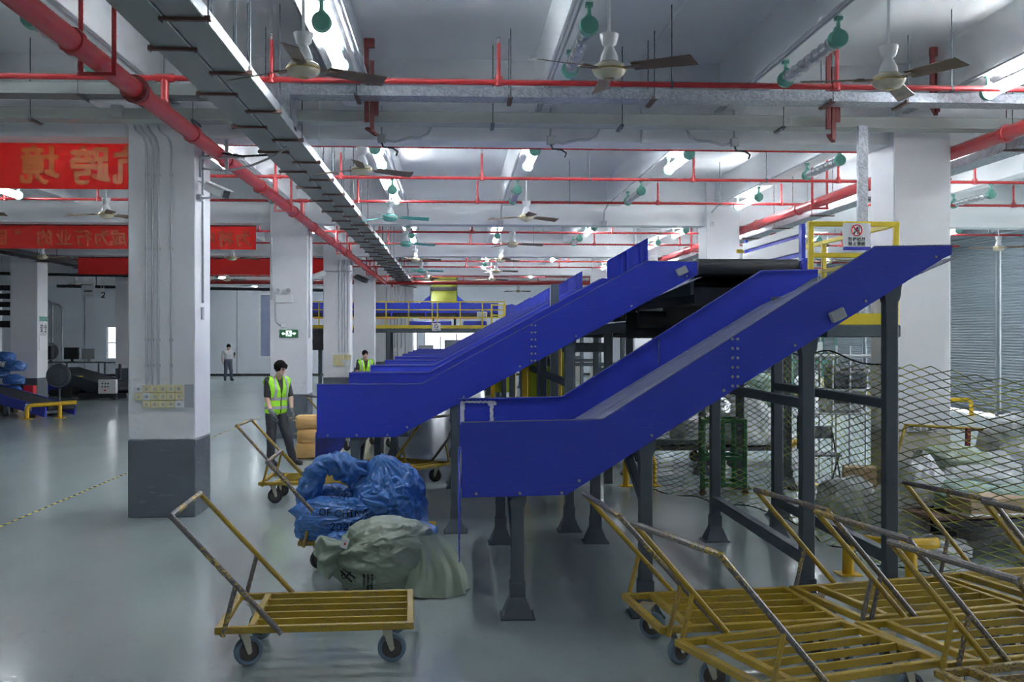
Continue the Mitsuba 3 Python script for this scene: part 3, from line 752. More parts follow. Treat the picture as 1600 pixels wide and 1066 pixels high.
# ---------------------------------------------------------------- main belt conveyor that feeds the chutes
CV = thing('belt_conveyor', 'black belt conveyor on dark steel frame feeding the tops of the blue chutes', 'conveyor')
Y0_, Y1_ = 11.62, 43.0
part(CV, 'roller', cyl([2.72, Y0_, 2.93], [3.86, Y0_, 2.93], 0.083, 24), 'mat_rubber', smooth=40)
part(CV, 'belt', cat(box(2.76, 3.82, Y0_, Y1_, 3.0, 3.012), box(2.76, 3.82, Y0_, Y1_, 2.848, 2.858)), 'mat_rubber')
part(CV, 'bearing_cap', cyl([2.69, Y0_, 2.93], [2.725, Y0_, 2.93], 0.06, 16), 'mat_zinc', smooth=40)
part(CV, 'motor', cat(rbox(3.87, 3.99, Y0_ - 0.13, Y0_ + 0.09, 2.84, 3.02, 0.03), cyl([3.93, Y0_ - 0.16, 2.93], [3.93, Y0_ - 0.1, 2.93], 0.07, 16)), 'mat_blue', label='blue gear motor')
for s, x in ((0, 2.70), (1, 3.88)):
    part(CV, 'side_beam', box(x - 0.02, x + 0.02, Y0_ + 0.15, Y1_, 2.62, 2.98), 'mat_steel')
part(CV, 'bed', box(2.74, 3.84, Y0_ + 0.2, Y1_, 2.52, 2.7), 'mat_black')
for y in (13.6, 17.4, 21.3):
    part(CV, 'added_dark_panel', cat(box(2.25, 3.84, y, y + 0.05, 2.12, 2.46), box(2.74, 3.84, y, y + 0.05, 2.46, 2.86)), 'mat_black')  # black sheets added to keep the open space under the belt dark
    part(CV, 'drive_motor', cyl([2.35, y - 0.3, 2.36], [2.7, y - 0.3, 2.36], 0.11, 14), 'mat_rubber', smooth=40)
for i in range(9):
    y = 12.3 + 3.85 * i
    for x in (2.72, 3.86)[(i == 0):]:
        g = part(CV, 'leg', bar((x, y, 0.01), (x, y, 2.64), 0.1, 0.1, 0.06, up=(0, 1, 0)), 'mat_steel')
        part(g, 'foot', foot(x, y), 'mat_steel')
    part(CV, 'cross_bar', bar((2.77, y, 2.22), (3.81, y, 2.22), 0.1, 0.12), 'mat_steel')
    if i == 0:
        continue
    part(CV, 'cross_bar', bar((2.77, y, 0.5), (3.81, y, 0.5), 0.08, 0.08), 'mat_steel')
    part(CV, 'cross_bar', bar((2.77, y, 1.5), (3.81, y, 1.5), 0.08, 0.08), 'mat_steel')
for x in (2.72, 3.86):
    part(CV, 'rail', bar((x, 12.3, 2.22), (x, Y1_, 2.22), 0.08, 0.12), 'mat_steel')
# white slatted side guard with blue edge posts beside the belt
SG = thing('side_guard', 'white slatted guard with blue posts beside the belt, left of the yellow railing', 'guard')
part(SG, 'post', box(3.985, 4.03, 11.84, 11.94, 2.75, 3.44), 'mat_blue')
part(SG, 'post', box(4.0, 4.03, 14.2, 14.28, 2.75, 3.47), 'mat_blue')
part(SG, 'back_plate', box(4.015, 4.022, 11.9, 14.3, 2.8, 3.40), 'mat_blue')
for z0, z1 in ((3.33, 3.42), (3.12, 3.28), (2.98, 3.06)):
    part(SG, 'white_slat', box(3.985, 4.012, 11.94, 14.3, z0, z1), 'mat_white', label='white slat')

# more dark steel framing, hoses and yellow frames under the conveyor
FR = thing('support_frame', 'dark steel floor-standing support frame between the two nearest chutes', 'frame')
for x, y in ((1.46, 15.2), (2.25, 15.2), (1.5, 18.0)):
    part(FR, 'post', bar((x, y, 0), (x, y, 2.9 if y < 17 else 1.95), 0.12, 0.12, 0.06, up=(0, 1, 0)), 'mat_steel_light')
part(FR, 'top_beam', bar((1.3, 15.15, 2.18), (2.67, 15.15, 2.30), 0.12, 0.16), 'mat_steel')
part(FR, 'top_beam', bar((1.3, 18.0, 1.95), (2.67, 18.0, 1.95), 0.12, 0.16), 'mat_steel')
part(FR, 'mid_beam', bar((1.46, 15.26, 1.75), (1.5, 17.94, 1.75), 0.1, 0.12), 'mat_steel')
_h = []
for i in range(9):
    x0 = 2.0 + 0.09 * i
    _h.append(tube([[x0, 15.3 + 0.2 * (i % 3), 2.72 - 0.02 * i], [x0 + 0.02, 15.35 + 0.2 * (i % 3), 2.50 - 0.03 * (i % 4)], [x0 + 0.08, 15.4 + 0.2 * (i % 3), 2.42], [x0 + 0.15, 15.5 + 0.2 * (i % 3), 2.5], [x0 + 0.17, 15.5 + 0.2 * (i % 3), 2.66]], 0.012, 6))
part(FR, 'hose', cat(_h), 'mat_black', smooth=True, kind='stuff')
for i, (x, y) in enumerate(((1.15, 17.0), (1.62, 19.6), (2.0, 23.5), (1.0, 27.0))):
    k = thing('safety_barrier', ['yellow steel safety barrier below the second chute', 'yellow steel safety barrier behind the nearer yellow one', 'third yellow safety frame under the belt', 'farthest yellow safety frame under the belt'][i], 'frame', 'yellow safety frames under the conveyor')
    for dx in (0, 0.55):
        part(k, 'post', bar((x + dx, y, 0), (x + dx, y, 2.2), 0.1, 0.1, up=(0, 1, 0)), 'mat_yellow_deep')
    part(k, 'plate', box(x + 0.05, x + 0.5, y - 0.01, y + 0.01, 0.7, 1.85), 'mat_lime_yellow')
    part(k, 'top_rail', bar((x, y, 2.2), (x + 0.55, y, 2.2), 0.09), 'mat_yellow_deep')
    part(k, 'foot_plate', box(x - 0.1, x + 0.65, y - 0.1, y + 0.1, 0, 0.02), 'mat_yellow_deep')

# ---------------------------------------------------------------- maintenance platform with yellow railing, and its sign
PF = thing('platform', 'maintenance platform with yellow railing at the top of the nearest chute', 'platform')
x0, x1, y0, y1, zd, zr = 3.98, 4.76, 11.0, 14.6, 2.27, 3.345
part(PF, 'deck', box(x0, x1, y0, y1, zd - 0.02, zd), 'mat_steel_light')
for a, b in (((x0, y0 + 0.04), (x1, y0 + 0.04)), ((x0, y1), (x1, y1)), ((x0 + 0.04, y0), (x0 + 0.04, y1)), ((x1 - 0.02, y0), (x1 - 0.02, y1))):
    part(PF, 'deck_beam', bar((*a, 2.2), (*b, 2.2), 0.08, 0.13), 'mat_steel')
for x, y in ((4.71, y0 + 0.05), (4.71, y1), (x0 + 0.05, y1)):
    g = part(PF, 'leg', bar((x, y, 0), (x, y, 2.2), 0.1, 0.1, 0.06, up=(0, 1, 0)), 'mat_steel')
    part(g, 'foot', foot(x, y), 'mat_steel')
part(PF, 'toe_board', box(x0, x1, y0 - 0.005, y0 + 0.005, zd, zd + 0.12), 'mat_yellow')
part(PF, 'toe_board', box(x1 - 0.005, x1 + 0.005, y0, y1, zd, zd + 0.12), 'mat_yellow')
for x, y, zb_ in ((3.80, y0, 2.84), (x1 - 0.03, y0, zd), (x1 - 0.03, 13.2, zd), (x1 - 0.03, y1, zd), (4.28, y1, zd)):
    part(PF, 'rail_post', bar((x, y, zb_), (x, y, zr), 0.055, 0.055, up=(0, 1, 0)), 'mat_yellow')
part(PF, 'top_rail', bar((3.77, y0, zr), (x1, y0, zr), 0.055, 0.055), 'mat_yellow')
part(PF, 'mid_rail', bar((3.80, y0, 3.01), (x1 - 0.03, y0, 3.01), 0.05, 0.05), 'mat_yellow')
part(PF, 'top_rail', bar((x1 - 0.03, y0, zr), (x1 - 0.03, y1, zr), 0.05, 0.05), 'mat_yellow')
part(PF, 'mid_rail', bar((x1 - 0.03, y0, 2.98), (x1 - 0.03, y1, 2.98), 0.05, 0.05), 'mat_yellow')
part(PF, 'top_rail', bar((x1 - 0.03, y1, zr), (3.98, y1, zr), 0.05, 0.05), 'mat_yellow')
single('galvanised_strut', cat(bar((4.76, 12.0, 2.27), (4.76, 12.0, 4.60), 0.114, 0.06, 0.04, up=(0, 1, 0)), box(4.68, 4.84, 11.9, 12.1, 2.27, 2.29)), 'mat_galv_dull', 'upright galvanised steel strut rising behind the white prohibition sign', 'strut')


def sign_text(k, name, text, size, cx, z, y, mat, gap=1.12, bold=True, flip=1):
    w = gap * size * len(text)
    ms = []
    for i, ch in enumerate(text):
        m = glyph_mesh(ch, size, 0.004)
        v = np.array(m.vertices)
        v = np.stack([cx - w / 2 + gap * size * i + 0.06 * size + v[:, 0], y - v[:, 2], z + v[:, 1]], 1)
        ms.append(trimesh.Trimesh(v, m.faces[:, ::-1] if False else m.faces, process=False))
    for i, m in enumerate(ms):
        m.fix_normals()
        part(k, name, m, mat)


SN = thing('prohibition_sign', 'white sign with red no-climbing symbol and black lettering on the yellow railing', 'sign')
cx, ys = 4.285, 10.955
part(SN, 'board', rbox(4.135, 4.435, ys, ys + 0.012, 3.06, 3.352, 0.004), 'mat_white')
part(SN, 'blue_strip', box(4.137, 4.433, ys - 0.002, ys + 0.001, 3.062, 3.10), 'mat_sign_blue')
ring = Point(0, 0).buffer(0.062, 32).difference(Point(0, 0).buffer(0.051, 32))
slash = LineString([(-0.04, 0.04), (0.04, -0.04)]).buffer(0.006, cap_style=2)
part(SN, 'red_ring', plate_xz(unary_union([ring, slash]).buffer(0), -0.003, 0.0).apply_translation([cx, ys, 3.275]), 'mat_sign_red')
fig = unary_union([Point(0.008, 0.032).buffer(0.009), LineString([(0.004, 0.02), (-0.008, -0.008)]).buffer(0.009), LineString([(-0.03, 0.0), (-0.008, 0.014), (0.02, 0.002)]).buffer(0.0045), LineString([(-0.008, -0.008), (0.012, -0.016), (0.008, -0.036)]).buffer(0.0055), LineString([(-0.01, -0.01), (-0.024, -0.024), (-0.03, -0.04)]).buffer(0.0055), LineString([(0.026, 0.04), (0.026, -0.04)]).buffer(0.003), LineString([(-0.034, -0.008), (-0.034, -0.04)]).buffer(0.003)])
part(SN, 'climber_pictogram', plate_xz(fig, -0.002, 0.0).apply_translation([cx, ys, 3.275]), 'mat_ink')
sign_text(SN, 'character', '防护栏杆', 0.043, cx, 3.165, ys, 'mat_ink')
sign_text(SN, 'character', '禁止攀爬', 0.043, cx, 3.115, ys, 'mat_ink')
# ---------------------------------------------------------------- yellow platform carts
CL, CW, CZ = 1.22, 0.87, 0.29


def cart_proto(frame_mat, bar_mat, strut_mat, tyre_mat, cross_mat):
    P_ = Proto()
    s = 0.045
    fr = [bar((0, 0, CZ - s/2), (CL, 0, CZ - s/2), s), bar((0, CW, CZ - s/2), (CL, CW, CZ - s/2), s), bar((0, -s/2, CZ - s/2), (0, CW + s/2, CZ - s/2), s), bar((CL, -s/2, CZ - s/2), (CL, CW + s/2, CZ - s/2), s)]
    P_.add('frame', cat(fr), frame_mat)
    P_.add('cross_member', bar((0.20, s/2, CZ - s/2), (0.20, CW - s/2, CZ - s/2), s), frame_mat)
    for i in range(4):
        y = CW * (i + 1) / 5
        P_.add('slat' + ('' if i == 0 else '_%03d' % i), bar((0.21, y, CZ - s/2 - 0.002), (CL - s/2, y, CZ - s/2 - 0.002), 0.02, s), frame_mat)
    for i, y in enumerate((-0.035, CW + 0.035)):
        e = '' if i == 0 else '_%03d' % i
        P_.add('handle_bar' + e, bar((0.40, y, 0.245), (-0.29, y, 1.01), 0.034, 0.034, 0.3, up=(0, 1, 0)), bar_mat[i])
        P_.add('strut' + e, bar((0.03, y, 0.235), (0.115, y, 0.57), 0.03, 0.03, 0.3, up=(0, 1, 0)), strut_mat)
    P_.add('grip_bar', bar((-0.29, -0.05, 1.01), (-0.29, CW + 0.05, 1.01), 0.036, 0.036, 0.3), cross_mat)
    tyre = lathe([(0.066, -0.024), (0.088, -0.022), (0.094, -0.012), (0.094, 0.012), (0.088, 0.022), (0.066, 0.024)], 28, 'y', ring=True)
    hub = cat(lathe([(0.02, -0.022), (0.067, -0.014), (0.067, 0.014), (0.02, 0.022)], 20, 'y'), cyl([0, -0.034, 0], [0, 0.034, 0], 0.012, 8))
    fork = [box(-0.05, 0.05, -0.04, 0.04, CZ - s - 0.012, CZ - s)]
    for y in (-0.033, 0.033):
        m = trimesh.convex.convex_hull(np.array([[x, y + t, z] for t in (-0.003, 0.003) for x, z in ((-0.03, CZ - s - 0.01), (0.035, CZ - s - 0.01), (0.055, 0.094), (0.045, 0.078), (0.03, 0.076), (0.022, 0.09))]))
        fork.append(m)
    fork = cat(fork)
    for i, (x, y, a) in enumerate(((0.13, 0.12, 25), (0.13, CW - 0.12, -35), (CL - 0.16, 0.12, 0), (CL - 0.16, CW - 0.12, 0))):
        e = '' if i == 0 else '_%03d' % i
        M = T().translate([x, y, 0]).rotate([0, 0, 1], a)
        P_.add('caster' + e, fork, 'mat_zinc' if i < 4 else frame_mat, M=M)
        Mw = M @ T().translate([0.038, 0, 0.094])
        P_.add('caster' + e + '__tyre', tyre, tyre_mat, smooth=35, M=Mw)
        P_.add('caster' + e + '__hub', hub, 'mat_hub', smooth=35, M=Mw)
    return P_


CART_Y = cart_proto('mat_cart', ('mat_cart_worn', 'mat_cart'), 'mat_cart', 'mat_tyre_blue', 'mat_cart_worn')
CART_W = cart_proto('mat_cart', ('mat_cart_worn', 'mat_cart'), 'mat_cart_worn', 'mat_tyre_blue', 'mat_cart_worn')
CART_B = cart_proto('mat_cart', ('mat_cart_worn', 'mat_cart'), 'mat_cart', 'mat_rubber', 'mat_cart_worn')
CART_D = cart_proto('mat_cart_brown', ('mat_cart_brown', 'mat_cart'), 'mat_cart', 'mat_tyre_blue', 'mat_cart_worn')


def cart_at(proto, label, xy, deg, far=True):
    """xy: the corner at the handle end on the far side (far) or near side of the deck"""
    a = math.radians(deg)
    x, y = xy
    if far:
        x, y = x + math.sin(a) * CW, y - math.cos(a) * CW
    return proto.stamp('platform_cart', label, 'cart', place(x, y, 0, deg), 'yellow slatted platform carts')


cart_at(CART_W, 'empty worn yellow slatted cart alone on the floor in the left foreground', (-1.50, 6.80), 2.5, far=False)
cart_at(CART_Y, 'clean yellow slatted cart by the chute leg, leftmost of the right group', (1.235, 7.52), 6.3)
cart_at(CART_Y, 'yellow slatted cart in front, lowest left of the right group', (1.38, 6.36), 18)
cart_at(CART_W, 'yellow slatted cart before the yellow bollard, its brown grip bar nearest the leg', (2.52, 7.67), 12.5)
cart_at(CART_W, 'yellow slatted cart in the middle of the right group with dark brown bars', (2.635, 6.69), 12)
cart_at(CART_D, 'yellow slatted cart cut off at the bottom right corner', (2.70, 5.70), 13)
cart_at(CART_W, 'yellow slatted cart at the right edge before the piled sacks', (3.79, 8.01), 13.5)
cart_at(CART_D, 'dark yellow cart at the right edge behind the corner cart', (3.93, 7.05), 13)
cart_at(CART_B, 'yellow cart under the blue mail sacks with black wheels', (-1.39, 9.62), 2, far=False)
cart_at(CART_B, 'yellow cart at the feet of the worker in the vest', (-2.46, 13.52), -0.5, far=False)
cart_at(CART_B, 'yellow cart under the second chute, handle towards the right', (-0.06, 15.52), 141, far=False)
cart_at(CART_B, 'yellow cart behind the blue chute end beside the column with the worker', (-2.05, 19.6), 35, far=False)
# ---------------------------------------------------------------- sprinkler pipes
def sprinkler_head(x, y, z):
    return cat(cyl([x, y, z], [x, y, z + 0.03], 0.014, 8), cyl([x, y, z + 0.03], [x, y, z + 0.055], 0.006, 6), cyl([x, y, z + 0.055], [x, y, z + 0.06], 0.022, 10))


SP = [(10.5, 0.029, 'nearest'), (4.5, 0.029, 'behind the viewer'), (16.9, 0.026, 'second'), (19.9, 0.026, 'third'), (25.7, 0.026, 'fourth'), (29.0, 0.026, 'fifth'), (35.7, 0.026, 'sixth'), (38.7, 0.026, 'seventh'), (45.0, 0.026, 'eighth'), (48.5, 0.026, 'farthest')]
for y, r, nm in SP:
    z = 4.69
    k = thing('sprinkler_pipe', 'red sprinkler branch pipe across the ceiling, the %s one counted from the front' % nm if 'viewer' not in nm else 'red sprinkler branch pipe behind the viewer', 'pipe', 'red sprinkler branch pipes')
    part(k, 'run', cyl([-14, y, z], [14.3, y, z], r, 14), 'mat_red', smooth=True)
    for x in (-12.8, -10.5, -8.3, -6.6, -4.7, -1.8, 0.45, 3.9, 6.3, 8.6, 10.9):
        g = part(k, 'riser', cat(cyl([x, y, z], [x, y, 5.08], 0.019, 10), cyl([x, y, z - 0.035], [x, y, z + 0.06], r + 0.009, 12), cyl([x - 0.05, y, z], [x + 0.05, y, z], r + 0.007, 12)), 'mat_red', smooth=40)
        part(g, 'sprinkler_head', sprinkler_head(x, y, 5.08), 'mat_bolt')
    for x in (-6.0, 2.2, 5.1, 9.5):
        part(k, 'hanger_rod', cat(cyl([x, y, z], [x, y, ZC], 0.006, 6), lathe([(r + 0.001, -0.012), (r + 0.006, -0.012), (r + 0.006, 0.012), (r + 0.001, 0.012)], 12, 'x', (x, y, z))), 'mat_steel')
    # stubs up from the two mains
    part(k, 'main_stub', cat(cyl([-2.84, y, 4.38], [-2.84, y, z], 0.038, 14), cyl([-2.84, y, 4.40], [-2.84, y, 4.47], 0.05, 14), cyl([-2.93, y, z], [-2.75, y, z], r + 0.012, 14)), 'mat_red', smooth=40)
single('banner_rail', cyl([-2.9, 13.42, 4.56], [5.38, 13.42, 4.545], 0.013, 10), 'mat_red', 'thin red pipe just behind the nearest cross beam', 'pipe', smooth=True)

for nm, x, z, lab in (('left', -2.84, 4.35, 'thick red sprinkler main running along the hall on the left'), ('right', 6.27, 4.45, 'thick red sprinkler main running along the hall on the right')):
    k = thing('sprinkler_main', lab, 'pipe', 'thick red sprinkler mains')
    part(k, 'pipe', cyl([x, -8.8, z], [x, 43.8, z], 0.083, 20), 'mat_red', smooth=True)
    for y in (5.0, 8.0, 9.7, 11.6, 13.3, 15.6, 18.8, 21.4, 24.5, 28.0, 31.0, 34.0, 38.0):
        c = part(k, 'coupling', lathe([(0.084, -0.05), (0.098, -0.045), (0.104, -0.02), (0.104, 0.02), (0.098, 0.045), (0.084, 0.05)], 18, 'y', (x, y, z)), 'mat_red', smooth=30)
        if y == 9.7 and x < 0:
            part(k, 'flange', cat([lathe([(0.084, -0.012), (0.125, -0.012), (0.125, 0.012), (0.084, 0.012)], 18, 'y', (x, 9.5 + d, z)) for d in (0, 0.035)] + [cyl([x + 0.11 * math.cos(a), 9.46, z + 0.11 * math.sin(a)], [x + 0.11 * math.cos(a), 9.58, z + 0.11 * math.sin(a)], 0.009, 6) for a in np.arange(8) * np.pi / 4]), 'mat_rust_red', smooth=30)
    for y in (8.55, 17.7, 26.9, 36.0):
        part(k, 'u_hanger', cat(bar((x - 0.13, y, z - 0.12), (x - 0.13, y, ZC), 0.035, 0.02, up=(0, 1, 0)), bar((x + 0.13, y, z - 0.12), (x + 0.13, y, ZC), 0.035, 0.02, up=(0, 1, 0)), bar((x - 0.15, y, z - 0.11), (x + 0.15, y, z - 0.11), 0.035, 0.03)), 'mat_red')
    part(k, 'far_header', cyl([x - (10 if x < 0 else 0), 43.8, 4.36], [x + (9.1 if x < 0 else 7.9), 43.8, 4.36], 0.075, 14), 'mat_red', smooth=True)

# ---------------------------------------------------------------- cable trays
ZT = 4.42


def tray(label, x0, x1, mat, edge, ya=-8.5, yb=50.0, brk='mat_brown_iron', off=0.0):
    k = thing('cable_tray', label, 'cable tray', 'cable trays along the hall')
    part(k, 'tray_body', box(x0, x1, ya, yb, ZT, ZT + 0.01), mat)
    part(k, 'tray_side', box(x0, x0 + 0.008, ya, yb, ZT, ZT + 0.1), mat)
    part(k, 'tray_side', box(x1 - 0.008, x1 + 0.004, ya, yb, ZT, ZT + 0.1), edge)
    part(k, 'cover', box(x0, x1, ya, yb, ZT + 0.1, ZT + 0.106), mat)
    y = 2.2 + off
    while y < 50:
        b = part(k, 'bracket', cat(bar((x0 - 0.05, y, ZT - 0.02), (x1 + 0.05, y, ZT - 0.02), 0.045, 0.006, 0), bar((x0 - 0.05, y - 0.02, ZT - 0.005), (x1 + 0.05, y - 0.02, ZT - 0.005), 0.006, 0.035, 0)), brk)
        part(b, 'hanger_rod', cat(cyl([x0 - 0.03, y, ZT - 0.04], [x0 - 0.03, y, ZC], 0.006, 5), cyl([x1 + 0.03, y, ZT - 0.04], [x1 + 0.03, y, ZC], 0.006, 5)), 'mat_steel')
        y += 1.55
    for y in np.arange(4.0, 30.0, 2.6):
        part(k, 'cable_tag', box(x1 - 0.002, x1 + 0.006, y, y + 0.16, ZT + 0.03, ZT + 0.075), 'mat_black')
    return k


tray('grey-green cable tray along the hall, the left one beside the red main', -2.35, -2.065, 'mat_tray', 'mat_tray_edge')
tray('galvanised cable tray along the hall, the right one of the pair', -2.045, -1.78, 'mat_tray', 'mat_tray_edge', off=0.75)
k = thing('cross_tray', 'galvanised cable tray crossing the hall in front of the first beam', 'cable tray')
part(k, 'tray_body', cat(box(-1.8, 13.5, 11.46, 11.76, 4.762, 4.77), box(-1.8, 13.5, 11.46, 11.468, 4.762, 4.866), box(-1.8, 13.5, 11.752, 11.76, 4.762, 4.866), box(-1.8, 13.5, 11.46, 11.76, 4.860, 4.868)), 'mat_galv')
part(k, 'drop_piece', cat(trimesh.convex.convex_hull(np.array([[a, y, z] for a in (-2.05, -1.775) for y, z in ((11.46, 4.868), (11.76, 4.868), (11.46, 4.76), (11.75, 4.45), (12.1, 4.45), (12.1, 4.53))])), box(-2.06, -1.77, 11.43, 11.46, 4.50, 4.87)), 'mat_galv')
for x in (-1.05, 0.62, 2.2, 4.2, 5.05, 7.0):
    part(k, 'bracket', cat(bar((x, 11.40, 4.745), (x, 11.82, 4.745), 0.05, 0.006, 0), bar((x - 0.022, 11.40, 4.76), (x - 0.022, 11.82, 4.76), 0.006, 0.04, 0)), 'mat_brown_iron')
    part(k, 'hanger_rod', cat(cyl([x, 11.42, 4.73], [x, 11.42, ZC if abs((x + 1.17) % 2.29) > 0.2 else ZS], 0.006, 5), cyl([x, 11.80, 4.73], [x, 11.80, ZC], 0.006, 5)), 'mat_steel')
k = thing('cross_tray', 'dull grey cable tray crossing above the first column on the left', 'cable tray')
part(k, 'tray_body', cat(box(-14.0, -2.36, 11.46, 11.76, 4.74, 4.75), box(-14.0, -2.36, 11.46, 11.468, 4.74, 4.86), box(-14.0, -2.36, 11.46, 11.76, 4.855, 4.862)), 'mat_tray')
for x in (-11, -8.0, -5.4, -4.0, -3.1):
    part(k, 'hanger_rod', cat(cyl([x, 11.42, 4.73], [x, 11.42, ZC], 0.006, 5), bar((x, 11.40, 4.725), (x, 11.82, 4.725), 0.04, 0.006, 0)), 'mat_steel')
k = thing('cable_duct', 'cream cable trunking crossing the hall below the galvanised tray', 'cable tray')
part(k, 'trunk_body', rbox(-14.0, 14.5, 12.1, 12.36, 4.60, 4.735, 0.008), 'mat_trunk')
for x in (-6.0, -4.75, -2.95, 0.45, 1.95, 3.85, 6.6, 8.0):
    part(k, 'hanger_rod', cat(cyl([x, 12.07, 4.55], [x, 12.07, ZC], 0.006, 5), box(x - 0.02, x + 0.02, 12.05, 12.4, 4.575, 4.60)), 'mat_steel')
# brown stepped hangers made of angle iron
for i, (x, y, z0) in enumerate(((-0.98, 11.9, 4.44), (4.32, 11.9, 4.42), (-3.72, 11.85, 4.87), (-3.58, 12.05, 4.74), (5.55, 11.9, 4.75))):
    single('angle_hanger', cat(bar((x, y, z0 + 0.12), (x, y, 5.45), 0.05, 0.05, 0, up=(0, 1, 0)), bar((x + 0.06, y, z0), (x + 0.06, y, 5.25), 0.045, 0.045, 0, up=(0, 1, 0)), bar((x + 0.11, y, z0 + 0.2), (x + 0.11, y, 5.0), 0.045, 0.045, 0, up=(0, 1, 0)), bar((x, y, z0 + 0.05), (x + 0.1, y + 0.12, z0), 0.05, 0.03), bar((x + 0.03, y, 5.4), (x + 0.03, y, 5.5), 0.12, 0.06, up=(0, 1, 0))),
           'mat_rust_red', 'dark red-brown stepped angle iron hanger holding the crossing trays, %s' % ['below the lit front lamp', 'right of the middle fan', 'above the left column, outer one', 'above the left column, inner one', 'near the right column'][i], 'hanger', 'angle iron hangers')
# right-hand tray along the hall
k = thing('cable_tray', 'galvanised cable tray along the hall on the right beside the red main', 'cable tray')
part(k, 'tray_body', cat(box(6.7, 7.0, -8, 50, 4.40, 4.41), box(6.7, 6.708, -8, 50, 4.40, 4.51), box(6.992, 7.0, -8, 50, 4.40, 4.51)), 'mat_galv')
for y in np.arange(10, 50, 2.3):
    part(k, 'bracket', cat(bar((6.62, y, 4.385), (7.08, y, 4.385), 0.045, 0.02, 0), cyl([6.65, y, 4.38], [6.65, y, ZC], 0.006, 5), cyl([7.05, y, 4.38], [7.05, y, ZC], 0.006, 5)), 'mat_brown_iron')

# dark trays and pipe over the left bay
k = thing('cable_tray', 'dark cable tray along the hall over the far left bay', 'cable tray')
part(k, 'tray_body', cat(box(-11.95, -11.5, 18, 50, 4.32, 4.34), box(-11.95, -11.93, 18, 50, 4.32, 4.45), box(-11.52, -11.5, 18, 50, 4.32, 4.45)), 'mat_rubber')
for y in np.arange(19, 50, 3.0):
    part(k, 'bracket', cat(bar((-12.05, y, 4.30), (-11.4, y, 4.30), 0.05, 0.03, 0), cyl([-12.0, y, 4.3], [-12.0, y, ZC], 0.01, 5), cyl([-11.45, y, 4.3], [-11.45, y, ZC], 0.01, 5)), 'mat_brown_iron')
single('drain_pipe', cat(tube([[-15.5, 42, 4.1], [-8.2, 42, 4.0], [-5.0, 42, 3.96]], 0.06, 10), cyl([-14, 42, 4.08], [-14, 42, ZC], 0.015, 6), cyl([-7, 42, 4.0], [-7, 42, ZC], 0.015, 6)), 'mat_rubber', 'dark pipe crossing high over the far left back of the hall', 'pipe', smooth=True)
single('drain_pipe', cat(tube([[-15.5, 36, 4.25], [-12.9, 36, 4.2], [-8.6, 36, 4.15]], 0.05, 10), cyl([-14, 36, 4.2], [-14, 36, ZC], 0.015, 6), cyl([-10, 36, 4.2], [-10, 36, ZC], 0.015, 6)), 'mat_rubber', 'nearer dark pipe crossing above the hanging signs', 'pipe', smooth=True)

# junction boxes on the first beam with curved conduits and fan hooks
for i, (x, d) in enumerate(((-0.86, 1), (1.17, 1), (3.42, -1))):
    k = thing('junction_box', 'grey junction box with curved conduit under the first beam, %s' % ['left one', 'middle one', 'right one'][i], 'junction box', 'junction boxes under the first beam')
    part(k, 'box', rbox(x - 0.05, x + 0.05, 12.58, 12.68, 4.46, 4.56, 0.008), 'mat_grey_plastic')
    part(k, 'curved_conduit', tube([[x + d * 0.05, 12.63, 4.49], [x + d * 0.15, 12.63, 4.475], [x + d * 0.32, 12.63, 4.52], [x + d * 0.46, 12.63, 4.525], [x + d * 0.55, 12.62, 4.57], [x + d * 0.60, 12.60, 4.66]], 0.017, 8), 'mat_conduit', smooth=True)
    part(k, 'hook', cat(tube([[x, 12.63, 4.46], [x + 0.02, 12.63, 4.41], [x + 0.13, 12.63, 4.40], [x + 0.19, 12.63, 4.36], [x + 0.17, 12.63, 4.31]], 0.012, 6), cyl([x, 12.63, 4.45], [x, 12.63, 4.52], 0.01, 6)), 'mat_black')
    part(k, 'riser', cyl([x, 12.66, 4.54], [x, 12.66, 4.91], 0.012, 8), 'mat_conduit')
# thin conduits on the ceiling and beam faces
for x, lab in ((-1.62, 'thin white conduit on the ceiling left of the first lit lamp'), (2.3, 'thin white conduit on the ceiling right of the middle fan')):
    single('ceiling_conduit', cat(cyl([x, 2, 5.485], [x, 12.7, 5.485], 0.014, 8), tube([[x, 12.7, 5.485], [x, 12.735, 5.45], [x, 12.735, 4.5]], 0.014, 8)), 'mat_white', lab, 'conduit', smooth=True)
# wireless access point below the cream trunking
k = thing('wireless_access_point', 'white flat access point hanging below the trunking by the red main', 'access point')
part(k, 'housing', rbox(-3.98, -3.52, 11.70, 11.98, 4.70, 4.745, 0.015), 'mat_white')
part(k, 'mount', cat(box(-3.97, -3.6, 11.75, 11.95, 4.745, 4.80), box(-3.78, -3.66, 11.8, 11.9, 4.58, 4.70)), 'mat_grey_plastic')

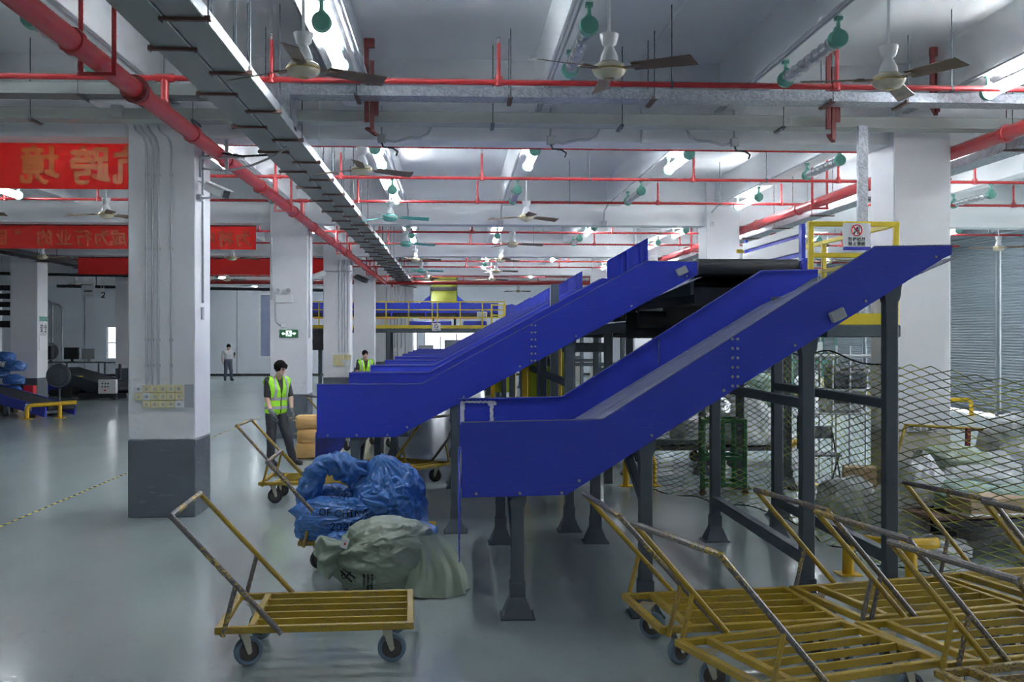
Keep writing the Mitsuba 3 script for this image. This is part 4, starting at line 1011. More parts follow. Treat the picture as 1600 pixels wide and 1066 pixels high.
# ---------------------------------------------------------------- ceiling fans
def fan_protos():
    out = {}
    for nm, bm, hm, gm in (('brown', 'mat_blade', 'mat_fan_body', 'mat_gold'), ('teal', 'mat_teal_fan', 'mat_teal_fan', 'mat_fan_body')):
        P_ = Proto()
        P_.add('motor', lathe([(0.02, -0.075), (0.05, -0.072), (0.095, -0.06), (0.118, -0.04), (0.13, -0.015), (0.13, 0.015), (0.118, 0.035), (0.09, 0.05), (0.04, 0.058)], 28), hm, smooth=40)
        P_.add('trim_ring', cat(lathe([(0.128, -0.012), (0.136, -0.008), (0.136, 0.002), (0.128, 0.006)], 28), lathe([(0.045, -0.0735), (0.03, -0.079), (0.0, -0.08)], 18)), gm, smooth=40)
        P_.add('collar', lathe([(0.05, 0.055), (0.075, 0.062), (0.072, 0.10), (0.05, 0.15), (0.036, 0.18), (0.058, 0.20), (0.075, 0.26), (0.078, 0.28), (0.03, 0.285)], 24), 'mat_white', smooth=40)
        for i in range(3):
            a = 120 * i
            n = 12
            v, f = [], []
            for j in range(n + 1):
                t = j / n
                x = 0.20 + 0.50 * t
                w = 0.058 + 0.017 * t
                dz = 0.004 - 0.012 * t
                pit = -0.30
                for s, h in ((-1, 0.003), (1, 0.003), (1, -0.003), (-1, -0.003)):
                    camber = 0.0
                    v.append([x + (0.02 if s > 0 and j == n else 0), s * w * math.cos(pit), dz + s * w * math.sin(pit) + h + camber])
            for j in range(n):
                for q in range(4):
                    b, c = q, (q + 1) % 4
                    f += [[4*j + b, 4*j + c, 4*j + 4 + c], [4*j + b, 4*j + 4 + c, 4*j + 4 + b]]
            f += [[0, 2, 1], [0, 3, 2], [4*n, 4*n + 1, 4*n + 2], [4*n, 4*n + 2, 4*n + 3]]
            bl = trimesh.Trimesh(v, f, process=False)
            bl.fix_normals()
            arm = cat(box(0.10, 0.25, -0.028, 0.028, -0.006, 0.004), box(0.21, 0.27, -0.045, 0.045, -0.004, 0.006))
            M = T().rotate([0, 0, 1], a)
            e = '' if i == 0 else '_%03d' % i
            P_.add('blade' + e, bl, bm, M=M)
            P_.add('blade' + e + '__arm', arm, bm, M=M)
        out[nm] = P_
    return out


FP = fan_protos()
FANS = [(-1.19, 8.4, 4.27, 'brown', 30, 'c', 'leftmost of the three near fans, by the lit lamp'), (1.235, 8.3, 4.27, 'brown', 88, 'c', 'middle of the three near fans, under the unlit lamp'), (3.55, 8.4, 4.24, 'brown', 55, 'c', 'rightmost of the three near fans'),
        (-1.16, 13.4, 4.26, 'brown', -90, 'b', 'below the first beam just right of the cable trays'), (-1.13, 18.7, 4.25, 'teal', 15, 'c', 'nearest teal one, right of the cable trays'), (1.28, 18.5, 4.25, 'brown', 35, 'c', 'in the middle of the second bay'),
        (-1.09, 24.0, 4.25, 'teal', 20, 'b', 'second teal one, below the second beam'), (1.34, 24.0, 4.25, 'brown', 5, 'b', 'above the guard plate, below the second beam'), (-1.05, 28.9, 4.25, 'brown', 10, 'c', 'third bay beside the trays'), (1.3, 28.9, 4.25, 'brown', 45, 'c', 'third bay middle'),
        (-1.05, 34.0, 4.25, 'teal', 5, 'b', 'farthest teal one'), (1.37, 34.0, 4.25, 'brown', 0, 'b', 'above the yellow chute plate, right'), (8.1, 23.6, 4.25, 'brown', 30, 'b', 'seen through the yellow railing'), (13.0, 24.4, 4.25, 'brown', 60, 'b', 'at the right edge before the shutters'),
        (-6.0, 14.2, 4.25, 'brown', 10, 'b', 'blade tip at the left edge over the first banner'), (-6.0, 18.5, 4.25, 'brown', 55, 'c', 'left bay, between first and second banner'), (-8.4, 18.5, 4.25, 'brown', 0, 'c', 'left edge above the second banner'),
        (-8.57, 23.9, 4.25, 'brown', 15, 'b', 'before the second banner'), (-10.9, 28.5, 4.25, 'brown', 40, 'c', 'over the far left column'), (-10.7, 33.2, 4.25, 'brown', 0, 'b', 'before the third banner, left'), (-5.95, 28.6, 4.25, 'brown', 20, 'c', 'before the third banner, right'),
        (-8.4, 39.5, 4.25, 'brown', 30, 'c', 'far back behind the third banner'), (-5.9, 41.8, 4.25, 'brown', 70, 'b', 'far back left of the second column'), (-15.5, 44.0, 4.25, 'brown', 30, 'b', 'far left back over the desks'), (-13.6, 46.0, 4.25, 'brown', 80, 'b', 'far left back by the hanging signs'), (1.4, 39.0, 4.25, 'brown', 30, 'c', 'right of the yellow chute plate, far back'), (-1.0, 39.0, 4.25, 'brown', 70, 'c', 'left of the yellow chute plate, far back'), (10.5, 29.0, 4.25, 'brown', 70, 'c', 'right bay far back'), (3.0, 49.0, 4.25, 'brown', 30, 'b', 'farthest, over the bright end window')]
for x, y, z, cname, a, mount, lab in FANS:
    k = FP[cname].stamp('ceiling_fan', '%s three-blade ceiling fan, %s' % (cname, lab), 'fan', place(x, y, z, a), 'ceiling fans')
    near_beam = any(abs(y - (r + 0.35)) < 0.9 for r in ROWS)
    top = ZC
    part(k, 'down_rod', cat(cyl([x, y, z + 0.27], [x, y, top], 0.012, 8), lathe([(0.05, 0), (0.045, 0.03), (0.02, 0.06)], 12, 'z', (x, y, top - 0.06))), 'mat_white', smooth=40)
# ---------------------------------------------------------------- fixtures on the columns
def clip(x, y, z):
    return box(x - 0.022, x + 0.022, y - 0.012, y, z - 0.012, z + 0.012)


for i, (x, xt) in enumerate(((-3.62, -3.71), (-3.555, -3.63), (-3.485, -3.55), (-3.335, -3.43))):
    yf = 12.62 - 0.014
    k = single('column_conduit', tube([[x, yf, 1.575], [x, yf, 4.36], [x - 0.012, yf, 4.43], [x - 0.04, yf, 4.50], [xt - 0.03, yf, 4.57], [xt - 0.06, yf, 4.63]], 0.0125 if i != 2 else 0.016, 10), 'mat_conduit',
               '%s grey conduit running down the front of the large left column' % ['leftmost', 'second', 'third and thickest', 'rightmost'][i], 'conduit', 'conduits on the left foreground column', smooth=True)
    part(k, 'clip', cat([clip(x, 12.62, z) for z in (4.05, 3.18, 2.1, 1.8)]), 'mat_bolt')
k = thing('switch_panel', 'three rows of cream switch boxes at the foot of the conduits on the left column', 'switch panel')
for r in range(3):
    for c in range(6):
        if r == 2 and c == 0:
            continue
        x, z = -3.752 + 0.0935 * c, 1.57 - 0.0905 * (r + 1)
        wht = (r, c) in ((0, 0), (1, 1), (2, 5))
        b = part(k, 'switch_box', rbox(x + 0.001, x + 0.0925, 12.575, 12.62, z + 0.002, z + 0.0885, 0.006), 'mat_white' if wht else 'mat_cream', label='white switch box' if wht else None)
        part(b, 'switch', cat(lathe([(0.02, 0), (0.018, 0.008), (0.004, 0.009)], 12, 'y').apply_transform(trimesh.transformations.rotation_matrix(np.pi, [0, 0, 1])).apply_translation([x + 0.047, 12.575, z + 0.045]), box(x + 0.06, x + 0.068, 12.568, 12.575, z + 0.05, z + 0.058)), 'mat_grey_plastic')
single('plaster_patch', box(-3.185, -3.075, 12.617, 12.62, 1.30, 1.575), 'mat_conduit', 'grey patch on the left column right of the switch boxes', 'patch')


def cctv(label, x, y, z, s=1.0, sgn=1, dark=False):
    k = thing('security_camera', label, 'camera')
    body = rbox(-0.14, 0.14, -0.055, 0.055, -0.045, 0.045, 0.018)
    visor = box(-0.12, 0.18, -0.06, 0.06, 0.045, 0.052)
    lens = cat(box(0.14, 0.147, -0.045, 0.045, -0.04, 0.04))
    M = T().translate([x, y, z]).rotate([0, 0, 1], -28 if sgn > 0 else 208).rotate([0, 1, 0], 22).scale([s, s, s])
    part(k, 'housing', body, 'mat_black' if dark else 'mat_white', M=M)
    part(k, 'visor', visor, 'mat_black' if dark else 'mat_white', M=M)
    part(k, 'lens_window', lens, 'mat_black', M=M)
    return k


k = cctv('white bullet security camera on the right side of the large left column', -2.83, 12.70, 3.89, 1.15)
part(k, 'bracket', cat(tube([[-3.06, 12.74, 3.80], [-2.9, 12.73, 3.80], [-2.88, 12.73, 3.9]], 0.012, 8), rbox(-3.06, -3.0, 12.68, 12.8, 3.76, 3.84, 0.01), tube([[-3.05, 12.74, 4.0], [-2.98, 12.73, 3.97], [-2.96, 12.73, 3.95]], 0.008, 6)), 'mat_conduit')
single('column_conduit', cat(cyl([-3.045, 12.95, 2.55], [-3.045, 12.95, 4.5], 0.014, 8), rbox(-3.06, -3.035, 12.91, 12.99, 2.35, 2.5, 0.005)), 'mat_conduit', 'thin conduit with a small switch down the right side of the left column', 'conduit', smooth=30)
k = thing('pipe_clamp_rig', 'loose black hoses and grey bracket tied to the red main beside the left column', 'bracket')
part(k, 'bracket_frame', cat(bar((-3.05, 12.75, 4.28), (-2.5, 12.75, 4.30), 0.05, 0.03), bar((-3.03, 12.75, 4.05), (-3.03, 12.75, 4.3), 0.03, 0.03, up=(0, 1, 0)), bar((-2.72, 12.76, 4.1), (-2.72, 12.76, 4.5), 0.04, 0.03, up=(0, 1, 0))), 'mat_conduit')
part(k, 'hose', tube([[-3.02, 12.8, 4.16], [-2.7, 12.7, 4.12], [-2.4, 12.6, 4.17], [-2.1, 12.5, 4.27], [-1.95, 12.4, 4.36]], 0.014, 8), 'mat_grey_plastic', smooth=True)
part(k, 'hose', tube([[-3.0, 12.8, 4.30], [-2.75, 12.7, 4.33], [-2.5, 12.6, 4.28], [-2.2, 12.5, 4.28]], 0.012, 8), 'mat_rubber', smooth=True)

yf = 22.2
k = thing('emergency_light', 'white emergency light with two round lamp heads on the second left column', 'emergency light')
part(k, 'housing', rbox(-3.73, -3.36, yf - 0.06, yf, 2.84, 3.0, 0.015), 'mat_white')
for x in (-3.66, -3.44):
    h = part(k, 'lamp_head', lathe([(0.03, -0.03), (0.06, -0.01), (0.065, 0.03), (0.055, 0.035)], 18, 'y').apply_transform(trimesh.transformations.rotation_matrix(np.pi, [0, 0, 1])).apply_translation([x, yf - 0.06, 3.09]), 'mat_white', smooth=40)
    part(h, 'lens', cyl([x, yf - 0.1, 3.09], [x, yf - 0.094, 3.09], 0.05, 18), 'mat_conduit')
part(k, 'conduit', tube([[-3.72, yf - 0.02, 2.85], [-3.72, yf - 0.02, 2.5], [-3.70, yf - 0.02, 2.43], [-3.6, yf - 0.02, 2.36], [-3.52, yf - 0.02, 2.36]], 0.014, 8), 'mat_conduit', smooth=True)
part(k, 'outlet_box', rbox(-3.60, -3.50, yf - 0.04, yf, 2.32, 2.41, 0.008), 'mat_white')
k = thing('exit_sign', 'green exit sign with white arrow and running man on the second left column', 'sign')
part(k, 'board', rbox(-3.64, -3.255, yf - 0.03, yf, 2.115, 2.28, 0.006), 'mat_green')
scene['mat_exit_lit'] = {'type': 'diffuse', 'reflectance': rgb((0.75, 0.85, 0.8))}
TAKEN.add('mat_exit_lit')
ar = unary_union([Polygon([(-0.15, 0), (-0.11, 0.035), (-0.11, 0.012), (-0.07, 0.012), (-0.07, -0.012), (-0.11, -0.012), (-0.11, -0.035)])])
door = sbox(-0.055, -0.055, 0.06, 0.062)
man = unary_union([Point(0.0, 0.035).buffer(0.013), LineString([(0.0, 0.02), (0.01, -0.01)]).buffer(0.012), LineString([(0.012, -0.01), (-0.02, -0.03), (-0.03, -0.05)]).buffer(0.007), LineString([(0.012, -0.01), (0.03, -0.03), (0.05, -0.035)]).buffer(0.007), LineString([(-0.035, 0.0), (-0.01, 0.015), (0.035, 0.005)]).buffer(0.006)])
em = {'emitter': {'type': 'area', 'radiance': rgb((0.35, 0.5, 0.42))}}
for nm, g in (('arrow', ar), ('running_man', door.difference(man)), ('lettering', unary_union([sbox(0.075, -0.01, 0.15, 0.02), Polygon([(0.09, -0.01), (0.14, -0.01), (0.115, -0.03)])]))):
    part(k, nm, {**mk(plate_xz(g, -0.004, 0).apply_translation([-3.447, yf - 0.03, 2.198]), 'mat_exit_lit'), **em})
single('column_conduit', cat(cyl([-3.045, 22.4, 2.3], [-3.045, 22.4, 4.5], 0.014, 8), rbox(-3.06, -3.03, 22.36, 22.44, 2.1, 2.3, 0.005), cyl([-3.8, 22.19, 2.9], [-3.8, 22.19, 4.2], 0.012, 8)), 'mat_conduit', 'thin conduits down the sides of the second left column', 'conduit', smooth=30)

yf = 31.2
for i, x in enumerate((-3.38, -3.28, -3.21, -3.12)):
    single('column_conduit', cyl([x, yf - 0.015, 1.66], [x, yf - 0.015, 4.4], 0.015, 8), 'mat_conduit', 'grey conduit on the third left column, %s of four' % ['first', 'second', 'third', 'fourth'][i], 'conduit', 'conduits on the third left column', smooth=True)
k = thing('switch_panel', 'cream and white switch boxes on the third left column behind the worker', 'switch panel')
for r in range(4):
    for c in range(6):
        x, z = -3.55 + 0.087 * c, 1.60 - 0.085 * (r + 1)
        part(k, 'switch_box', rbox(x, x + 0.084, yf - 0.04, yf, z, z + 0.082, 0.006), 'mat_white' if (r >= 2 and c >= 4) or (r == 2 and c > 2) else 'mat_cream')
k = cctv('white security camera left of the third left column', -3.98, 31.1, 3.92, 1.7, -1)
part(k, 'bracket', bar((-3.84, 31.4, 3.98), (-3.98, 31.1, 3.98), 0.03, 0.03), 'mat_conduit')
k = cctv('black security camera right of the third left column', -2.78, 31.6, 3.86, 1.5, 1, True)
part(k, 'bracket', bar((-3.06, 31.6, 4.0), (-2.8, 31.6, 3.92), 0.03, 0.03), 'mat_conduit')
single('cable_run', cyl([-3.9, 31.18, 4.05], [-3.0, 31.18, 4.05], 0.018, 8), 'mat_conduit', 'dark cable clipped across the third left column', 'cable', smooth=True)
# pipes down the wall by the fifth column
for i in range(6):
    single('wall_pipe', cyl([-3.0 + 0.16 * i, 47.2 + 0.3 * (i % 3), 0.6 if i % 2 else 1.6], [-3.0 + 0.16 * i, 47.2 + 0.3 * (i % 3), 5.4], 0.03, 8), 'mat_conduit', 'grey pipe rising beside the far left columns, %s of six' % ['leftmost', 'second', 'third', 'fourth', 'fifth', 'rightmost'][i], 'pipe', 'grey pipes by the far left columns', smooth=True)
single('pipe_shaft', rbox(-3.06, -1.9, 48.6, 50.4, 0, ZC, 0.01), 'mat_column', 'white boxed shaft beside the farthest left column', 'shaft', kind='structure')
# right column sockets
k = thing('socket_strip', 'white socket strip on the right column above its beige foot', 'socket')
part(k, 'plate', rbox(5.55, 5.88, 12.58, 12.62, 0.97, 1.06, 0.006), 'mat_white')
for i in range(4):
    part(k, 'socket', box(5.575 + 0.078 * i, 5.625 + 0.078 * i, 12.574, 12.58, 0.99, 1.04), 'mat_grey_plastic')

# ---------------------------------------------------------------- red banners
def banner(label, x0, x1, y, z0, z1, text, tmat, size, zt, wave=0.012):
    k = thing('banner', label, 'banner', 'red banners hung across the hall')
    n, m = 120, 6
    v, f = [], []
    for side in (0, 1):
        for i in range(n + 1):
            for j in range(m + 1):
                x = x0 + (x1 - x0) * i / n
                t = j / m
                yy = y + wave * math.sin(x * 2.3 + 0.6 * t) * (1 - t) + 0.003 * side
                v.append([x, yy, z0 + (z1 - z0) * t])
    N = (n + 1) * (m + 1)
    for i in range(n):
        for j in range(m):
            a, b, c, d = i*(m+1)+j, (i+1)*(m+1)+j, (i+1)*(m+1)+j+1, i*(m+1)+j+1
            f += [[a, b, c], [a, c, d], [N+a, N+c, N+b], [N+a, N+d, N+c]]
    part(k, 'cloth', trimesh.Trimesh(v, f, process=False), 'mat_banner', smooth=True)
    part(k, 'top_rod', cyl([x0, y, z1], [x1, y, z1], 0.014, 8), 'mat_rust_red')
    for xc, ch in text:
        g = glyph_mesh(ch, size, 0.015).subdivide()
        w = np.array(g.vertices)
        g = trimesh.Trimesh(np.stack([xc + size / 2 - w[:, 0], y + wave * np.sin((xc + size / 2 - w[:, 0]) * 2.3 + 0.6 * ((zt + w[:, 1] - z0) / (z1 - z0))) * (1 - (zt + w[:, 1] - z0) / (z1 - z0)) - 0.006 + w[:, 2], zt + w[:, 1]], 1), g.faces, process=False)
        g.fix_normals()
        part(k, 'character', g, tmat)
    return k


banner('nearest red banner with large orange characters seen from behind, left of the foreground column', -9.4, -3.86, 13.28, 3.97, 4.56, [(-5.12, '境'), (-4.5, '跨'), (-3.98, '航')], 'mat_banner_text', 0.50, 4.08)
banner('second red banner with dark characters seen from behind, passing behind the foreground column', -14.0, -4.28, 23.01, 4.02, 4.53, [(-4.55, '为'), (-4.93, '将'), (-5.32, '中'), (-7.2, '成'), (-7.55, '为'), (-7.95, '行'), (-8.35, '业'), (-8.75, '的'), (-9.2, '“'), (-9.7, '国')], 'mat_banner_text_dark', 0.36, 4.12)
banner('farthest plain bright red banner behind the second left column', -11.1, -3.86, 31.7, 3.97, 4.47, [], 'mat_banner_text', 0.3, 4.1, 0.02)
# ---------------------------------------------------------------- machines and things in the left bay
def belt_machine(label, p0, p1, width, z0, z1, th, body='mat_steel', skirt='mat_blue'):
    """inclined belt conveyor from p0 (high end) to p1 (low end)"""
    k = thing('mobile_conveyor', label, 'conveyor')
    a, b = np.array([*p0, z0], float), np.array([*p1, z1], float)
    part(k, 'belt', bar(a, b, width - 0.12, 0.04), 'mat_rubber')
    d = (b - a) / np.linalg.norm(b - a)
    s = np.cross(d, [0, 0, 1])
    s /= np.linalg.norm(s)
    for sg in (-1, 1):
        o = s * sg * (width / 2 - 0.03)
        part(k, 'side_frame', bar(a + o - [0, 0, th / 2 - 0.03], b + o - [0, 0, th / 2 - 0.03], 0.05, th), skirt)
    part(k, 'roller', cyl(b - s * (width / 2 - 0.06), b + s * (width / 2 - 0.06), 0.06, 14), 'mat_rubber', smooth=40)
    part(k, 'roller', cyl(a - s * (width / 2 - 0.06), a + s * (width / 2 - 0.06), 0.06, 14), 'mat_rubber', smooth=40)
    for t in (0.12, 0.55):
        for sg in (-1, 1):
            q = a + (b - a) * t + s * sg * (width / 2 - 0.06)
            part(k, 'leg', bar((q[0], q[1], 0.08), (q[0], q[1], q[2] - th * 0.6), 0.09, 0.09, up=(0, 1, 0)), body)
            part(k, 'wheel', cyl([q[0], q[1] - 0.03, 0.08], [q[0], q[1] + 0.03, 0.08], 0.08, 14), 'mat_rubber', smooth=40)
    return k


def control_box(k, x, y, z, w, h, d=0.2):
    b = part(k, 'control_box', rbox(x - w/2, x + w/2, y - d, y, z, z + h, 0.012), 'mat_white')
    for r in range(2):
        for c in range(3):
            part(b, 'button', cyl([x - w * 0.25 + c * w * 0.16, y - d - 0.015, z + h * (0.72 - 0.22 * r)], [x - w * 0.25 + c * w * 0.16, y - d, z + h * (0.72 - 0.22 * r)], 0.025, 10), 'mat_ink')
    part(b, 'stop_button', cyl([x - w * 0.1, y - d - 0.03, z + h * 0.25], [x - w * 0.1, y - d, z + h * 0.25], 0.03, 12), 'mat_sign_red')


k = belt_machine('dark inclined belt conveyor with blue sides and white control box in the left back', (-13.7, 38.0), (-11.0, 36.5), 1.3, 0.98, 0.36, 0.42, skirt='mat_steel')
part(k, 'blue_panel', rbox(-14.9, -13.3, 37.6, 38.8, 0.1, 0.86, 0.02), 'mat_blue')
part(k, 'base_frame', cat(box(-14.0, -11.2, 37.2, 37.4, 0.05, 0.28), box(-12.6, -11.0, 36.0, 36.3, 0.05, 0.22), box(-13.2, -12.9, 36.2, 37.4, 0.05, 0.4)), 'mat_black')
control_box(k, -11.55, 35.9, 0.22, 0.58, 0.47)
w = part(k, 'warning_plate', box(-13.0, -12.75, 36.9, 36.92, 0.52, 0.78), 'mat_yellow')
part(w, 'triangle', plate_xz([(-12.96, 0.56), (-12.79, 0.56), (-12.875, 0.73)], 36.89, 36.9), 'mat_ink')
for x in (-11.9, -11.45):
    part(k, 'post', cyl([x, 38.2, 0.1], [x, 38.2, 1.15], 0.05, 10), 'mat_black')
k = belt_machine('low belt conveyor with blue sides and yellow hoop at the left edge', (-13.4, 30.0), (-10.35, 28.3), 1.0, 0.86, 0.26, 0.26)
control_box(k, -11.95, 27.6, 0.28, 0.34, 0.5)
part(k, 'warning_plate', moved(box(-0.09, 0.09, -0.005, 0, -0.09, 0.09), -11.1, 28.1, 0.28, 10, (0, 1, 0)), 'mat_white')
k = thing('guard_hoop', 'low yellow pipe guard around the left conveyor end', 'guard')
part(k, 'rail', tube([[-11.01, 27.78, 0.02], [-11.01, 27.78, 0.26], [-10.97, 27.8, 0.33], [-10.9, 27.83, 0.35], [-10.4, 28.05, 0.37], [-9.95, 28.3, 0.40]], 0.055, 12), 'mat_yellow_deep', smooth=True)
part(k, 'post', cyl([-10.3, 28.1, 0], [-10.3, 28.1, 0.37], 0.055, 12), 'mat_yellow_deep', smooth=True)
part(k, 'base_plate', box(-11.13, -10.89, 27.66, 27.9, 0, 0.015), 'mat_yellow_deep')
part(k, 'base_plate', box(-10.42, -10.18, 27.98, 28.22, 0, 0.015), 'mat_yellow_deep')
k = thing('pedestal_fan', 'dark pedestal fan with round head before the left back conveyor', 'fan')
part(k, 'base', lathe([(0.32, 0), (0.30, 0.03), (0.05, 0.06)], 24, 'z', (-10.75, 29.3, 0)), 'mat_rubber', smooth=40)
part(k, 'pole', cyl([-10.75, 29.3, 0.05], [-10.75, 29.3, 1.0], 0.025, 10), 'mat_steel')
part(k, 'head', lathe([(0.06, -0.12), (0.14, -0.1), (0.30, -0.06), (0.335, 0.0), (0.30, 0.06), (0.08, 0.09)], 28, 'y', (-10.75, 29.25, 1.06)), 'mat_rubber', smooth=40)
part(k, 'grille', cat([lathe([(r, -0.002), (r + 0.008, -0.002), (r + 0.008, 0.008), (r, 0.008)], 28, 'y', (-10.75, 29.25 - 0.13 + 0.06 * (r / 0.3) ** 2, 1.06)) for r in (0.1, 0.17, 0.24, 0.31)]), 'mat_steel')
k = thing('fire_box', 'red fire extinguisher box leaning at the foot of the far left column', 'fire box')
part(k, 'cabinet', rbox(-12.36, -12.07, 30.9, 31.15, 0.40, 0.72, 0.015), 'mat_sign_red')
part(k, 'label_strip', box(-12.24, -12.09, 30.89, 30.9, 0.43, 0.47), 'mat_yellow')
part(k, 'stand', rbox(-12.52, -11.93, 30.7, 31.15, 0.0, 0.37, 0.02), 'mat_rust_red')
for i, (x, y, z, s) in enumerate(((-13.75, 30.0, 1.95, 0.42), (-13.4, 29.9, 1.45, 0.40), (-14.0, 30.2, 1.4, 0.45), (-13.35, 29.8, 0.95, 0.42), (-13.9, 30.0, 0.9, 0.45), (-13.7, 29.9, 0.45, 0.46))):
    pass
# tables with screens by the end wall
k = thing('work_table', 'long work table below the left end wall', 'table')
part(k, 'top', rbox(-18.6, -13.2, 45.2, 46.2, 1.0, 1.05, 0.01), 'mat_steel_light')
for x in (-18.4, -16.6, -15.0, -13.4):
    for y in (45.3, 46.1):
        part(k, 'leg', bar((x, y, 0), (x, y, 1.0), 0.06, 0.06, up=(0, 1, 0)), 'mat_steel_light')
for i, (x, w, h, m, lab) in enumerate(((-16.2, 0.62, 0.5, 'mat_black', 'black computer screen on the left work table'), (-15.5, 0.55, 0.45, 'mat_grey_plastic', 'grey computer screen right of the black one on the work table'), (-17.5, 0.9, 0.55, 'mat_rubber', 'dark machine housing at the left of the work table'))):
    k = thing('monitor', lab, 'monitor')
    part(k, 'screen', rbox(x - w/2, x + w/2, 45.5, 45.6 if i < 2 else 46.0, 1.16, 1.16 + h, 0.015), m)
    part(k, 'stand', cat(box(x - 0.05, x + 0.05, 45.56, 45.62, 1.05, 1.3), box(x - 0.15, x + 0.15, 45.45, 45.75, 1.05, 1.07)), m)
k = thing('wall_fan', 'round wire cage fan standing on the left work table', 'fan')
part(k, 'cage', cat(lathe([(0.36, -0.03), (0.38, -0.02), (0.38, 0.02), (0.36, 0.03)], 32, 'y', (-17.3, 46.1, 1.5)), cat([bar((-17.3 - 0.36 * math.cos(a), 46.1, 1.5 - 0.36 * math.sin(a)), (-17.3 + 0.36 * math.cos(a), 46.1, 1.5 + 0.36 * math.sin(a)), 0.01) for a in np.arange(12) * np.pi / 12])), 'mat_conduit')
part(k, 'stand', bar((-17.3, 46.15, 1.05), (-17.3, 46.15, 1.5), 0.05, 0.05, up=(0, 1, 0)), 'mat_rubber')
# dark storage shelf high at the far left edge
k = thing('overhead_conveyor', 'dark overhead steel gangway at the far left edge beside the column', 'gangway')
part(k, 'deck', box(-22, -13.1, 32.5, 34.5, 2.42, 2.6), 'mat_rubber')
for z in (2.85, 3.1, 3.35, 3.6):
    part(k, 'rail', bar((-22, 32.5, z), (-13.1, 32.5, z), 0.06, 0.16), 'mat_black')
for x in (-20, -17, -13.2):
    part(k, 'post', bar((x, 32.45, 0), (x, 32.45, 3.7), 0.14, 0.14, up=(0, 1, 0)), 'mat_black')
part(k, 'blue_lamp_sign', box(-14.3, -13.9, 32.4, 32.45, 2.95, 3.1), 'mat_sign_blue')
# pipes down the end wall
for i, x in enumerate((-21.6, -21.2, -20.7)):
    single('wall_pipe', tube([[x, 56.8, 0.3], [x, 56.8, 4.0 - 0.2 * i], [x - 0.2, 56.8, 4.2 - 0.2 * i], [x - 0.7, 56.8, 4.25 - 0.2 * i]], 0.06, 8), 'mat_conduit', 'grey pipe on the end wall beside the far left column, %s one' % ['leftmost', 'middle', 'rightmost'][i], 'pipe', 'pipes on the end wall', smooth=True)
# notice on the far left column
k = thing('safety_notice', 'white and green safety notice hung on the far left column', 'notice')
part(k, 'board', box(-12.068, -12.055, 31.3, 31.9, 1.72, 2.72), 'mat_white')
part(k, 'header', box(-12.056, -12.052, 31.3, 31.9, 2.58, 2.72), 'mat_teal')
for j, ch in enumerate('安全'):
    g = glyph_mesh(ch, 0.26, 0.004)
    w = np.array(g.vertices)
    g = trimesh.Trimesh(np.stack([-12.056 + w[:, 2], 31.34 + w[:, 0] + 0.28 * j, 2.28 + w[:, 1]], 1), g.faces, process=False)
    g.fix_normals()
    part(k, 'character', g, 'mat_ink')
part(k, 'text_line', cat([box(-12.056, -12.053, 31.36, 31.84 - 0.06 * (i % 2), 2.22 - 0.05 * i, 2.235 - 0.05 * i) for i in range(2)]), 'mat_ink', kind='stuff')
# hanging signs
for nm, x, y, w, z0, z1, lab in (('a', -12.78, 37.5, 0.45, 3.55, 3.92, 'white area sign hanging on two rods over the left back'), ('b', -12.62, 38.5, 0.14, 3.42, 3.85, 'narrow white number sign hanging beside the wide one')):
    k = thing('hanging_sign', lab, 'sign')
    part(k, 'board', rbox(x - w/2, x + w/2, y, y + 0.03, z0, z1, 0.006), 'mat_white')
    for s in (-0.35, 0.35):
        part(k, 'rod', cyl([x + s * w, y + 0.015, z1], [x + s * w, y + 0.015, ZC], 0.012, 6), 'mat_white')
    if nm == 'a':
        part(k, 'lettering', cat([box(x - 0.14 + 0.058 * i, x - 0.10 + 0.058 * i, y - 0.003, y, 3.69, 3.75) for i in range(5)]), 'mat_ink', kind='stuff')
    else:
        part(k, 'number', cat(moved(meshkit.text_mesh('2', 0.2, 0.004, True), 0, 0, 0, 90, (1, 0, 0)).apply_translation([x - 0.06, y, 3.53])), 'mat_ink')
# column at the left of the end window, distant grey foot: white door strip
single('door_strip', box(-16.75, -16.6, 55.5, 55.8, 0.9, 4.4), 'mat_white', 'narrow white upright strip beside the end window', 'trim', kind='structure')

# ---------------------------------------------------------------- bridge platform at the back, with yellow railing
k = thing('bridge_platform', 'raised back platform with yellow railing across the hall', 'platform')
bx0, bx1, by = -7.2, 2.15, 44.0
part(k, 'deck', box(bx0, bx1, by, by + 2.6, 2.42, 2.48), 'mat_steel_light')
part(k, 'edge_beam', box(bx0, bx1, by, by + 0.08, 2.28, 2.46), 'mat_steel')
part(k, 'toe_board', box(bx0, bx1, by - 0.02, by, 2.46, 2.60), 'mat_yellow')
for z, nm in ((3.58, 'top_rail'), (3.24, 'mid_rail'), (2.92, 'mid_rail')):
    part(k, nm, bar((bx0, by, z), (bx1, by, z), 0.05, 0.05), 'mat_yellow')
for x in (-7.1, -6.2, -5.6, -4.7, -3.76, -2.82, -1.88, -0.9, -0.68, 0.27, 1.2, 2.12):
    part(k, 'rail_post', bar((x, by, 2.46), (x, by, 3.6), 0.05, 0.05, up=(0, 1, 0)), 'mat_yellow')
for x in (-5.55, -2.75, 2.0):
    part(k, 'leg', bar((x, by + 0.1, 0), (x, by + 0.1, 2.3), 0.16, 0.16, up=(0, 1, 0)), 'mat_steel')
    part(k, 'leg', bar((x, by + 2.5, 0), (x, by + 2.5, 2.3), 0.16, 0.16, up=(0, 1, 0)), 'mat_steel')
part(k, 'brace', bar((1.9, by + 1, 2.25), (0.2, by + 1.4, 1.2), 0.2, 0.2), 'mat_steel')
k = thing('climbing_sign', 'small white warning sign on the toe board of the back platform', 'sign')
part(k, 'board', box(-0.9, -0.55, by - 0.05, by - 0.03, 2.36, 2.68), 'mat_white')
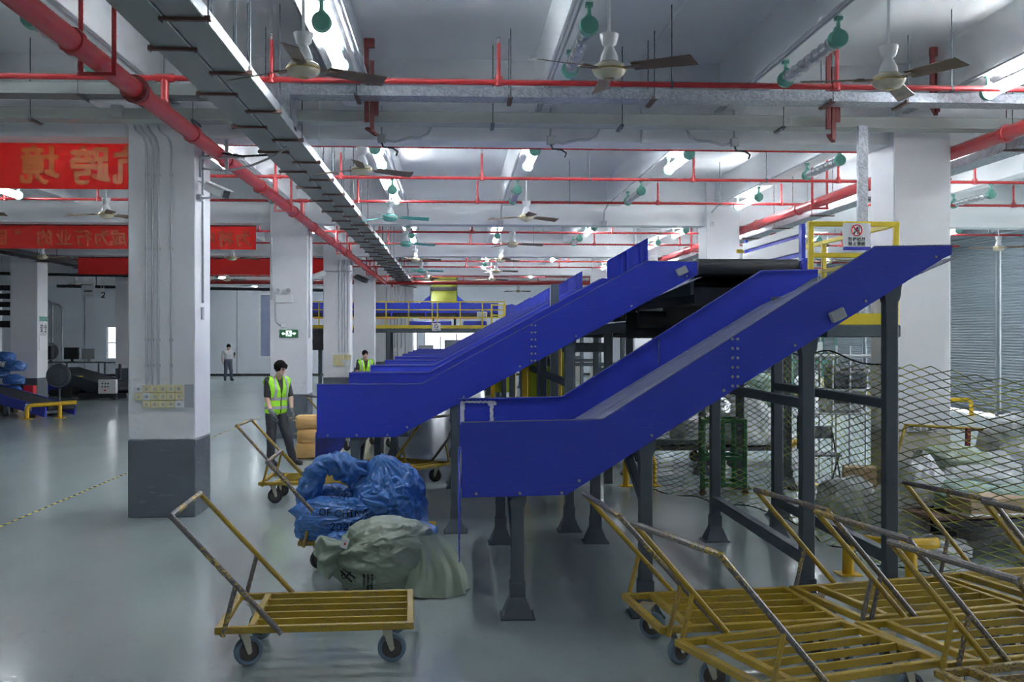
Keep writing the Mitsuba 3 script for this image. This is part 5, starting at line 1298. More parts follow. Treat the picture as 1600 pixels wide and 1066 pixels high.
part(k, 'symbol', plate_xz(Point(0, 0).buffer(0.09).difference(Point(0, 0).buffer(0.06)).union(LineString([(-0.05, 0.05), (0.05, -0.05)]).buffer(0.012)), -0.004, 0).apply_translation([-0.725, by - 0.05, 2.55]), 'mat_ink')
part(k, 'text_line', cat(box(-0.85, -0.6, by - 0.053, by - 0.05, 2.39, 2.42)), 'mat_ink', kind='stuff')
k = thing('back_conveyor', 'blue overhead conveyor behind the yellow railing of the back platform', 'conveyor')
part(k, 'side_panel', box(-7.2, 1.9, by + 0.9, by + 0.95, 3.13, 3.56), 'mat_blue')
part(k, 'frame', box(-7.2, 1.9, by + 0.97, by + 2.2, 2.93, 3.14), 'mat_black')
for x in np.arange(-7.0, 1.9, 1.45):
    part(k, 'panel_rib', box(x - 0.03, x + 0.03, by + 0.86, by + 0.9, 2.95, 3.56), 'mat_blue')
part(k, 'orange_strip', box(-5.9, -2.4, by + 0.85, by + 0.9, 2.88, 2.93), 'mat_banner_text')
part(k, 'orange_strip', box(-1.5, 1.2, by + 0.85, by + 0.9, 2.88, 2.93), 'mat_banner_text')
part(k, 'drive_box', rbox(-1.9, -0.1, by + 0.5, by + 1.2, 2.48, 2.78, 0.03), 'mat_blue')
part(k, 'drive_box', rbox(0.4, 1.4, by + 0.5, by + 1.2, 2.48, 2.78, 0.03), 'mat_blue')
k = thing('yellow_chute_plate', 'lime yellow inclined feed plate rising behind the back platform', 'chute')
part(k, 'plate', trimesh.convex.convex_hull(np.array([[x, y, z] for x in (-0.98, 0.12) for y, z in ((by + 1.2, 3.15), (by + 1.22, 3.15), (by + 1.6, 4.12), (by + 1.64, 4.12))])), 'mat_lime_yellow')
part(k, 'dark_band', box(-1.0, 0.14, by + 1.55, by + 1.65, 4.12, 4.25), 'mat_black')
for i in range(4):
    part(k, 'slat', moved(box(-0.98, 0.12, -0.02, 0.02, -0.05, 0.05), 0, by + 1.62 + 0.05 * i, 4.32 + 0.115 * i, -20, (1, 0, 0)), 'mat_lime_yellow')
for x in (-1.01, 0.14):
    part(k, 'side_cheek', box(x - 0.015, x + 0.015, by + 1.2, by + 1.7, 3.1, 4.75), 'mat_black')
    part(k, 'gusset', plate_xz([(x, 3.55), (x - 0.42 if x < 0 else x + 0.42, 3.55), (x, 3.9)], by + 1.1, by + 1.14), 'mat_blue')
part(k, 'support', cat(bar((-0.9, by + 1.9, 2.4), (-0.9, by + 1.9, 4.6), 0.1, 0.1, up=(0, 1, 0)), bar((0.05, by + 1.9, 2.4), (0.05, by + 1.9, 4.6), 0.1, 0.1, up=(0, 1, 0))), 'mat_steel')
k = thing('control_cabinet', 'white control cabinet with buttons on the back platform', 'cabinet')
part(k, 'body', rbox(0.97, 1.40, by + 0.1, by + 0.3, 2.78, 3.17, 0.01), 'mat_white')
part(k, 'post', bar((1.18, by + 0.3, 2.46), (1.18, by + 0.3, 2.8), 0.06, 0.06, up=(0, 1, 0)), 'mat_grey_plastic')
for i in range(6):
    part(k, 'button', cyl([1.2 + 0.06 * (i % 3), by + 0.085, 3.08 - 0.1 * (i // 3)], [1.2 + 0.06 * (i % 3), by + 0.1, 3.08 - 0.1 * (i // 3)], 0.02, 8), 'mat_ink')
k = thing('ladder_cage', 'yellow access gate frame at the right end of the back platform', 'gate')
for x, y in ((1.55, by - 0.9), (2.1, by - 0.9), (2.1, by - 0.05)):
    part(k, 'post', bar((x, y, 0 if y < by - 0.5 else 2.4), (x, y, 3.45), 0.07, 0.07, up=(0, 1, 0)), 'mat_yellow')
for z in (3.42, 3.0, 2.6, 2.2, 1.8, 1.4, 1.0, 0.6):
    part(k, 'rung', bar((1.55, by - 0.9, z), (2.1, by - 0.9, z), 0.05, 0.05), 'mat_yellow')
for z in (3.42, 3.0):
    part(k, 'side_rail', bar((2.1, by - 0.9, z), (2.1, by - 0.05, z), 0.05, 0.05), 'mat_yellow')
k = thing('transfer_chute', 'blue sloped transfer chute right of the back platform gate', 'chute')
part(k, 'side_panel', plate_xz([(2.2, 3.45), (2.45, 3.5), (3.6, 3.05), (4.2, 3.1), (4.2, 2.75), (3.5, 2.7), (2.2, 3.05)], by + 0.3, by + 0.34), 'mat_blue')
part(k, 'floor_plate', bar((2.2, by + 0.8, 3.1), (3.6, by + 0.8, 2.75), 0.9, 0.02), 'mat_slide')
part(k, 'side_panel', plate_xz([(2.2, 3.45), (2.45, 3.5), (3.6, 3.05), (4.2, 3.1), (4.2, 2.75), (3.5, 2.7), (2.2, 3.05)], by + 1.3, by + 1.34), 'mat_blue')
part(k, 'leg', bar((3.9, by + 0.8, 0), (3.9, by + 0.8, 2.8), 0.1, 0.1, up=(0, 1, 0)), 'mat_steel')
k = thing('wall_screen', 'large black display screen below the back platform, left of the third column', 'screen')
part(k, 'panel', rbox(-5.78, -4.7, 42.5, 42.6, 1.58, 2.42, 0.01), 'mat_black')
part(k, 'pole', bar((-4.8, 42.56, 0), (-4.8, 42.56, 1.6), 0.08, 0.08, up=(0, 1, 0)), 'mat_black')
for i, (x, w, h) in enumerate(((-0.45, 1.1, 1.05), (0.72, 0.6, 1.2), (-1.7, 0.7, 0.8))):
    k = thing('grey_cabinet', ['wide grey cabinet before the bright end window', 'tall grey cabinet right of the wide one before the end window', 'low grey cabinet left of the wide one before the end window'][i], 'cabinet')
    part(k, 'body', rbox(x, x + w, 51, 51.6, 0.9, 0.9 + h, 0.01), 'mat_grey_plastic')
    part(k, 'door', box(x + 0.04, x + w - 0.04, 50.98, 51.0, 0.95, 0.85 + h), 'mat_conduit')
    part(k, 'base_frame', cat(box(x, x + 0.06, 51, 51.6, 0, 0.9), box(x + w - 0.06, x + w, 51, 51.6, 0, 0.9)), 'mat_steel')
# ---------------------------------------------------------------- sacks
def cloth(name, c1, c2, rough=0.42, freq=5.0, trans=None):
    def col(p, n, uv, c1=c1, c2=c2, freq=freq):
        return mixc(c1, c2, fbm(p.x * freq, p.y * freq, p.z * freq, 3))

    def wr(p, n, uv):
        return fbm(p.x * 14.0, p.y * 14.0, p.z * 14.0, 3)
    principled(name, col, rough, spec=0.5, bump=wr, bscale=0.012)


cloth('mat_sack_blue', (0.035, 0.11, 0.33), (0.055, 0.165, 0.43), 0.3)
cloth('mat_sack_green', (0.155, 0.20, 0.15), (0.235, 0.28, 0.215), 0.38)
cloth('mat_sack_white', (0.55, 0.57, 0.60), (0.72, 0.74, 0.76), 0.35)
cloth('mat_sack_grey', (0.33, 0.36, 0.37), (0.46, 0.49, 0.48), 0.35)
cloth('mat_sack_teal', (0.14, 0.22, 0.18), (0.22, 0.31, 0.255), 0.4)
cloth('mat_sack_orange', (0.58, 0.33, 0.10), (0.70, 0.45, 0.19), 0.5)
cloth('mat_sack_olive', (0.28, 0.27, 0.10), (0.40, 0.37, 0.17), 0.5)
principled('mat_foil', (0.62, 0.65, 0.66), 0.2, metallic=0.8)
principled('mat_card', (0.33, 0.235, 0.145), 0.65)


def stripes(p, n, uv):
    s = smooth_(0.45, 0.55, noise(p.x * 26.0, 0.0, 3.0))
    return mixc((0.42, 0.52, 0.58), (0.55, 0.55, 0.33), s)


principled('mat_sack_striped', stripes, 0.5)


def sack(c, r, seed, neck=None, sub=5, lump=0.28, wrink=0.05, flat=0.55, boxy=0.85, fold=None):
    """a filled sack: lumpy, creased, flat where it rests; neck: direction towards which the cloth gathers"""
    m = trimesh.creation.icosphere(subdivisions=sub)
    d = np.array(m.vertices)
    q = np.sign(d) * np.abs(d) ** boxy
    q /= np.max(np.abs(np.linalg.norm(q, axis=1)))
    R = 1 + lump * (meshkit.fbm(d * 1.5 + seed * 3.7, 3, seed) - 0.5) * 1.6
    n1 = meshkit.fbm(d * np.array([2.2, 2.2, 3.0]) + seed * 1.3, 3, seed + 5)
    ridge = 1 - np.abs(2 * n1 - 1)
    ax = np.array([[1.6, 6.5, 5.0], [5.0, 1.8, 6.0], [6.0, 5.0, 1.8]][seed % 3])
    n2 = meshkit.fbm(d * ax + seed * 2.1, 3, seed + 9)
    R += wrink * (ridge ** 3 - 0.4) + wrink * 0.7 * ((1 - np.abs(2 * n2 - 1)) ** 2 - 0.4)
    p = q * R[:, None] * np.array(r)
    if neck is not None:
        nk = np.array(neck, float)
        nk /= np.linalg.norm(nk)
        a = np.cross(nk, [0.3, 0.1, 1])
        a /= np.linalg.norm(a)
        b = np.cross(nk, a)
        cs = d @ nk
        ph = np.arctan2(d @ a, d @ b)
        w = np.clip((cs - 0.2) / 0.8, 0, 1)
        p *= (1 + 0.075 * np.sin(ph * 13 + 2 * n1 * 3) * w * (1 - w ** 6))[:, None]
        pin = np.clip((cs - 0.86) / 0.14, 0, 1) ** 2
        L = np.linalg.norm(np.array(r) * nk)
        p += nk * (pin * L * 0.25)[:, None]
    zf = -flat * r[2]
    z = p[:, 2]
    p[:, 2] = np.where(z < zf, zf + (z - zf) * 0.06, z)
    low = np.clip((zf + 0.25 * r[2] - z) / (0.4 * r[2]), 0, 1)
    p[:, :2] *= (1 + 0.06 * low)[:, None]
    p[:, 2] -= p[:, 2].min()
    return trimesh.Trimesh(p + np.array(c), m.faces, process=False)


def bunch(c, d, r, L, seed, n=22, k=40):
    """gathered neck of a tied sack: a fluted trumpet of cloth"""
    d = np.array(d, float)
    d /= np.linalg.norm(d)
    a = np.cross(d, [0.2, 0.1, 1])
    a /= np.linalg.norm(a)
    b = np.cross(d, a)
    v, f = [], []
    for i in range(n + 1):
        t = i / n
        rr = r * (0.42 + 0.75 * t ** 1.2) if t > 0.08 else r * 0.42
        if t > 0.85:
            rr *= 1 - (t - 0.85) * 2.2
        for j in range(k):
            ph = 2 * np.pi * j / k
            u = rr * (1 + 0.28 * t * math.sin(6 * ph + seed) + 0.14 * math.sin(11 * ph + 3 * t + seed))
            off = 0.25 * r * math.sin(3 * t + seed) * a
            v.append(np.array(c) + d * L * t * (1 + 0.10 * math.sin(4 * ph + seed)) + u * (math.cos(ph) * a + math.sin(ph) * b) + off)
    for i in range(n):
        for j in range(k):
            p, q, s, w = i*k + j, i*k + (j+1) % k, (i+1)*k + (j+1) % k, (i+1)*k + j
            f += [[p, q, s], [p, s, w]]
    v.append(np.mean(v[-k:], axis=0) + d * L * 0.03)
    for j in range(k):
        f.append([n*k + j, n*k + (j+1) % k, len(v) - 1])
    return trimesh.Trimesh(v, f, process=False)


def drape(mesh2d, target, x, z, s=1.0, rot=0.0, off=0.004, axis=1):
    """lettering (xy plane) laid on the viewer's side of a sack"""
    from scipy.interpolate import LinearNDInterpolator, NearestNDInterpolator
    tv, tn = np.array(target.vertices), np.array(target.vertex_normals)
    front = tn[:, 1] < -0.05
    m = mesh2d.copy()
    for _ in range(2):
        m = m.subdivide()
    v = np.array(m.vertices)
    cr, sr = math.cos(rot), math.sin(rot)
    px, pz = x + s * (v[:, 0] * cr - v[:, 1] * sr), z + s * (v[:, 0] * sr + v[:, 1] * cr)
    it, nn = LinearNDInterpolator(tv[front][:, [0, 2]], tv[front][:, 1]), NearestNDInterpolator(tv[front][:, [0, 2]], tv[front][:, 1])
    py = it(px, pz)
    py = np.where(np.isnan(py), nn(px, pz), py)
    return trimesh.Trimesh(np.stack([px, py - off + 0.5 * (0.002 - v[:, 2]), pz], 1), m.faces, process=False)


# big green sack in the foreground
k = thing('mail_sack', 'large grey-green sack lying on the floor before the blue sacks', 'sack')
g = sack((-0.54, 9.06, 0.0), (0.45, 0.40, 0.37), 4, neck=(-1, -0.15, 0.0), lump=0.07, wrink=0.045, flat=0.60, boxy=0.95, sub=6)
part(k, 'body', g, 'mat_sack_green', smooth=True)
sk = []
n_, m_ = 46, 14
v, f = [], []
for i in range(n_ + 1):
    for j in range(m_ + 1):
        s, t = i / n_, j / m_
        ph = -2.7 + 3.2 * s
        top = np.array([-0.30 + 0.17 * math.cos(ph), 9.05 + 0.22 * math.sin(ph), 0.47])
        rad = 0.20 + 0.20 * math.sin(np.pi * s) ** 0.7
        botp = np.array([-0.22 + rad * math.cos(ph), 9.0 + 0.42 * math.sin(ph), 0.012 + 0.008 * math.sin(9 * s)])
        p = top * (1 - t) + botp * t
        fl = 0.026 * math.sin(40 * s + 2.0 * t) * t ** 0.6
        p += fl * np.array([math.cos(ph), math.sin(ph), 0.15]) + np.array([0.05, -0.02, 0]) * math.sin(np.pi * t)
        v.append(p)
for i in range(n_):
    for j in range(m_):
        a, b, c, d = i*(m_+1)+j, (i+1)*(m_+1)+j, (i+1)*(m_+1)+j+1, i*(m_+1)+j+1
        f += [[a, b, c], [a, c, d]]
part(k, 'loose_hem', trimesh.Trimesh(v, f, process=False), 'mat_sack_green', smooth=True)
part(k, 'tied_neck', bunch((-0.90, 8.95, 0.33), (-0.9, -0.25, -0.10), 0.15, 0.25, 2), 'mat_sack_green', smooth=True)
part(k, 'seal_tag', moved(box(-0.028, 0.028, -0.003, 0.003, -0.04, 0.04), -0.905, 8.80, 0.42, 20, (0, 1, 0)), 'mat_white', label='small white seal tag')
part(k, 'tag_mark', moved(plate_xz([(-0.012, -0.01), (0.012, -0.01), (0, 0.018)], -0.004, -0.002), -0.905, 8.80, 0.42, 20, (0, 1, 0)), 'mat_sign_red')
marks = unary_union([LineString([(0, 0), (0, 0.13)]).buffer(0.009), LineString([(0.032, 0), (0.034, 0.13)]).buffer(0.009), LineString([(0.064, 0.0), (0.068, 0.13)]).buffer(0.009)])
part(k, 'stencil_bars', drape(extrude(marks, 0.002), g, -0.74, 0.05), 'mat_ink')
marks = unary_union([LineString([(0, 0), (0.09, 0.10)]).buffer(0.008), LineString([(0.01, 0.10), (0.10, 0.03)]).buffer(0.008), LineString([(0.03, 0.12), (0.13, 0.06)]).buffer(0.007), LineString([(0.02, 0.02), (0.02, 0.08)]).buffer(0.008)])
part(k, 'stencil_mark', drape(extrude(marks, 0.002), g, -0.95, 0.08), 'mat_ink')

# blue sacks on the cart
k = thing('mail_sack', 'blue plastic mail sack leaning right on the cart, topmost and largest of the three', 'sack', 'blue mail sacks on the cart')
g = sack((-0.62, 10.02, 0.29), (0.36, 0.34, 0.40), 11, neck=(-0.15, -0.3, 1), lump=0.22, wrink=0.09, flat=0.6, boxy=1.0, sub=6)
part(k, 'body', g, 'mat_sack_blue', smooth=True)
part(k, 'tied_neck', bunch((-0.80, 9.62, 0.66), (0.75, -0.45, -0.15), 0.085, 0.22, 1), 'mat_sack_blue', smooth=True)
part(k, 'corner', bunch((-0.36, 9.85, 0.42), (0.6, -0.3, -0.5), 0.08, 0.26, 5), 'mat_sack_blue', smooth=True)
k = thing('mail_sack', 'blue plastic mail sack lying left on the cart with printed lettering', 'sack', 'blue mail sacks on the cart')
g = sack((-1.12, 9.76, 0.29), (0.36, 0.24, 0.24), 7, neck=(0.9, 0.0, 0.35), lump=0.18, wrink=0.075, flat=0.6, boxy=0.85, sub=6)
part(k, 'body', g, 'mat_sack_blue', smooth=True)
part(k, 'corner', trimesh.convex.convex_hull(np.array([[-1.36, 9.68, 0.42], [-1.36, 9.70, 0.66], [-1.38, 9.82, 0.5], [-1.52, 9.72, 0.545], [-1.38, 9.6, 0.52]])).subdivide(), 'mat_sack_blue', smooth=True)
part(k, 'lettering', drape(meshkit.text_mesh('OF CHINA', 0.065, 0.002), g, -1.22, 0.53, 1.0, -0.07), 'mat_ink')
part(k, 'lettering', drape(meshkit.text_mesh('POST', 0.05, 0.002), g, -1.13, 0.64, 1.0, 0.05), 'mat_ink')
part(k, 'lettering', drape(meshkit.text_mesh('2025', 0.065, 0.002), g, -1.12, 0.40, 1.0, -0.05), 'mat_ink')
k = thing('mail_sack', 'blue plastic mail sack with a gaping loop standing at the back of the cart', 'sack', 'blue mail sacks on the cart')
g = sack((-1.16, 10.12, 0.29), (0.24, 0.18, 0.26), 17, lump=0.2, wrink=0.09, flat=0.7, sub=6)
part(k, 'body', g, 'mat_sack_blue', smooth=True)
ctrl = np.array([[-1.36, 9.98, 0.52], [-1.36, 9.93, 0.70], [-1.30, 9.90, 0.87], [-1.17, 9.90, 0.95], [-1.04, 9.92, 0.93], [-0.95, 9.95, 0.84], [-0.90, 9.98, 0.74]])
tt = np.linspace(0, 6, 60)
pth = np.stack([np.interp(tt, range(7), ctrl[:, q]) for q in range(3)], 1)
for _ in range(12):
    pth[1:-1] = 0.25 * pth[:-2] + 0.5 * pth[1:-1] + 0.25 * pth[2:]
m = tube(pth, 0.095 + 0.015 * np.sin(tt * 2.0), 40)
v = np.array(m.vertices)
nv = np.array(m.vertex_normals)
n1 = meshkit.fbm(v * np.array([6, 6, 9.0]), 3, 3)
n2 = meshkit.fbm(v * np.array([22, 22, 12.0]), 2, 8)
v += nv * (0.07 * (n1 - 0.5) + 0.05 * ((1 - np.abs(2 * n2 - 1)) ** 2 - 0.4))[:, None]
part(k, 'arched_fold', trimesh.Trimesh(v, m.faces, process=False), 'mat_sack_blue', smooth=True)
part(k, 'hanging_fold', bunch((-1.05, 9.93, 0.97), (0.85, 0.05, -0.45), 0.10, 0.24, 8), 'mat_sack_blue', smooth=True)
k = thing('mail_sack', 'small folded blue sack end hanging over the cart edge by the green sack', 'sack', 'blue mail sacks on the cart')
g = sack((-1.0, 9.52, 0.20), (0.19, 0.12, 0.12), 23, neck=(0.5, -0.6, 0.2), lump=0.35, wrink=0.1)
part(k, 'body', g, 'mat_sack_blue', smooth=True)

# orange wrapped parcels near the worker, and one behind
for i, (x, y, z, r, sd, lab) in enumerate(((-2.52, 18.6, 0.0, (0.34, 0.3, 0.20), 31, 'orange parcel bag at the bottom of the stack beside the worker'), (-2.50, 18.62, 0.27, (0.33, 0.3, 0.19), 32, 'orange parcel bag in the middle of the stack beside the worker'), (-2.53, 18.6, 0.52, (0.33, 0.3, 0.17), 33, 'orange parcel bag on top of the stack beside the worker'),
                                           (-2.45, 29.9, 0.0, (0.55, 0.4, 0.5), 34, 'orange parcel bag under the hands of the second worker'), (-2.35, 30.0, 0.70, (0.6, 0.4, 0.28), 35, 'light orange parcel bag on top, before the second worker'))):
    k = thing('parcel_bag', lab, 'parcel', 'orange parcel bags')
    part(k, 'body', sack((x, y, z), r, sd, lump=0.08, wrink=0.06, flat=0.85, boxy=0.32, sub=4), 'mat_sack_orange', smooth=True)
    part(k, 'seam', box(x - r[0] * 0.8, x + r[0] * 0.8, y - r[1] * 0.97, y - r[1] * 0.90, z + r[2] * 0.95, z + r[2] * 1.0), 'mat_sack_orange')

# blue sacks stacked at the far left edge
for i, (x, y, z, s) in enumerate(((-12.75, 30.6, 1.42, 0.30), (-12.42, 30.5, 1.16, 0.30), (-12.95, 30.6, 0.95, 0.34), (-12.45, 30.5, 0.78, 0.30), (-12.6, 30.6, 0.42, 0.36))):
    k = thing('blue_sack', 'blue sack in the stack at the far left edge, %s' % ['topmost', 'second from the top, right', 'middle, left', 'middle, right', 'lowest, right'][i], 'sack', 'blue sacks at the far left edge')
    part(k, 'body', sack((x, y, z), (s, 0.3, s * 0.62), 40 + i, lump=0.2, wrink=0.06, sub=4), 'mat_sack_blue', smooth=True)
k = thing('pallet', 'wooden pallet under the blue sacks at the far left edge', 'pallet')
for j in range(5):
    part(k, 'board', box(-13.6, -12.2, 30.25 + 0.17 * j, 30.38 + 0.17 * j, 0.36, 0.41), 'mat_card')
for x in (-13.5, -12.9, -12.3):
    part(k, 'block', box(x - 0.06, x + 0.06, 30.25, 31.05, 0.0, 0.36), 'mat_card')

# piled sacks behind the net on the right
PILE = [(4.78, 10.55, 0.42, (0.26, 0.24, 0.30), 'mat_sack_white', (0.2, -0.2, 1), 51, 'bright white sack with a peaked tip behind the net, left of the pile'),
        (4.62, 10.7, 0.0, (0.33, 0.30, 0.40), 'mat_sack_white', None, 52, 'white sack low behind the dark leg, left end of the pile'),
        (4.40, 11.6, 0.0, (0.34, 0.30, 0.38), 'mat_sack_grey', None, 53, 'pale grey sack on the floor before the cardboard boxes'),
        (5.45, 11.2, 0.62, (0.44, 0.34, 0.22), 'mat_sack_green', None, 54, 'olive green sack lying on top in the middle of the pile'),
        (5.45, 10.7, 0.50, (0.42, 0.30, 0.19), 'mat_sack_grey', (-0.7, -0.4, 0.2), 55, 'silvery grey sack with tied end below the olive green one'),
        (5.15, 10.35, 0.42, (0.36, 0.28, 0.18), 'mat_sack_teal', None, 56, 'dull green sack on the brown platform, left one'),
        (5.72, 10.2, 0.42, (0.46, 0.34, 0.17), 'mat_sack_teal', None, 57, 'dull green sack on the brown platform at the right edge'),
        (6.55, 11.6, 0.35, (0.5, 0.40, 0.40), 'mat_sack_grey', None, 58, 'big pale grey sack at the right edge behind the cart handles'),
        (6.68, 11.9, 0.74, (0.5, 0.40, 0.34), 'mat_sack_grey', None, 59, 'pale grey sack on top at the right edge of the picture'),
        (6.0, 11.4, 0.40, (0.32, 0.30, 0.30), 'mat_sack_grey', None, 60, 'pale grey sack in the middle between the cart handle posts'),
        (5.55, 9.55, 0.0, (0.30, 0.25, 0.22), 'mat_sack_grey', None, 61, 'pale grey sack on the floor below the platform at the right edge'),
        (4.75, 9.95, 0.0, (0.26, 0.24, 0.14), 'mat_sack_white', None, 62, 'small white sack on the floor below the brown platform')]
for x, y, z, r, m, nk, sd, lab in PILE:
    k = thing('mail_sack', lab, 'sack', 'sacks behind the net')
    part(k, 'body', sack((x, y, z), r, sd, neck=nk, lump=0.26, wrink=0.06, sub=4), m, smooth=True)
k = thing('platform_truck', 'brown plywood platform truck under the sacks at the right edge', 'cart')
part(k, 'deck', moved(rbox(-0.85, 0.95, -0.45, 0.45, 0.36, 0.40, 0.008), 5.4, 10.45, 0, 8), 'mat_brown_iron')
part(k, 'frame', moved(cat(bar((-0.8, -0.4, 0.32), (0.9, -0.4, 0.32), 0.07), bar((-0.8, 0.4, 0.32), (0.9, 0.4, 0.32), 0.07), box(-0.5, 0.6, -0.3, 0.3, 0.12, 0.30)), 5.4, 10.45, 0, 8), 'mat_black')
for x, y in ((-0.65, -0.35), (0.75, -0.35), (-0.65, 0.35), (0.75, 0.35)):
    part(k, 'wheel', moved(cyl([x, y - 0.025, 0.1], [x, y + 0.025, 0.1], 0.1, 18), 5.4, 10.45, 0, 8), 'mat_rubber', smooth=40)
k = thing('parcel_box', 'taped cardboard parcel on the brown platform behind the net', 'box')
part(k, 'carton', moved(rbox(-0.3, 0.34, -0.2, 0.2, 0, 0.19, 0.015), 5.18, 9.98, 0.405, 8), 'mat_card')
part(k, 'tape', moved(box(-0.302, 0.342, -0.203, 0.203, 0.02, 0.04), 5.18, 9.98, 0.405, 8), 'mat_white')
k = thing('cart_handle_frame', 'dark red and yellow cart with tall handle frame rising from the pile of sacks', 'cart')
part(k, 'handle', tube([[5.05, 12.1, 0.2], [5.32, 12.1, 1.10], [6.05, 12.05, 1.06], [6.42, 11.95, 1.04]], 0.02, 8), 'mat_cart', smooth=30)
part(k, 'post', bar((5.98, 11.95, 0.25), (6.04, 12.03, 1.06), 0.05, 0.05), 'mat_rust_red')
part(k, 'post', bar((5.88, 11.55, 0.3), (6.40, 11.95, 1.04), 0.035, 0.035), 'mat_cart')
part(k, 'deck', cat([box(5.0, 6.4, 11.2 + 0.2 * i, 11.28 + 0.2 * i, 0.30, 0.34) for i in range(5)] + [box(5.0, 5.06, 11.2, 12.1, 0.26, 0.30), box(6.34, 6.4, 11.2, 12.1, 0.26, 0.30)]), 'mat_cart')
for x in (5.2, 6.2):
    for y in (11.35, 11.95):
        part(k, 'wheel', cyl([x, y - 0.025, 0.1], [x, y + 0.025, 0.1], 0.1, 16), 'mat_rubber', smooth=40)
for i, (x, y, z, w, d, h) in enumerate(((5.28, 13.0, 0.0, 0.42, 0.3, 0.26), (5.32, 13.02, 0.262, 0.40, 0.3, 0.24), (5.72, 13.6, 0.0, 0.4, 0.3, 0.4))):
    k = thing('carton', ['lower cardboard carton beside the right column', 'upper cardboard carton beside the right column', 'cardboard carton behind the stacked pair'][i], 'box', 'cardboard cartons by the right column')
    part(k, 'body', moved(rbox(-w/2, w/2, -d/2, d/2, 0, h, 0.006), x - 0.2, y, z, -18), 'mat_card')
    part(k, 'tape', moved(box(-w/2 - 0.001, w/2 + 0.001, -0.03, 0.03, 0, h + 0.001), x - 0.2, y, z, -18), 'mat_sack_olive')

# sacks and trolleys seen through the net under the nearest chute
for x, y, z, r, m, nk, sd, lab in ((4.85, 17.2, 0.35, (0.50, 0.45, 0.64), 'mat_sack_grey', None, 71, 'large grey-green sack on a trolley seen through the net under the chute'), (5.2, 17.3, 0.9, (0.45, 0.4, 0.40), 'mat_sack_teal', None, 72, 'dark green sack on top of the large one under the chute'),
                                   (3.9, 17.2, 0.38, (0.36, 0.3, 0.28), 'mat_sack_grey', (0.8, -0.6, 0), 73, 'grey sack with foil end left of the green trolley'), (3.35, 17.4, 0.42, (0.42, 0.35, 0.26), 'mat_sack_white', None, 74, 'white sack far left behind the net'),
                                   (3.72, 17.7, 0.80, (0.2, 0.2, 0.16), 'mat_sack_olive', None, 75, 'small olive bundle on the grey sacks'), (4.28, 16.8, 0.90, (0.2, 0.2, 0.17), 'mat_foil', None, 76, 'shiny silver foil bag above the green trolley'), (5.55, 16.9, 0.0, (0.33, 0.3, 0.35), 'mat_sack_white', None, 77, 'white sack beside the black chute leg'),
                                   (11.55, 31.4, 0.0, (0.5, 0.4, 0.66), 'mat_sack_striped', None, 78, 'tall blue and yellow striped sack by the green roll cage'), (10.95, 31.9, 0.5, (0.42, 0.3, 0.40), 'mat_sack_white', None, 79, 'white sack left of the striped one'), (10.7, 31.3, 0.0, (0.4, 0.28, 0.42), 'mat_sack_olive', None, 80, 'olive sack left of the striped one'),
                                   (12.4, 31.5, 0.0, (0.5, 0.3, 0.40), 'mat_sack_olive', None, 81, 'yellowish sack right of the striped one'), (9.55, 27.6, 0.0, (0.46, 0.3, 0.38), 'mat_sack_white', (0.2, 0, 1), 82, 'crumpled white sack before the olive one'), (3.2, 19.5, 0.0, (0.6, 0.5, 0.7), 'mat_sack_grey', None, 83, 'grey sack deep under the conveyor')):
    k = thing('mail_sack', lab, 'sack', 'sacks seen under the chute')
    part(k, 'body', sack((x, y, z), r, sd, neck=nk, lump=0.26, wrink=0.06, sub=4), m, smooth=True)
for i, (x, y, L, dg) in enumerate(((2.95, 16.9, 1.35, 3), (4.4, 16.8, 1.4, 2), (10.0, 31.0, 2.6, 2))):
    k = thing('low_trolley', ['low black trolley under the white and grey sacks behind the net', 'low black trolley under the large grey-green sack', 'low black trolley under the striped sack'][i], 'cart', 'low trolleys under sacks')
    part(k, 'deck', moved(box(0, L, 0, 0.9, 0.28, 0.34), x, y, 0, dg), 'mat_rubber')
    for a in (0.15, L - 0.15):
        for b in (0.12, 0.78):
            part(k, 'caster', moved(cat(cyl([a, b - 0.02, 0.09], [a, b + 0.02, 0.09], 0.09, 18), box(a - 0.03, a + 0.03, b - 0.035, b + 0.035, 0.17, 0.28)), x, y, 0, dg), 'mat_rubber')
# ---------------------------------------------------------------- net, guards, trolleys and shelf on the right
PATH = np.array([[2.72, 14.7], [3.1, 13.9], [3.45, 13.25], [3.75, 12.6], [3.84, 11.6], [3.86, 10.6], [3.98, 9.75], [4.2, 9.35], [4.5, 9.05], [4.85, 8.75], [5.4, 8.5]])
_seg = np.r_[0, np.cumsum(np.linalg.norm(np.diff(PATH, axis=0), axis=1))]
SLEN = _seg[-1]


def net_point(s, t):
    """s metres along the net, t from 0 (floor) to 1 (top)"""
    x, y = np.interp(s, _seg, PATH[:, 0]), np.interp(s, _seg, PATH[:, 1])
    top = np.interp(s, [0, 2.0, 3.2, 4.3, 5.2, SLEN], [1.65, 1.85, 1.98, 2.0, 1.92, 1.78]) - 0.05 * math.sin(s * 2.2) ** 2
    w = 0.05 * math.sin(5 * s + 2 * t) * (1 - t * 0.6) + 0.12 * (1 - t) ** 3 * math.sin(1.3 * s + 1)
    return [x - 0.5 * w, y - 0.3 * w, 0.012 + (top - 0.012) * t + 0.02 * math.sin(7 * s) * (1 - t)]


NET = thing('cargo_net', 'black and yellow knotted rope net hanging behind the chute legs and carts', 'net')
ROWSN, PITCH = 26, 0.20
strands = []
nn = int(SLEN / PITCH)
for d in (1, -1):
    for i in range(-ROWSN if d > 0 else 0, nn if d > 0 else nn + ROWSN):
        pts = []
        for j in range(ROWSN + 1):
            s = (i + d * j) * PITCH
            if -1e-6 <= s <= SLEN + 1e-6:
                pts.append(net_point(s, j / ROWSN))
        if len(pts) > 1:
            strands.append(tube(pts, 0.0042, 4, caps=False))


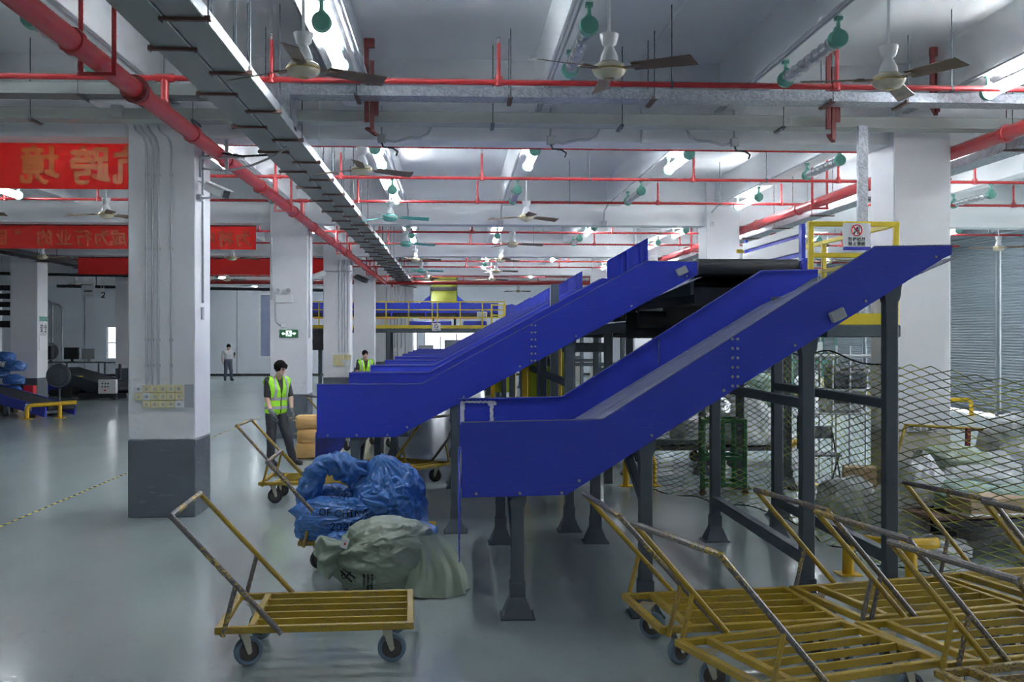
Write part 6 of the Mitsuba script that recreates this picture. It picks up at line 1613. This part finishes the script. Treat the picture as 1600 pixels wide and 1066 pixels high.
def net_color(p, n, uv):
    a = smooth_(0.42, 0.58, noise(p.x * 5.0, p.y * 5.0, p.z * 5.0))
    return mixc((0.09, 0.095, 0.03), (0.40, 0.41, 0.07), a)


principled('mat_net', net_color, 0.6)
part(NET, 'mesh_cords', cat(strands), 'mat_net', smooth=True, kind='stuff')
part(NET, 'top_rope', tube([net_point(s, 1.0) for s in np.linspace(2.2, 5.35, 40)], 0.008, 6), 'mat_black', smooth=True)
part(NET, 'bottom_rope', tube([net_point(s, 0.0) for s in np.linspace(0, SLEN, 70)], 0.007, 6), 'mat_black', smooth=True)

# yellow pipe guards
def hoop(label, x0, x1, y, h, r=0.045):
    k = thing('guard_hoop', label, 'guard')
    part(k, 'hoop', tube([[x0, y, 0], [x0, y, h - 0.13], [x0 + 0.02, y, h - 0.06], [x0 + 0.09, y, h - 0.01], [x0 + 0.14, y, h], [x1 - 0.14, y, h], [x1 - 0.09, y, h - 0.01], [x1 - 0.02, y, h - 0.06], [x1, y, h - 0.13], [x1, y, 0]], r, 14), 'mat_yellow_deep', smooth=True)
    for x in (x0, x1):
        part(k, 'base_plate', box(x - 0.09, x + 0.09, y - 0.09, y + 0.09, 0, 0.012), 'mat_yellow_deep')


hoop('yellow guard hoop on the floor at the left end of the net', 2.46, 2.86, 14.9, 0.46)
hoop('yellow guard hoop behind the pair of dark legs', 4.82, 5.16, 14.9, 0.62, 0.05)
hoop('low yellow stand before the roller shutter at the right', 13.2, 13.95, 27.6, 0.42, 0.06)
k = thing('guard_rail', 'thick yellow bent pipe bollard around the chute leg behind the carts', 'guard')
part(k, 'rail', tube([[3.55, 9.28, 0], [3.55, 9.28, 0.24], [3.56, 9.27, 0.295], [3.60, 9.22, 0.325], [3.68, 9.08, 0.335], [3.76, 8.97, 0.335], [3.86, 8.92, 0.335], [3.98, 8.93, 0.335], [4.12, 8.95, 0.335], [4.22, 8.98, 0.335]], 0.052, 14), 'mat_yellow_deep', smooth=True)
part(k, 'post', cyl([3.98, 8.94, 0], [3.98, 8.94, 0.33], 0.052, 14), 'mat_yellow_deep', smooth=True)
part(k, 'base_plate', box(3.45, 3.65, 9.18, 9.38, 0, 0.012), 'mat_yellow_deep')
part(k, 'base_plate', box(3.88, 4.08, 8.84, 9.04, 0, 0.012), 'mat_yellow_deep')

# green tall trolley frame
k = thing('frame_trolley', 'green painted tall steel trolley frame behind the net', 'trolley')
gx0, gx1, gy0, gy1 = 3.34, 3.92, 13.95, 14.45
for x, y in ((gx0, gy0), (gx1, gy0), (gx0 + 0.12, gy1), (gx1 - 0.02, gy1)):
    part(k, 'post', bar((x, y, 0.10), (x, y, 1.02), 0.055, 0.055, up=(0, 1, 0)), 'mat_green')
    part(k, 'caster', cat(cyl([x, y - 0.015, 0.045], [x, y + 0.015, 0.045], 0.045, 14), box(x - 0.02, x + 0.02, y - 0.025, y + 0.025, 0.06, 0.11)), 'mat_brown_iron')
for z in (0.14, 0.50, 1.0):
    for a, b in (((gx0, gy0), (gx1, gy0)), ((gx0 + 0.12, gy1), (gx1 - 0.02, gy1)), ((gx0, gy0), (gx0 + 0.12, gy1)), ((gx1, gy0), (gx1 - 0.02, gy1))):
        part(k, 'rail', bar((*a, z), (*b, z), 0.05, 0.05), 'mat_green')
part(k, 'middle_post', bar((gx0 + 0.28, gy0, 0.14), (gx0 + 0.28, gy0, 1.0), 0.055, 0.055, up=(0, 1, 0)), 'mat_green')

# chrome shelf with machines
k = thing('shelf_rack', 'chrome wire shelf rack left of the right column', 'shelf')
sx0, sx1, sy0, sy1 = 5.58, 6.3, 15.2, 15.75
for x in (sx0, sx0 + 0.26, sx1):
    for y in (sy0, sy1):
        part(k, 'post', cyl([x, y, 0], [x, y, 2.0 if x != sx0 else 1.8], 0.016, 10), 'mat_galv', smooth=True)
for z in (0.98, 1.33, 1.83):
    part(k, 'shelf', rbox(sx0 - 0.03 - (0.28 if z != 1.33 else 0.0), sx1 + 0.03, sy0 - 0.02, sy1 + 0.02, z, z + 0.035, 0.008), 'mat_grey_plastic')
for i, (z, h, x) in enumerate(((1.02, 0.32, 5.82), (1.37, 0.22, 5.9), (1.59, 0.12, 5.92))):
    k = thing('label_printer', ['large grey machine on the lower rack shelf', 'dark printer on the middle rack shelf', 'small grey machine on top of the printer on the rack'][i], 'printer')
    part(k, 'body', rbox(x - 0.3, x + 0.25, 15.25, 15.65, z, z + h, 0.03), 'mat_grey_plastic' if i != 1 else 'mat_steel')
    part(k, 'slot', box(x - 0.2, x + 0.15, 15.24, 15.25, z + h * 0.4, z + h * 0.6), 'mat_black')
k = thing('folding_chair', 'dark folding chair in front of the rack behind the net', 'chair')
fx, fy = 5.22, 14.6
part(k, 'seat', rbox(fx - 0.21, fx + 0.21, fy - 0.2, fy + 0.2, 0.46, 0.49, 0.012), 'mat_steel')
for s in (-0.2, 0.2):
    part(k, 'front_leg', cyl([fx + s, fy - 0.22, 0], [fx + s, fy + 0.22, 0.85], 0.012, 8), 'mat_black')
    part(k, 'rear_leg', cyl([fx + s, fy + 0.25, 0], [fx + s, fy - 0.12, 0.5], 0.012, 8), 'mat_black')
part(k, 'backrest', rbox(fx - 0.21, fx + 0.21, fy + 0.17, fy + 0.21, 0.68, 0.86, 0.012), 'mat_steel')
k = thing('stand_fan', 'black floor-standing fan or vacuum pole left of the folding chair', 'appliance')
part(k, 'pole', cyl([4.86, 14.45, 0.02], [4.86, 14.45, 0.75], 0.018, 8), 'mat_black')
part(k, 'handle', rbox(4.80, 4.92, 14.40, 14.5, 0.55, 1.05, 0.03), 'mat_black')
part(k, 'motor', sphere((4.9, 14.44, 1.10), 0.09), 'mat_rubber', smooth=True)
part(k, 'base', lathe([(0.2, 0), (0.19, 0.03), (0.03, 0.05)], 20, 'z', (4.86, 14.45, 0)), 'mat_rubber', smooth=40)
single('broom', cat(cyl([4.98, 14.5, 0.05], [5.0, 14.55, 1.2], 0.012, 8), box(4.9, 5.06, 14.47, 14.53, 0, 0.07)), 'mat_sack_olive', 'wooden broom with thin stick left of the folding chair', 'broom')
# green roll cage at the back right
k = thing('roll_cage', 'green roll cage at the back right before the shutters', 'cage')
cx0, cx1, cy0, cy1 = 10.9, 12.3, 33.2, 34.4
for x in (cx0, cx1):
    for y in (cy0, cy1):
        part(k, 'post', bar((x, y, 0.0), (x, y, 2.35), 0.06, 0.06, up=(0, 1, 0)), 'mat_teal')
for z in (0.2, 1.3, 2.12):
    for a, b in (((cx0, cy0), (cx1, cy0)), ((cx0, cy1), (cx1, cy1)), ((cx0, cy0), (cx0, cy1)), ((cx1, cy0), (cx1, cy1))):
        part(k, 'rail', bar((*a, z), (*b, z), 0.05, 0.05), 'mat_teal')
part(k, 'notice', box(11.4, 11.85, cy0 - 0.04, cy0 - 0.03, 1.6, 1.95), 'mat_white')
part(k, 'deck', box(cx0, cx1, cy0, cy1, 0.1, 0.16), 'mat_teal')
# ---------------------------------------------------------------- people
principled('mat_skin', (0.52, 0.34, 0.26), 0.5)
principled('mat_hair', (0.006, 0.0055, 0.006), 0.85, spec=0.05)
principled('mat_shirt_black', (0.014, 0.014, 0.017), 0.75)
principled('mat_trousers', (0.016, 0.017, 0.021), 0.75)
principled('mat_jeans', (0.055, 0.07, 0.10), 0.75)
principled('mat_shirt_white', (0.66, 0.66, 0.67), 0.7)
principled('mat_vest', (0.36, 0.78, 0.03), 0.55)
principled('mat_reflective', (0.33, 0.34, 0.35), 0.4)
principled('mat_glove', (0.075, 0.085, 0.09), 0.8)
principled('mat_lip', (0.36, 0.16, 0.13), 0.5)
m3.set_circular_segments(16)


def ball(p, r):
    return m3.Manifold.sphere(float(r), 16).translate([float(v) for v in p])


def capsule(p, rp, q, rq):
    return m3.Manifold.batch_hull([ball(p, rp), ball(q, rq)])


def hullballs(bs):
    return m3.Manifold.batch_hull([ball(p, r) for p, r in bs])


def union(ms):
    return m3.Manifold.batch_boolean(list(ms), m3.OpType.Add)


def to_tri(m):
    mm = m.to_mesh()
    return trimesh.Trimesh(mm.vert_properties[:, :3], mm.tri_verts, process=True)


def smoothed(m, L=0.022, it=8):
    t = to_tri(m.refine_to_length(L))
    trimesh.smoothing.filter_taubin(t, lamb=0.5, nu=0.53, iterations=it)
    return t


def ellipsoid(c, r, R=None):
    m = m3.Manifold.sphere(1.0, 28).scale([float(x) for x in r])
    if R is not None:
        m = m.transform(np.hstack([R, np.zeros((3, 1))]))
    return m.translate([float(x) for x in c])


class Fig:
    """joints given as (right, forward, up) in metres from the point on the floor under the pelvis"""
    def __init__(self, base, face):
        a = math.radians(face)                        # direction the chest faces, degrees from +x
        self.f, self.r, self.b = np.array([math.cos(a), math.sin(a), 0]), np.array([math.sin(a), -math.cos(a), 0]), np.array([*base, 0.0])

    def w(self, p):
        return self.b + p[0] * self.r + p[1] * self.f + np.array([0, 0, p[2]])


def hand(wrist, d, pn, side, s=1.0, curl=0.5):
    """palm, four unequal bent fingers and a thumb; d: direction of the hand, pn: where the palm faces"""
    d = np.array(d, float) / np.linalg.norm(d)
    pn = np.array(pn, float) - np.dot(pn, d) * d
    pn /= np.linalg.norm(pn)
    t = np.cross(d, pn) * side                          # thumb side
    W = np.array(wrist, float)
    ms = [hullballs([(W, 0.026 * s), (W + d * 0.085 * s + t * 0.028 * s, 0.014 * s), (W + d * 0.08 * s - t * 0.030 * s, 0.013 * s), (W + d * 0.03 * s + t * 0.028 * s, 0.017 * s)])]
    for o, L in ((0.030, 0.072), (0.010, 0.080), (-0.010, 0.074), (-0.029, 0.058)):
        p0 = W + (d * 0.082 + t * o) * s
        d1 = d * math.cos(curl * 0.6) + pn * math.sin(curl * 0.6)
        p1 = p0 + d1 * L * 0.5 * s
        d2 = d * math.cos(curl * 1.5) + pn * math.sin(curl * 1.5)
        p2 = p1 + d2 * L * 0.5 * s
        ms += [capsule(p0, 0.0105 * s, p1, 0.0095 * s), capsule(p1, 0.0095 * s, p2, 0.008 * s)]
    p0 = W + (d * 0.025 + t * 0.026) * s
    p1 = p0 + (d * 0.03 + t * 0.024 + pn * 0.012) * s
    p2 = p1 + (d * 0.032 + t * 0.006 + pn * 0.012) * s
    ms += [capsule(p0, 0.015 * s, p1, 0.012 * s), capsule(p1, 0.012 * s, p2, 0.0095 * s)]
    return ms


def head_parts(k, c, f, up, hair=1.0):
    """head centred at c, looking along f; returns the solids that join the body"""
    f, up = np.array(f, float), np.array(up, float)
    f /= np.linalg.norm(f)
    up = up - (up @ f) * f
    up /= np.linalg.norm(up)
    r = np.cross(f, up)
    R = np.stack([r, f, up], 1)

    def at(a, b, c_):
        return c + R @ np.array([a, b, c_])
    solids = [ellipsoid(at(0, -0.012, 0.03), (0.074, 0.093, 0.088), R), hullballs([(at(0.042, 0.03, -0.03), 0.032), (at(-0.042, 0.03, -0.03), 0.032), (at(0, 0.052, -0.088), 0.026), (at(0, 0.0, -0.05), 0.04)]),
              hullballs([(at(0, 0.084, 0.012), 0.008), (at(0, 0.103, -0.022), 0.0125), (at(0.012, 0.088, -0.028), 0.009), (at(-0.012, 0.088, -0.028), 0.009)])]
    for s in (-1, 1):
        solids.append(ellipsoid(at(s * 0.078, -0.012, -0.005), (0.009, 0.018, 0.031), R))
    extra = []
    for s in (-1, 1):
        extra.append(('eye', to_tri(ellipsoid(at(s * 0.031, 0.0735, 0.012), (0.0145, 0.008, 0.006), R)), 'mat_ink'))
        extra.append(('eyebrow', to_tri(ellipsoid(at(s * 0.032, 0.077, 0.031), (0.019, 0.006, 0.004), R)), 'mat_hair'))
    extra.append(('mouth', to_tri(ellipsoid(at(0, 0.077, -0.058), (0.022, 0.007, 0.005), R)), 'mat_lip'))
    cap = ellipsoid(at(0, -0.018, 0.036), (0.098, 0.112, 0.108), R) if hair >= 1 else ellipsoid(at(0, -0.022, 0.045), (0.088, 0.104, 0.094), R)
    cut = m3.Manifold.cube([0.4, 0.4, 0.4], True).translate([0, 0.245 if hair >= 1 else 0.27, -0.150 if hair >= 1 else -0.138]).transform(np.hstack([R, c[:, None]]))
    low = m3.Manifold.cube([0.4, 0.4, 0.2], True).translate([0, 0, -0.165 if hair >= 1 else -0.13]).transform(np.hstack([R, c[:, None]]))
    h = cap - cut - low
    if hair >= 1:
        h = union([h, hullballs([(at(0.055, 0.055, 0.082), 0.022), (at(-0.055, 0.055, 0.082), 0.022), (at(0.05, 0.078, 0.058), 0.010), (at(-0.045, 0.078, 0.05), 0.010)]), hullballs([(at(0.078, 0.01, 0.03), 0.016), (at(0.078, -0.01, -0.025), 0.010)]), hullballs([(at(-0.078, 0.01, 0.03), 0.016), (at(-0.078, -0.01, -0.025), 0.010)])])
    extra.append(('hair', smoothed(h, 0.016, 4), 'mat_hair'))
    return solids, extra


def person(label, fig, J, look, shirt, trousers, vest=False, gloves=None, hair=1.0, curl=0.5, girth=1.0, palms=None):
    k = thing('person', label, 'person')
    g = girth
    w = {n: fig.w(p) for n, p in J.items()}
    up = np.array([0, 0, 1.0])
    mid = 0.5 * (w['rsh'] + w['lsh'])

    def side(p, s, o):
        return p + fig.r * s * o

    def torso(e):
        return [hullballs([(w['rsh'] - up * 0.02, 0.062 + e), (w['lsh'] - up * 0.02, 0.062 + e), (side(w['chest'], 1, 0.085 * g), 0.10 * g + e), (side(w['chest'], -1, 0.085 * g), 0.10 * g + e)]),
                hullballs([(side(w['chest'], 1, 0.085 * g), 0.10 * g + e), (side(w['chest'], -1, 0.085 * g), 0.10 * g + e), (side(w['waist'], 1, 0.07 * g), 0.092 * g + e), (side(w['waist'], -1, 0.07 * g), 0.092 * g + e)]),
                hullballs([(side(w['waist'], 1, 0.07 * g), 0.092 * g + e), (side(w['waist'], -1, 0.07 * g), 0.092 * g + e), (side(w['pelvis'], 1, 0.075 * g), 0.098 * g + e), (side(w['pelvis'], -1, 0.075 * g), 0.098 * g + e)])]

    def leg(s, e):
        return [capsule(w[s + 'hip'], 0.088 * g + e, w[s + 'knee'], 0.058 * g + e), capsule(w[s + 'knee'], 0.058 * g + e, w[s + 'ank'], 0.040 + e)]
    head, extra = head_parts(k, w['head'], look, up, hair)
    ms = torso(0) + head + [capsule(mid + up * 0.02, 0.058, w['head'] - up * 0.06 - fig.f * 0.01, 0.05)]
    for s in 'rl':
        sd = 1 if s == 'r' else -1
        ms += [capsule(w[s + 'sh'], 0.055, w[s + 'el'], 0.040), capsule(w[s + 'el'], 0.040, w[s + 'wr'], 0.028)] + leg(s, 0)
        ms += [hullballs([(w[s + 'ank'] - up * 0.03, 0.034), (w[s + 'toe'] + (w[s + 'ank'] - w[s + 'toe']) * 0.25, 0.022)])]
        d = w[s + 'hand'] - w[s + 'wr']
        pn = palms[s] if palms else -sd * fig.r
        ms += hand(w[s + 'wr'], d, pn, sd if palms is None else palms[s + 't'], 0.85 if gloves else 1.0, curl)
    part(k, 'body', smoothed(union(ms), 0.018, 6), 'mat_skin', smooth=True)
    for n, m, mt in extra:
        part(k, n, m, mt, smooth=True)
    sh = torso(0.010)
    for s in 'rl':
        q = w[s + 'sh'] + (w[s + 'el'] - w[s + 'sh']) * 0.82
        sh.append(capsule(w[s + 'sh'], 0.066, q, 0.057))
    neckcut = m3.Manifold.cylinder(0.3, 0.068, 0.075, 20).translate([float(v) for v in (mid + up * 0.045 + fig.f * 0.03)])
    part(k, 'shirt', smoothed(union(sh) - neckcut, 0.022, 5), shirt, smooth=True)
    tr = [torso(0.014)[2]]
    for s in 'rl':
        q = w[s + 'ank'] + up * 0.0
        tr += [capsule(w[s + 'hip'], 0.103 * g, w[s + 'knee'], 0.078 * g), capsule(w[s + 'knee'], 0.078 * g, q, 0.062)]
    tr = union(tr) ^ m3.Manifold.cube([3, 3, 1.0], True).translate([float(fig.b[0]), float(fig.b[1]), 0.545 if not vest else 0.55])
    t = smoothed(tr, 0.022, 4)
    v = np.array(t.vertices)
    v += (0.010 * (meshkit.fbm(v * np.array([9, 9, 16.0]), 3, 4) - 0.5))[:, None] * np.array(t.vertex_normals) * 2
    part(k, 'trousers', trimesh.Trimesh(v, t.faces, process=False), trousers, smooth=True)
    for s in 'rl':
        td = w[s + 'toe'] - w[s + 'ank']
        td[2] = 0
        td /= np.linalg.norm(td)
        a = w[s + 'ank']
        shoe = hullballs([(np.array([a[0], a[1], 0.05]) - td * 0.04, 0.045), (np.array([a[0], a[1], 0.075]), 0.048), (np.array([*(w[s + 'toe'])[:2], 0.040]), 0.040)])
        shoe = shoe ^ m3.Manifold.cube([3, 3, 1.0], True).translate([float(a[0]), float(a[1]), 0.502])
        part(k, 'shoe', smoothed(shoe, 0.02, 3), 'mat_black', smooth=True)
    if gloves:
        for s in 'rl':
            sd = 1 if s == 'r' else -1
            d = w[s + 'hand'] - w[s + 'wr']
            u = d / np.linalg.norm(d)
            gm = hand(w[s + 'wr'], d, palms[s] if palms else -sd * fig.r, sd if palms is None else palms[s + 't'], 1.22, curl) + [capsule(w[s + 'wr'] - u * 0.04, 0.039, w[s + 'wr'] + u * 0.01, 0.036)]
            part(k, 'glove', smoothed(union(gm), 0.012, 3), gloves, smooth=True)
    if vest:
        def slab(c, n, th):
            n = n / np.linalg.norm(n)
            a = np.cross(n, up) if abs(n @ up) < 0.9 else np.array([1.0, 0, 0])
            a /= np.linalg.norm(a)
            R = np.stack([n, a, np.cross(n, a)], 1)
            return m3.Manifold.cube([th, 2, 2], True).transform(np.hstack([R, np.array(c)[:, None]]))
        arms = union([capsule(w[s + 'sh'] + fig.r * (0.03 if s == 'r' else -0.03), 0.075, w[s + 'el'], 0.065) for s in 'rl'])
        neck = m3.Manifold.cylinder(0.4, 0.078, 0.10, 20).translate([float(x) for x in mid + up * 0.0 + fig.f * 0.02])
        vv = m3.Manifold.batch_hull([ball(mid + fig.f * 0.2 + up * 0.12 + fig.r * 0.075, 0.01), ball(mid + fig.f * 0.2 + up * 0.12 - fig.r * 0.075, 0.01), ball(mid + fig.f * 0.05 + up * 0.1 + fig.r * 0.07, 0.01), ball(mid + fig.f * 0.05 + up * 0.1 - fig.r * 0.07, 0.01), ball(w['chest'] + fig.f * 0.25 - up * 0.10, 0.008), ball(w['chest'] + fig.f * 0.08 - up * 0.10, 0.008)])
        zlo, zhi = w['pelvis'][2] - 0.085, w['rsh'][2] + 0.1
        clipz = m3.Manifold.cube([3, 3, zhi - zlo], True).translate([float(fig.b[0]), float(fig.b[1]), float((zhi + zlo) / 2)])
        cutters = union([arms, neck, vv])

        def shell(e):
            return (union(torso(e)) ^ clipz) - cutters
        base = shell(0.030)
        vk = part(k, 'vest', smoothed(base, 0.022, 4), 'mat_vest', smooth=True, label='bright lime safety vest')
        s2 = shell(0.0335)
        for z in (w['waist'][2] + 0.03, w['waist'][2] - 0.115):
            part(vk, 'reflective_band', to_tri(s2 ^ slab([fig.b[0], fig.b[1], z], up, 0.05)), 'mat_reflective')
        front = m3.Manifold.batch_hull([ball(w['waist'] + fig.f * 0.5 + fig.r * 0.9 + up * 0.45, .01), ball(w['waist'] + fig.f * 0.5 - fig.r * 0.9 + up * 0.45, .01), ball(w['waist'] + fig.r * 0.9 + up * 0.6, .01), ball(w['waist'] - fig.r * 0.9 + up * 0.6, .01), ball(w['waist'] + fig.r * 0.9 + up * 0.05, .01), ball(w['waist'] - fig.r * 0.9 + up * 0.05, .01), ball(w['waist'] + fig.f * 0.5 + fig.r * 0.9 + up * 0.05, .01), ball(w['waist'] + fig.f * 0.5 - fig.r * 0.9 + up * 0.05, .01)])
        for s in (-1, 1):
            part(vk, 'reflective_strap', to_tri(s2 ^ slab(mid + fig.r * s * 0.118, fig.r, 0.042) ^ front), 'mat_reflective')
        part(vk, 'zip', to_tri((shell(0.0345)) ^ slab(mid, fig.r, 0.016) ^ m3.Manifold.cube([3, 3, 3], True).transform(np.hstack([np.stack([fig.f, -fig.r, up], 1), (w['waist'] + fig.f * 1.5)[:, None]]))), 'mat_shirt_black')
    return k


def to_local(fig, p):
    q = np.array(p, float) - fig.b
    return (q @ fig.r, q @ fig.f, p[2])


F1 = Fig((-2.94, 17.60), -42)
J1 = {n: to_local(F1, p) for n, p in dict(
    pelvis=(-2.95, 17.60, 0.93), waist=(-2.94, 17.60, 1.08), chest=(-2.925, 17.585, 1.26), rsh=(-3.045, 17.45, 1.415), lsh=(-2.80, 17.72, 1.415), head=(-2.855, 17.50, 1.605),
    rel=(-3.06, 17.42, 1.12), rwr=(-2.965, 17.30, 0.90), rhand=(-2.92, 17.25, 0.81), lel=(-2.715, 17.70, 1.12), lwr=(-2.685, 17.60, 0.89), lhand=(-2.672, 17.56, 0.80),
    rhip=(-3.01, 17.54, 0.88), lhip=(-2.885, 17.66, 0.88), rknee=(-2.995, 17.46, 0.48), rank=(-3.02, 17.52, 0.09), rtoe=(-2.90, 17.42, 0.04), lknee=(-2.755, 17.60, 0.48), lank=(-2.68, 17.70, 0.09), ltoe=(-2.54, 17.60, 0.04)).items()}
person('young man in lime safety vest and grey gloves, standing beside the orange bags', F1, J1, (0.80, -0.42, -0.36), 'mat_shirt_black', 'mat_trousers', vest=True, gloves='mat_glove', curl=0.55)

F2 = Fig((-2.60, 30.85), -72)
J2 = dict(pelvis=(0, 0, 0.92), waist=(0, 0.02, 1.08), chest=(0, 0.06, 1.26), rsh=(0.185, 0.08, 1.41), lsh=(-0.185, 0.08, 1.41), head=(0.02, 0.15, 1.60), rel=(0.25, 0.12, 1.13), rwr=(0.16, 0.32, 1.02), rhand=(0.14, 0.41, 1.0),
          lel=(-0.27, 0.10, 1.13), lwr=(-0.26, 0.32, 1.0), lhand=(-0.25, 0.41, 0.96), rhip=(0.085, 0, 0.88), lhip=(-0.085, 0, 0.88), rknee=(0.10, 0.04, 0.48), lknee=(-0.10, 0.04, 0.48), rank=(0.10, 0, 0.09), lank=(-0.11, 0, 0.09), rtoe=(0.12, 0.15, 0.04), ltoe=(-0.14, 0.15, 0.04))
person('man in lime safety vest and black shirt standing behind an orange parcel bag farther back', F2, J2, (0.35, -0.9, -0.2), 'mat_shirt_black', 'mat_trousers', vest=True, hair=0.5)

F3 = Fig((-10.8, 51.0), -60)
J3 = dict(pelvis=(0, 0, 0.92), waist=(0, 0.0, 1.08), chest=(0, 0.01, 1.27), rsh=(0.20, 0, 1.43), lsh=(-0.20, 0, 1.43), head=(0, 0.07, 1.62), rel=(0.30, -0.02, 1.14), rwr=(0.30, 0.10, 0.92), rhand=(0.30, 0.14, 0.83),
          lel=(-0.29, 0.04, 1.15), lwr=(-0.22, 0.24, 1.22), lhand=(-0.20, 0.31, 1.26), rhip=(0.09, 0, 0.88), lhip=(-0.09, 0, 0.88), rknee=(0.13, 0.04, 0.48), lknee=(-0.13, 0.04, 0.48), rank=(0.15, 0, 0.09), lank=(-0.16, 0, 0.09), rtoe=(0.19, 0.14, 0.04), ltoe=(-0.20, 0.14, 0.04))
person('man in white T-shirt and dark jeans with a phone by the end wall', F3, J3, (0.5, -0.75, -0.35), 'mat_shirt_white', 'mat_jeans', girth=1.08)
p_ = F3.w((-0.19, 0.37, 1.29))
single('mobile_phone', moved(rbox(-0.04, 0.04, -0.006, 0.006, -0.075, 0.075, 0.004), p_[0], p_[1], p_[2], 30), 'mat_black', 'black mobile phone held by the man in the white T-shirt', 'phone')
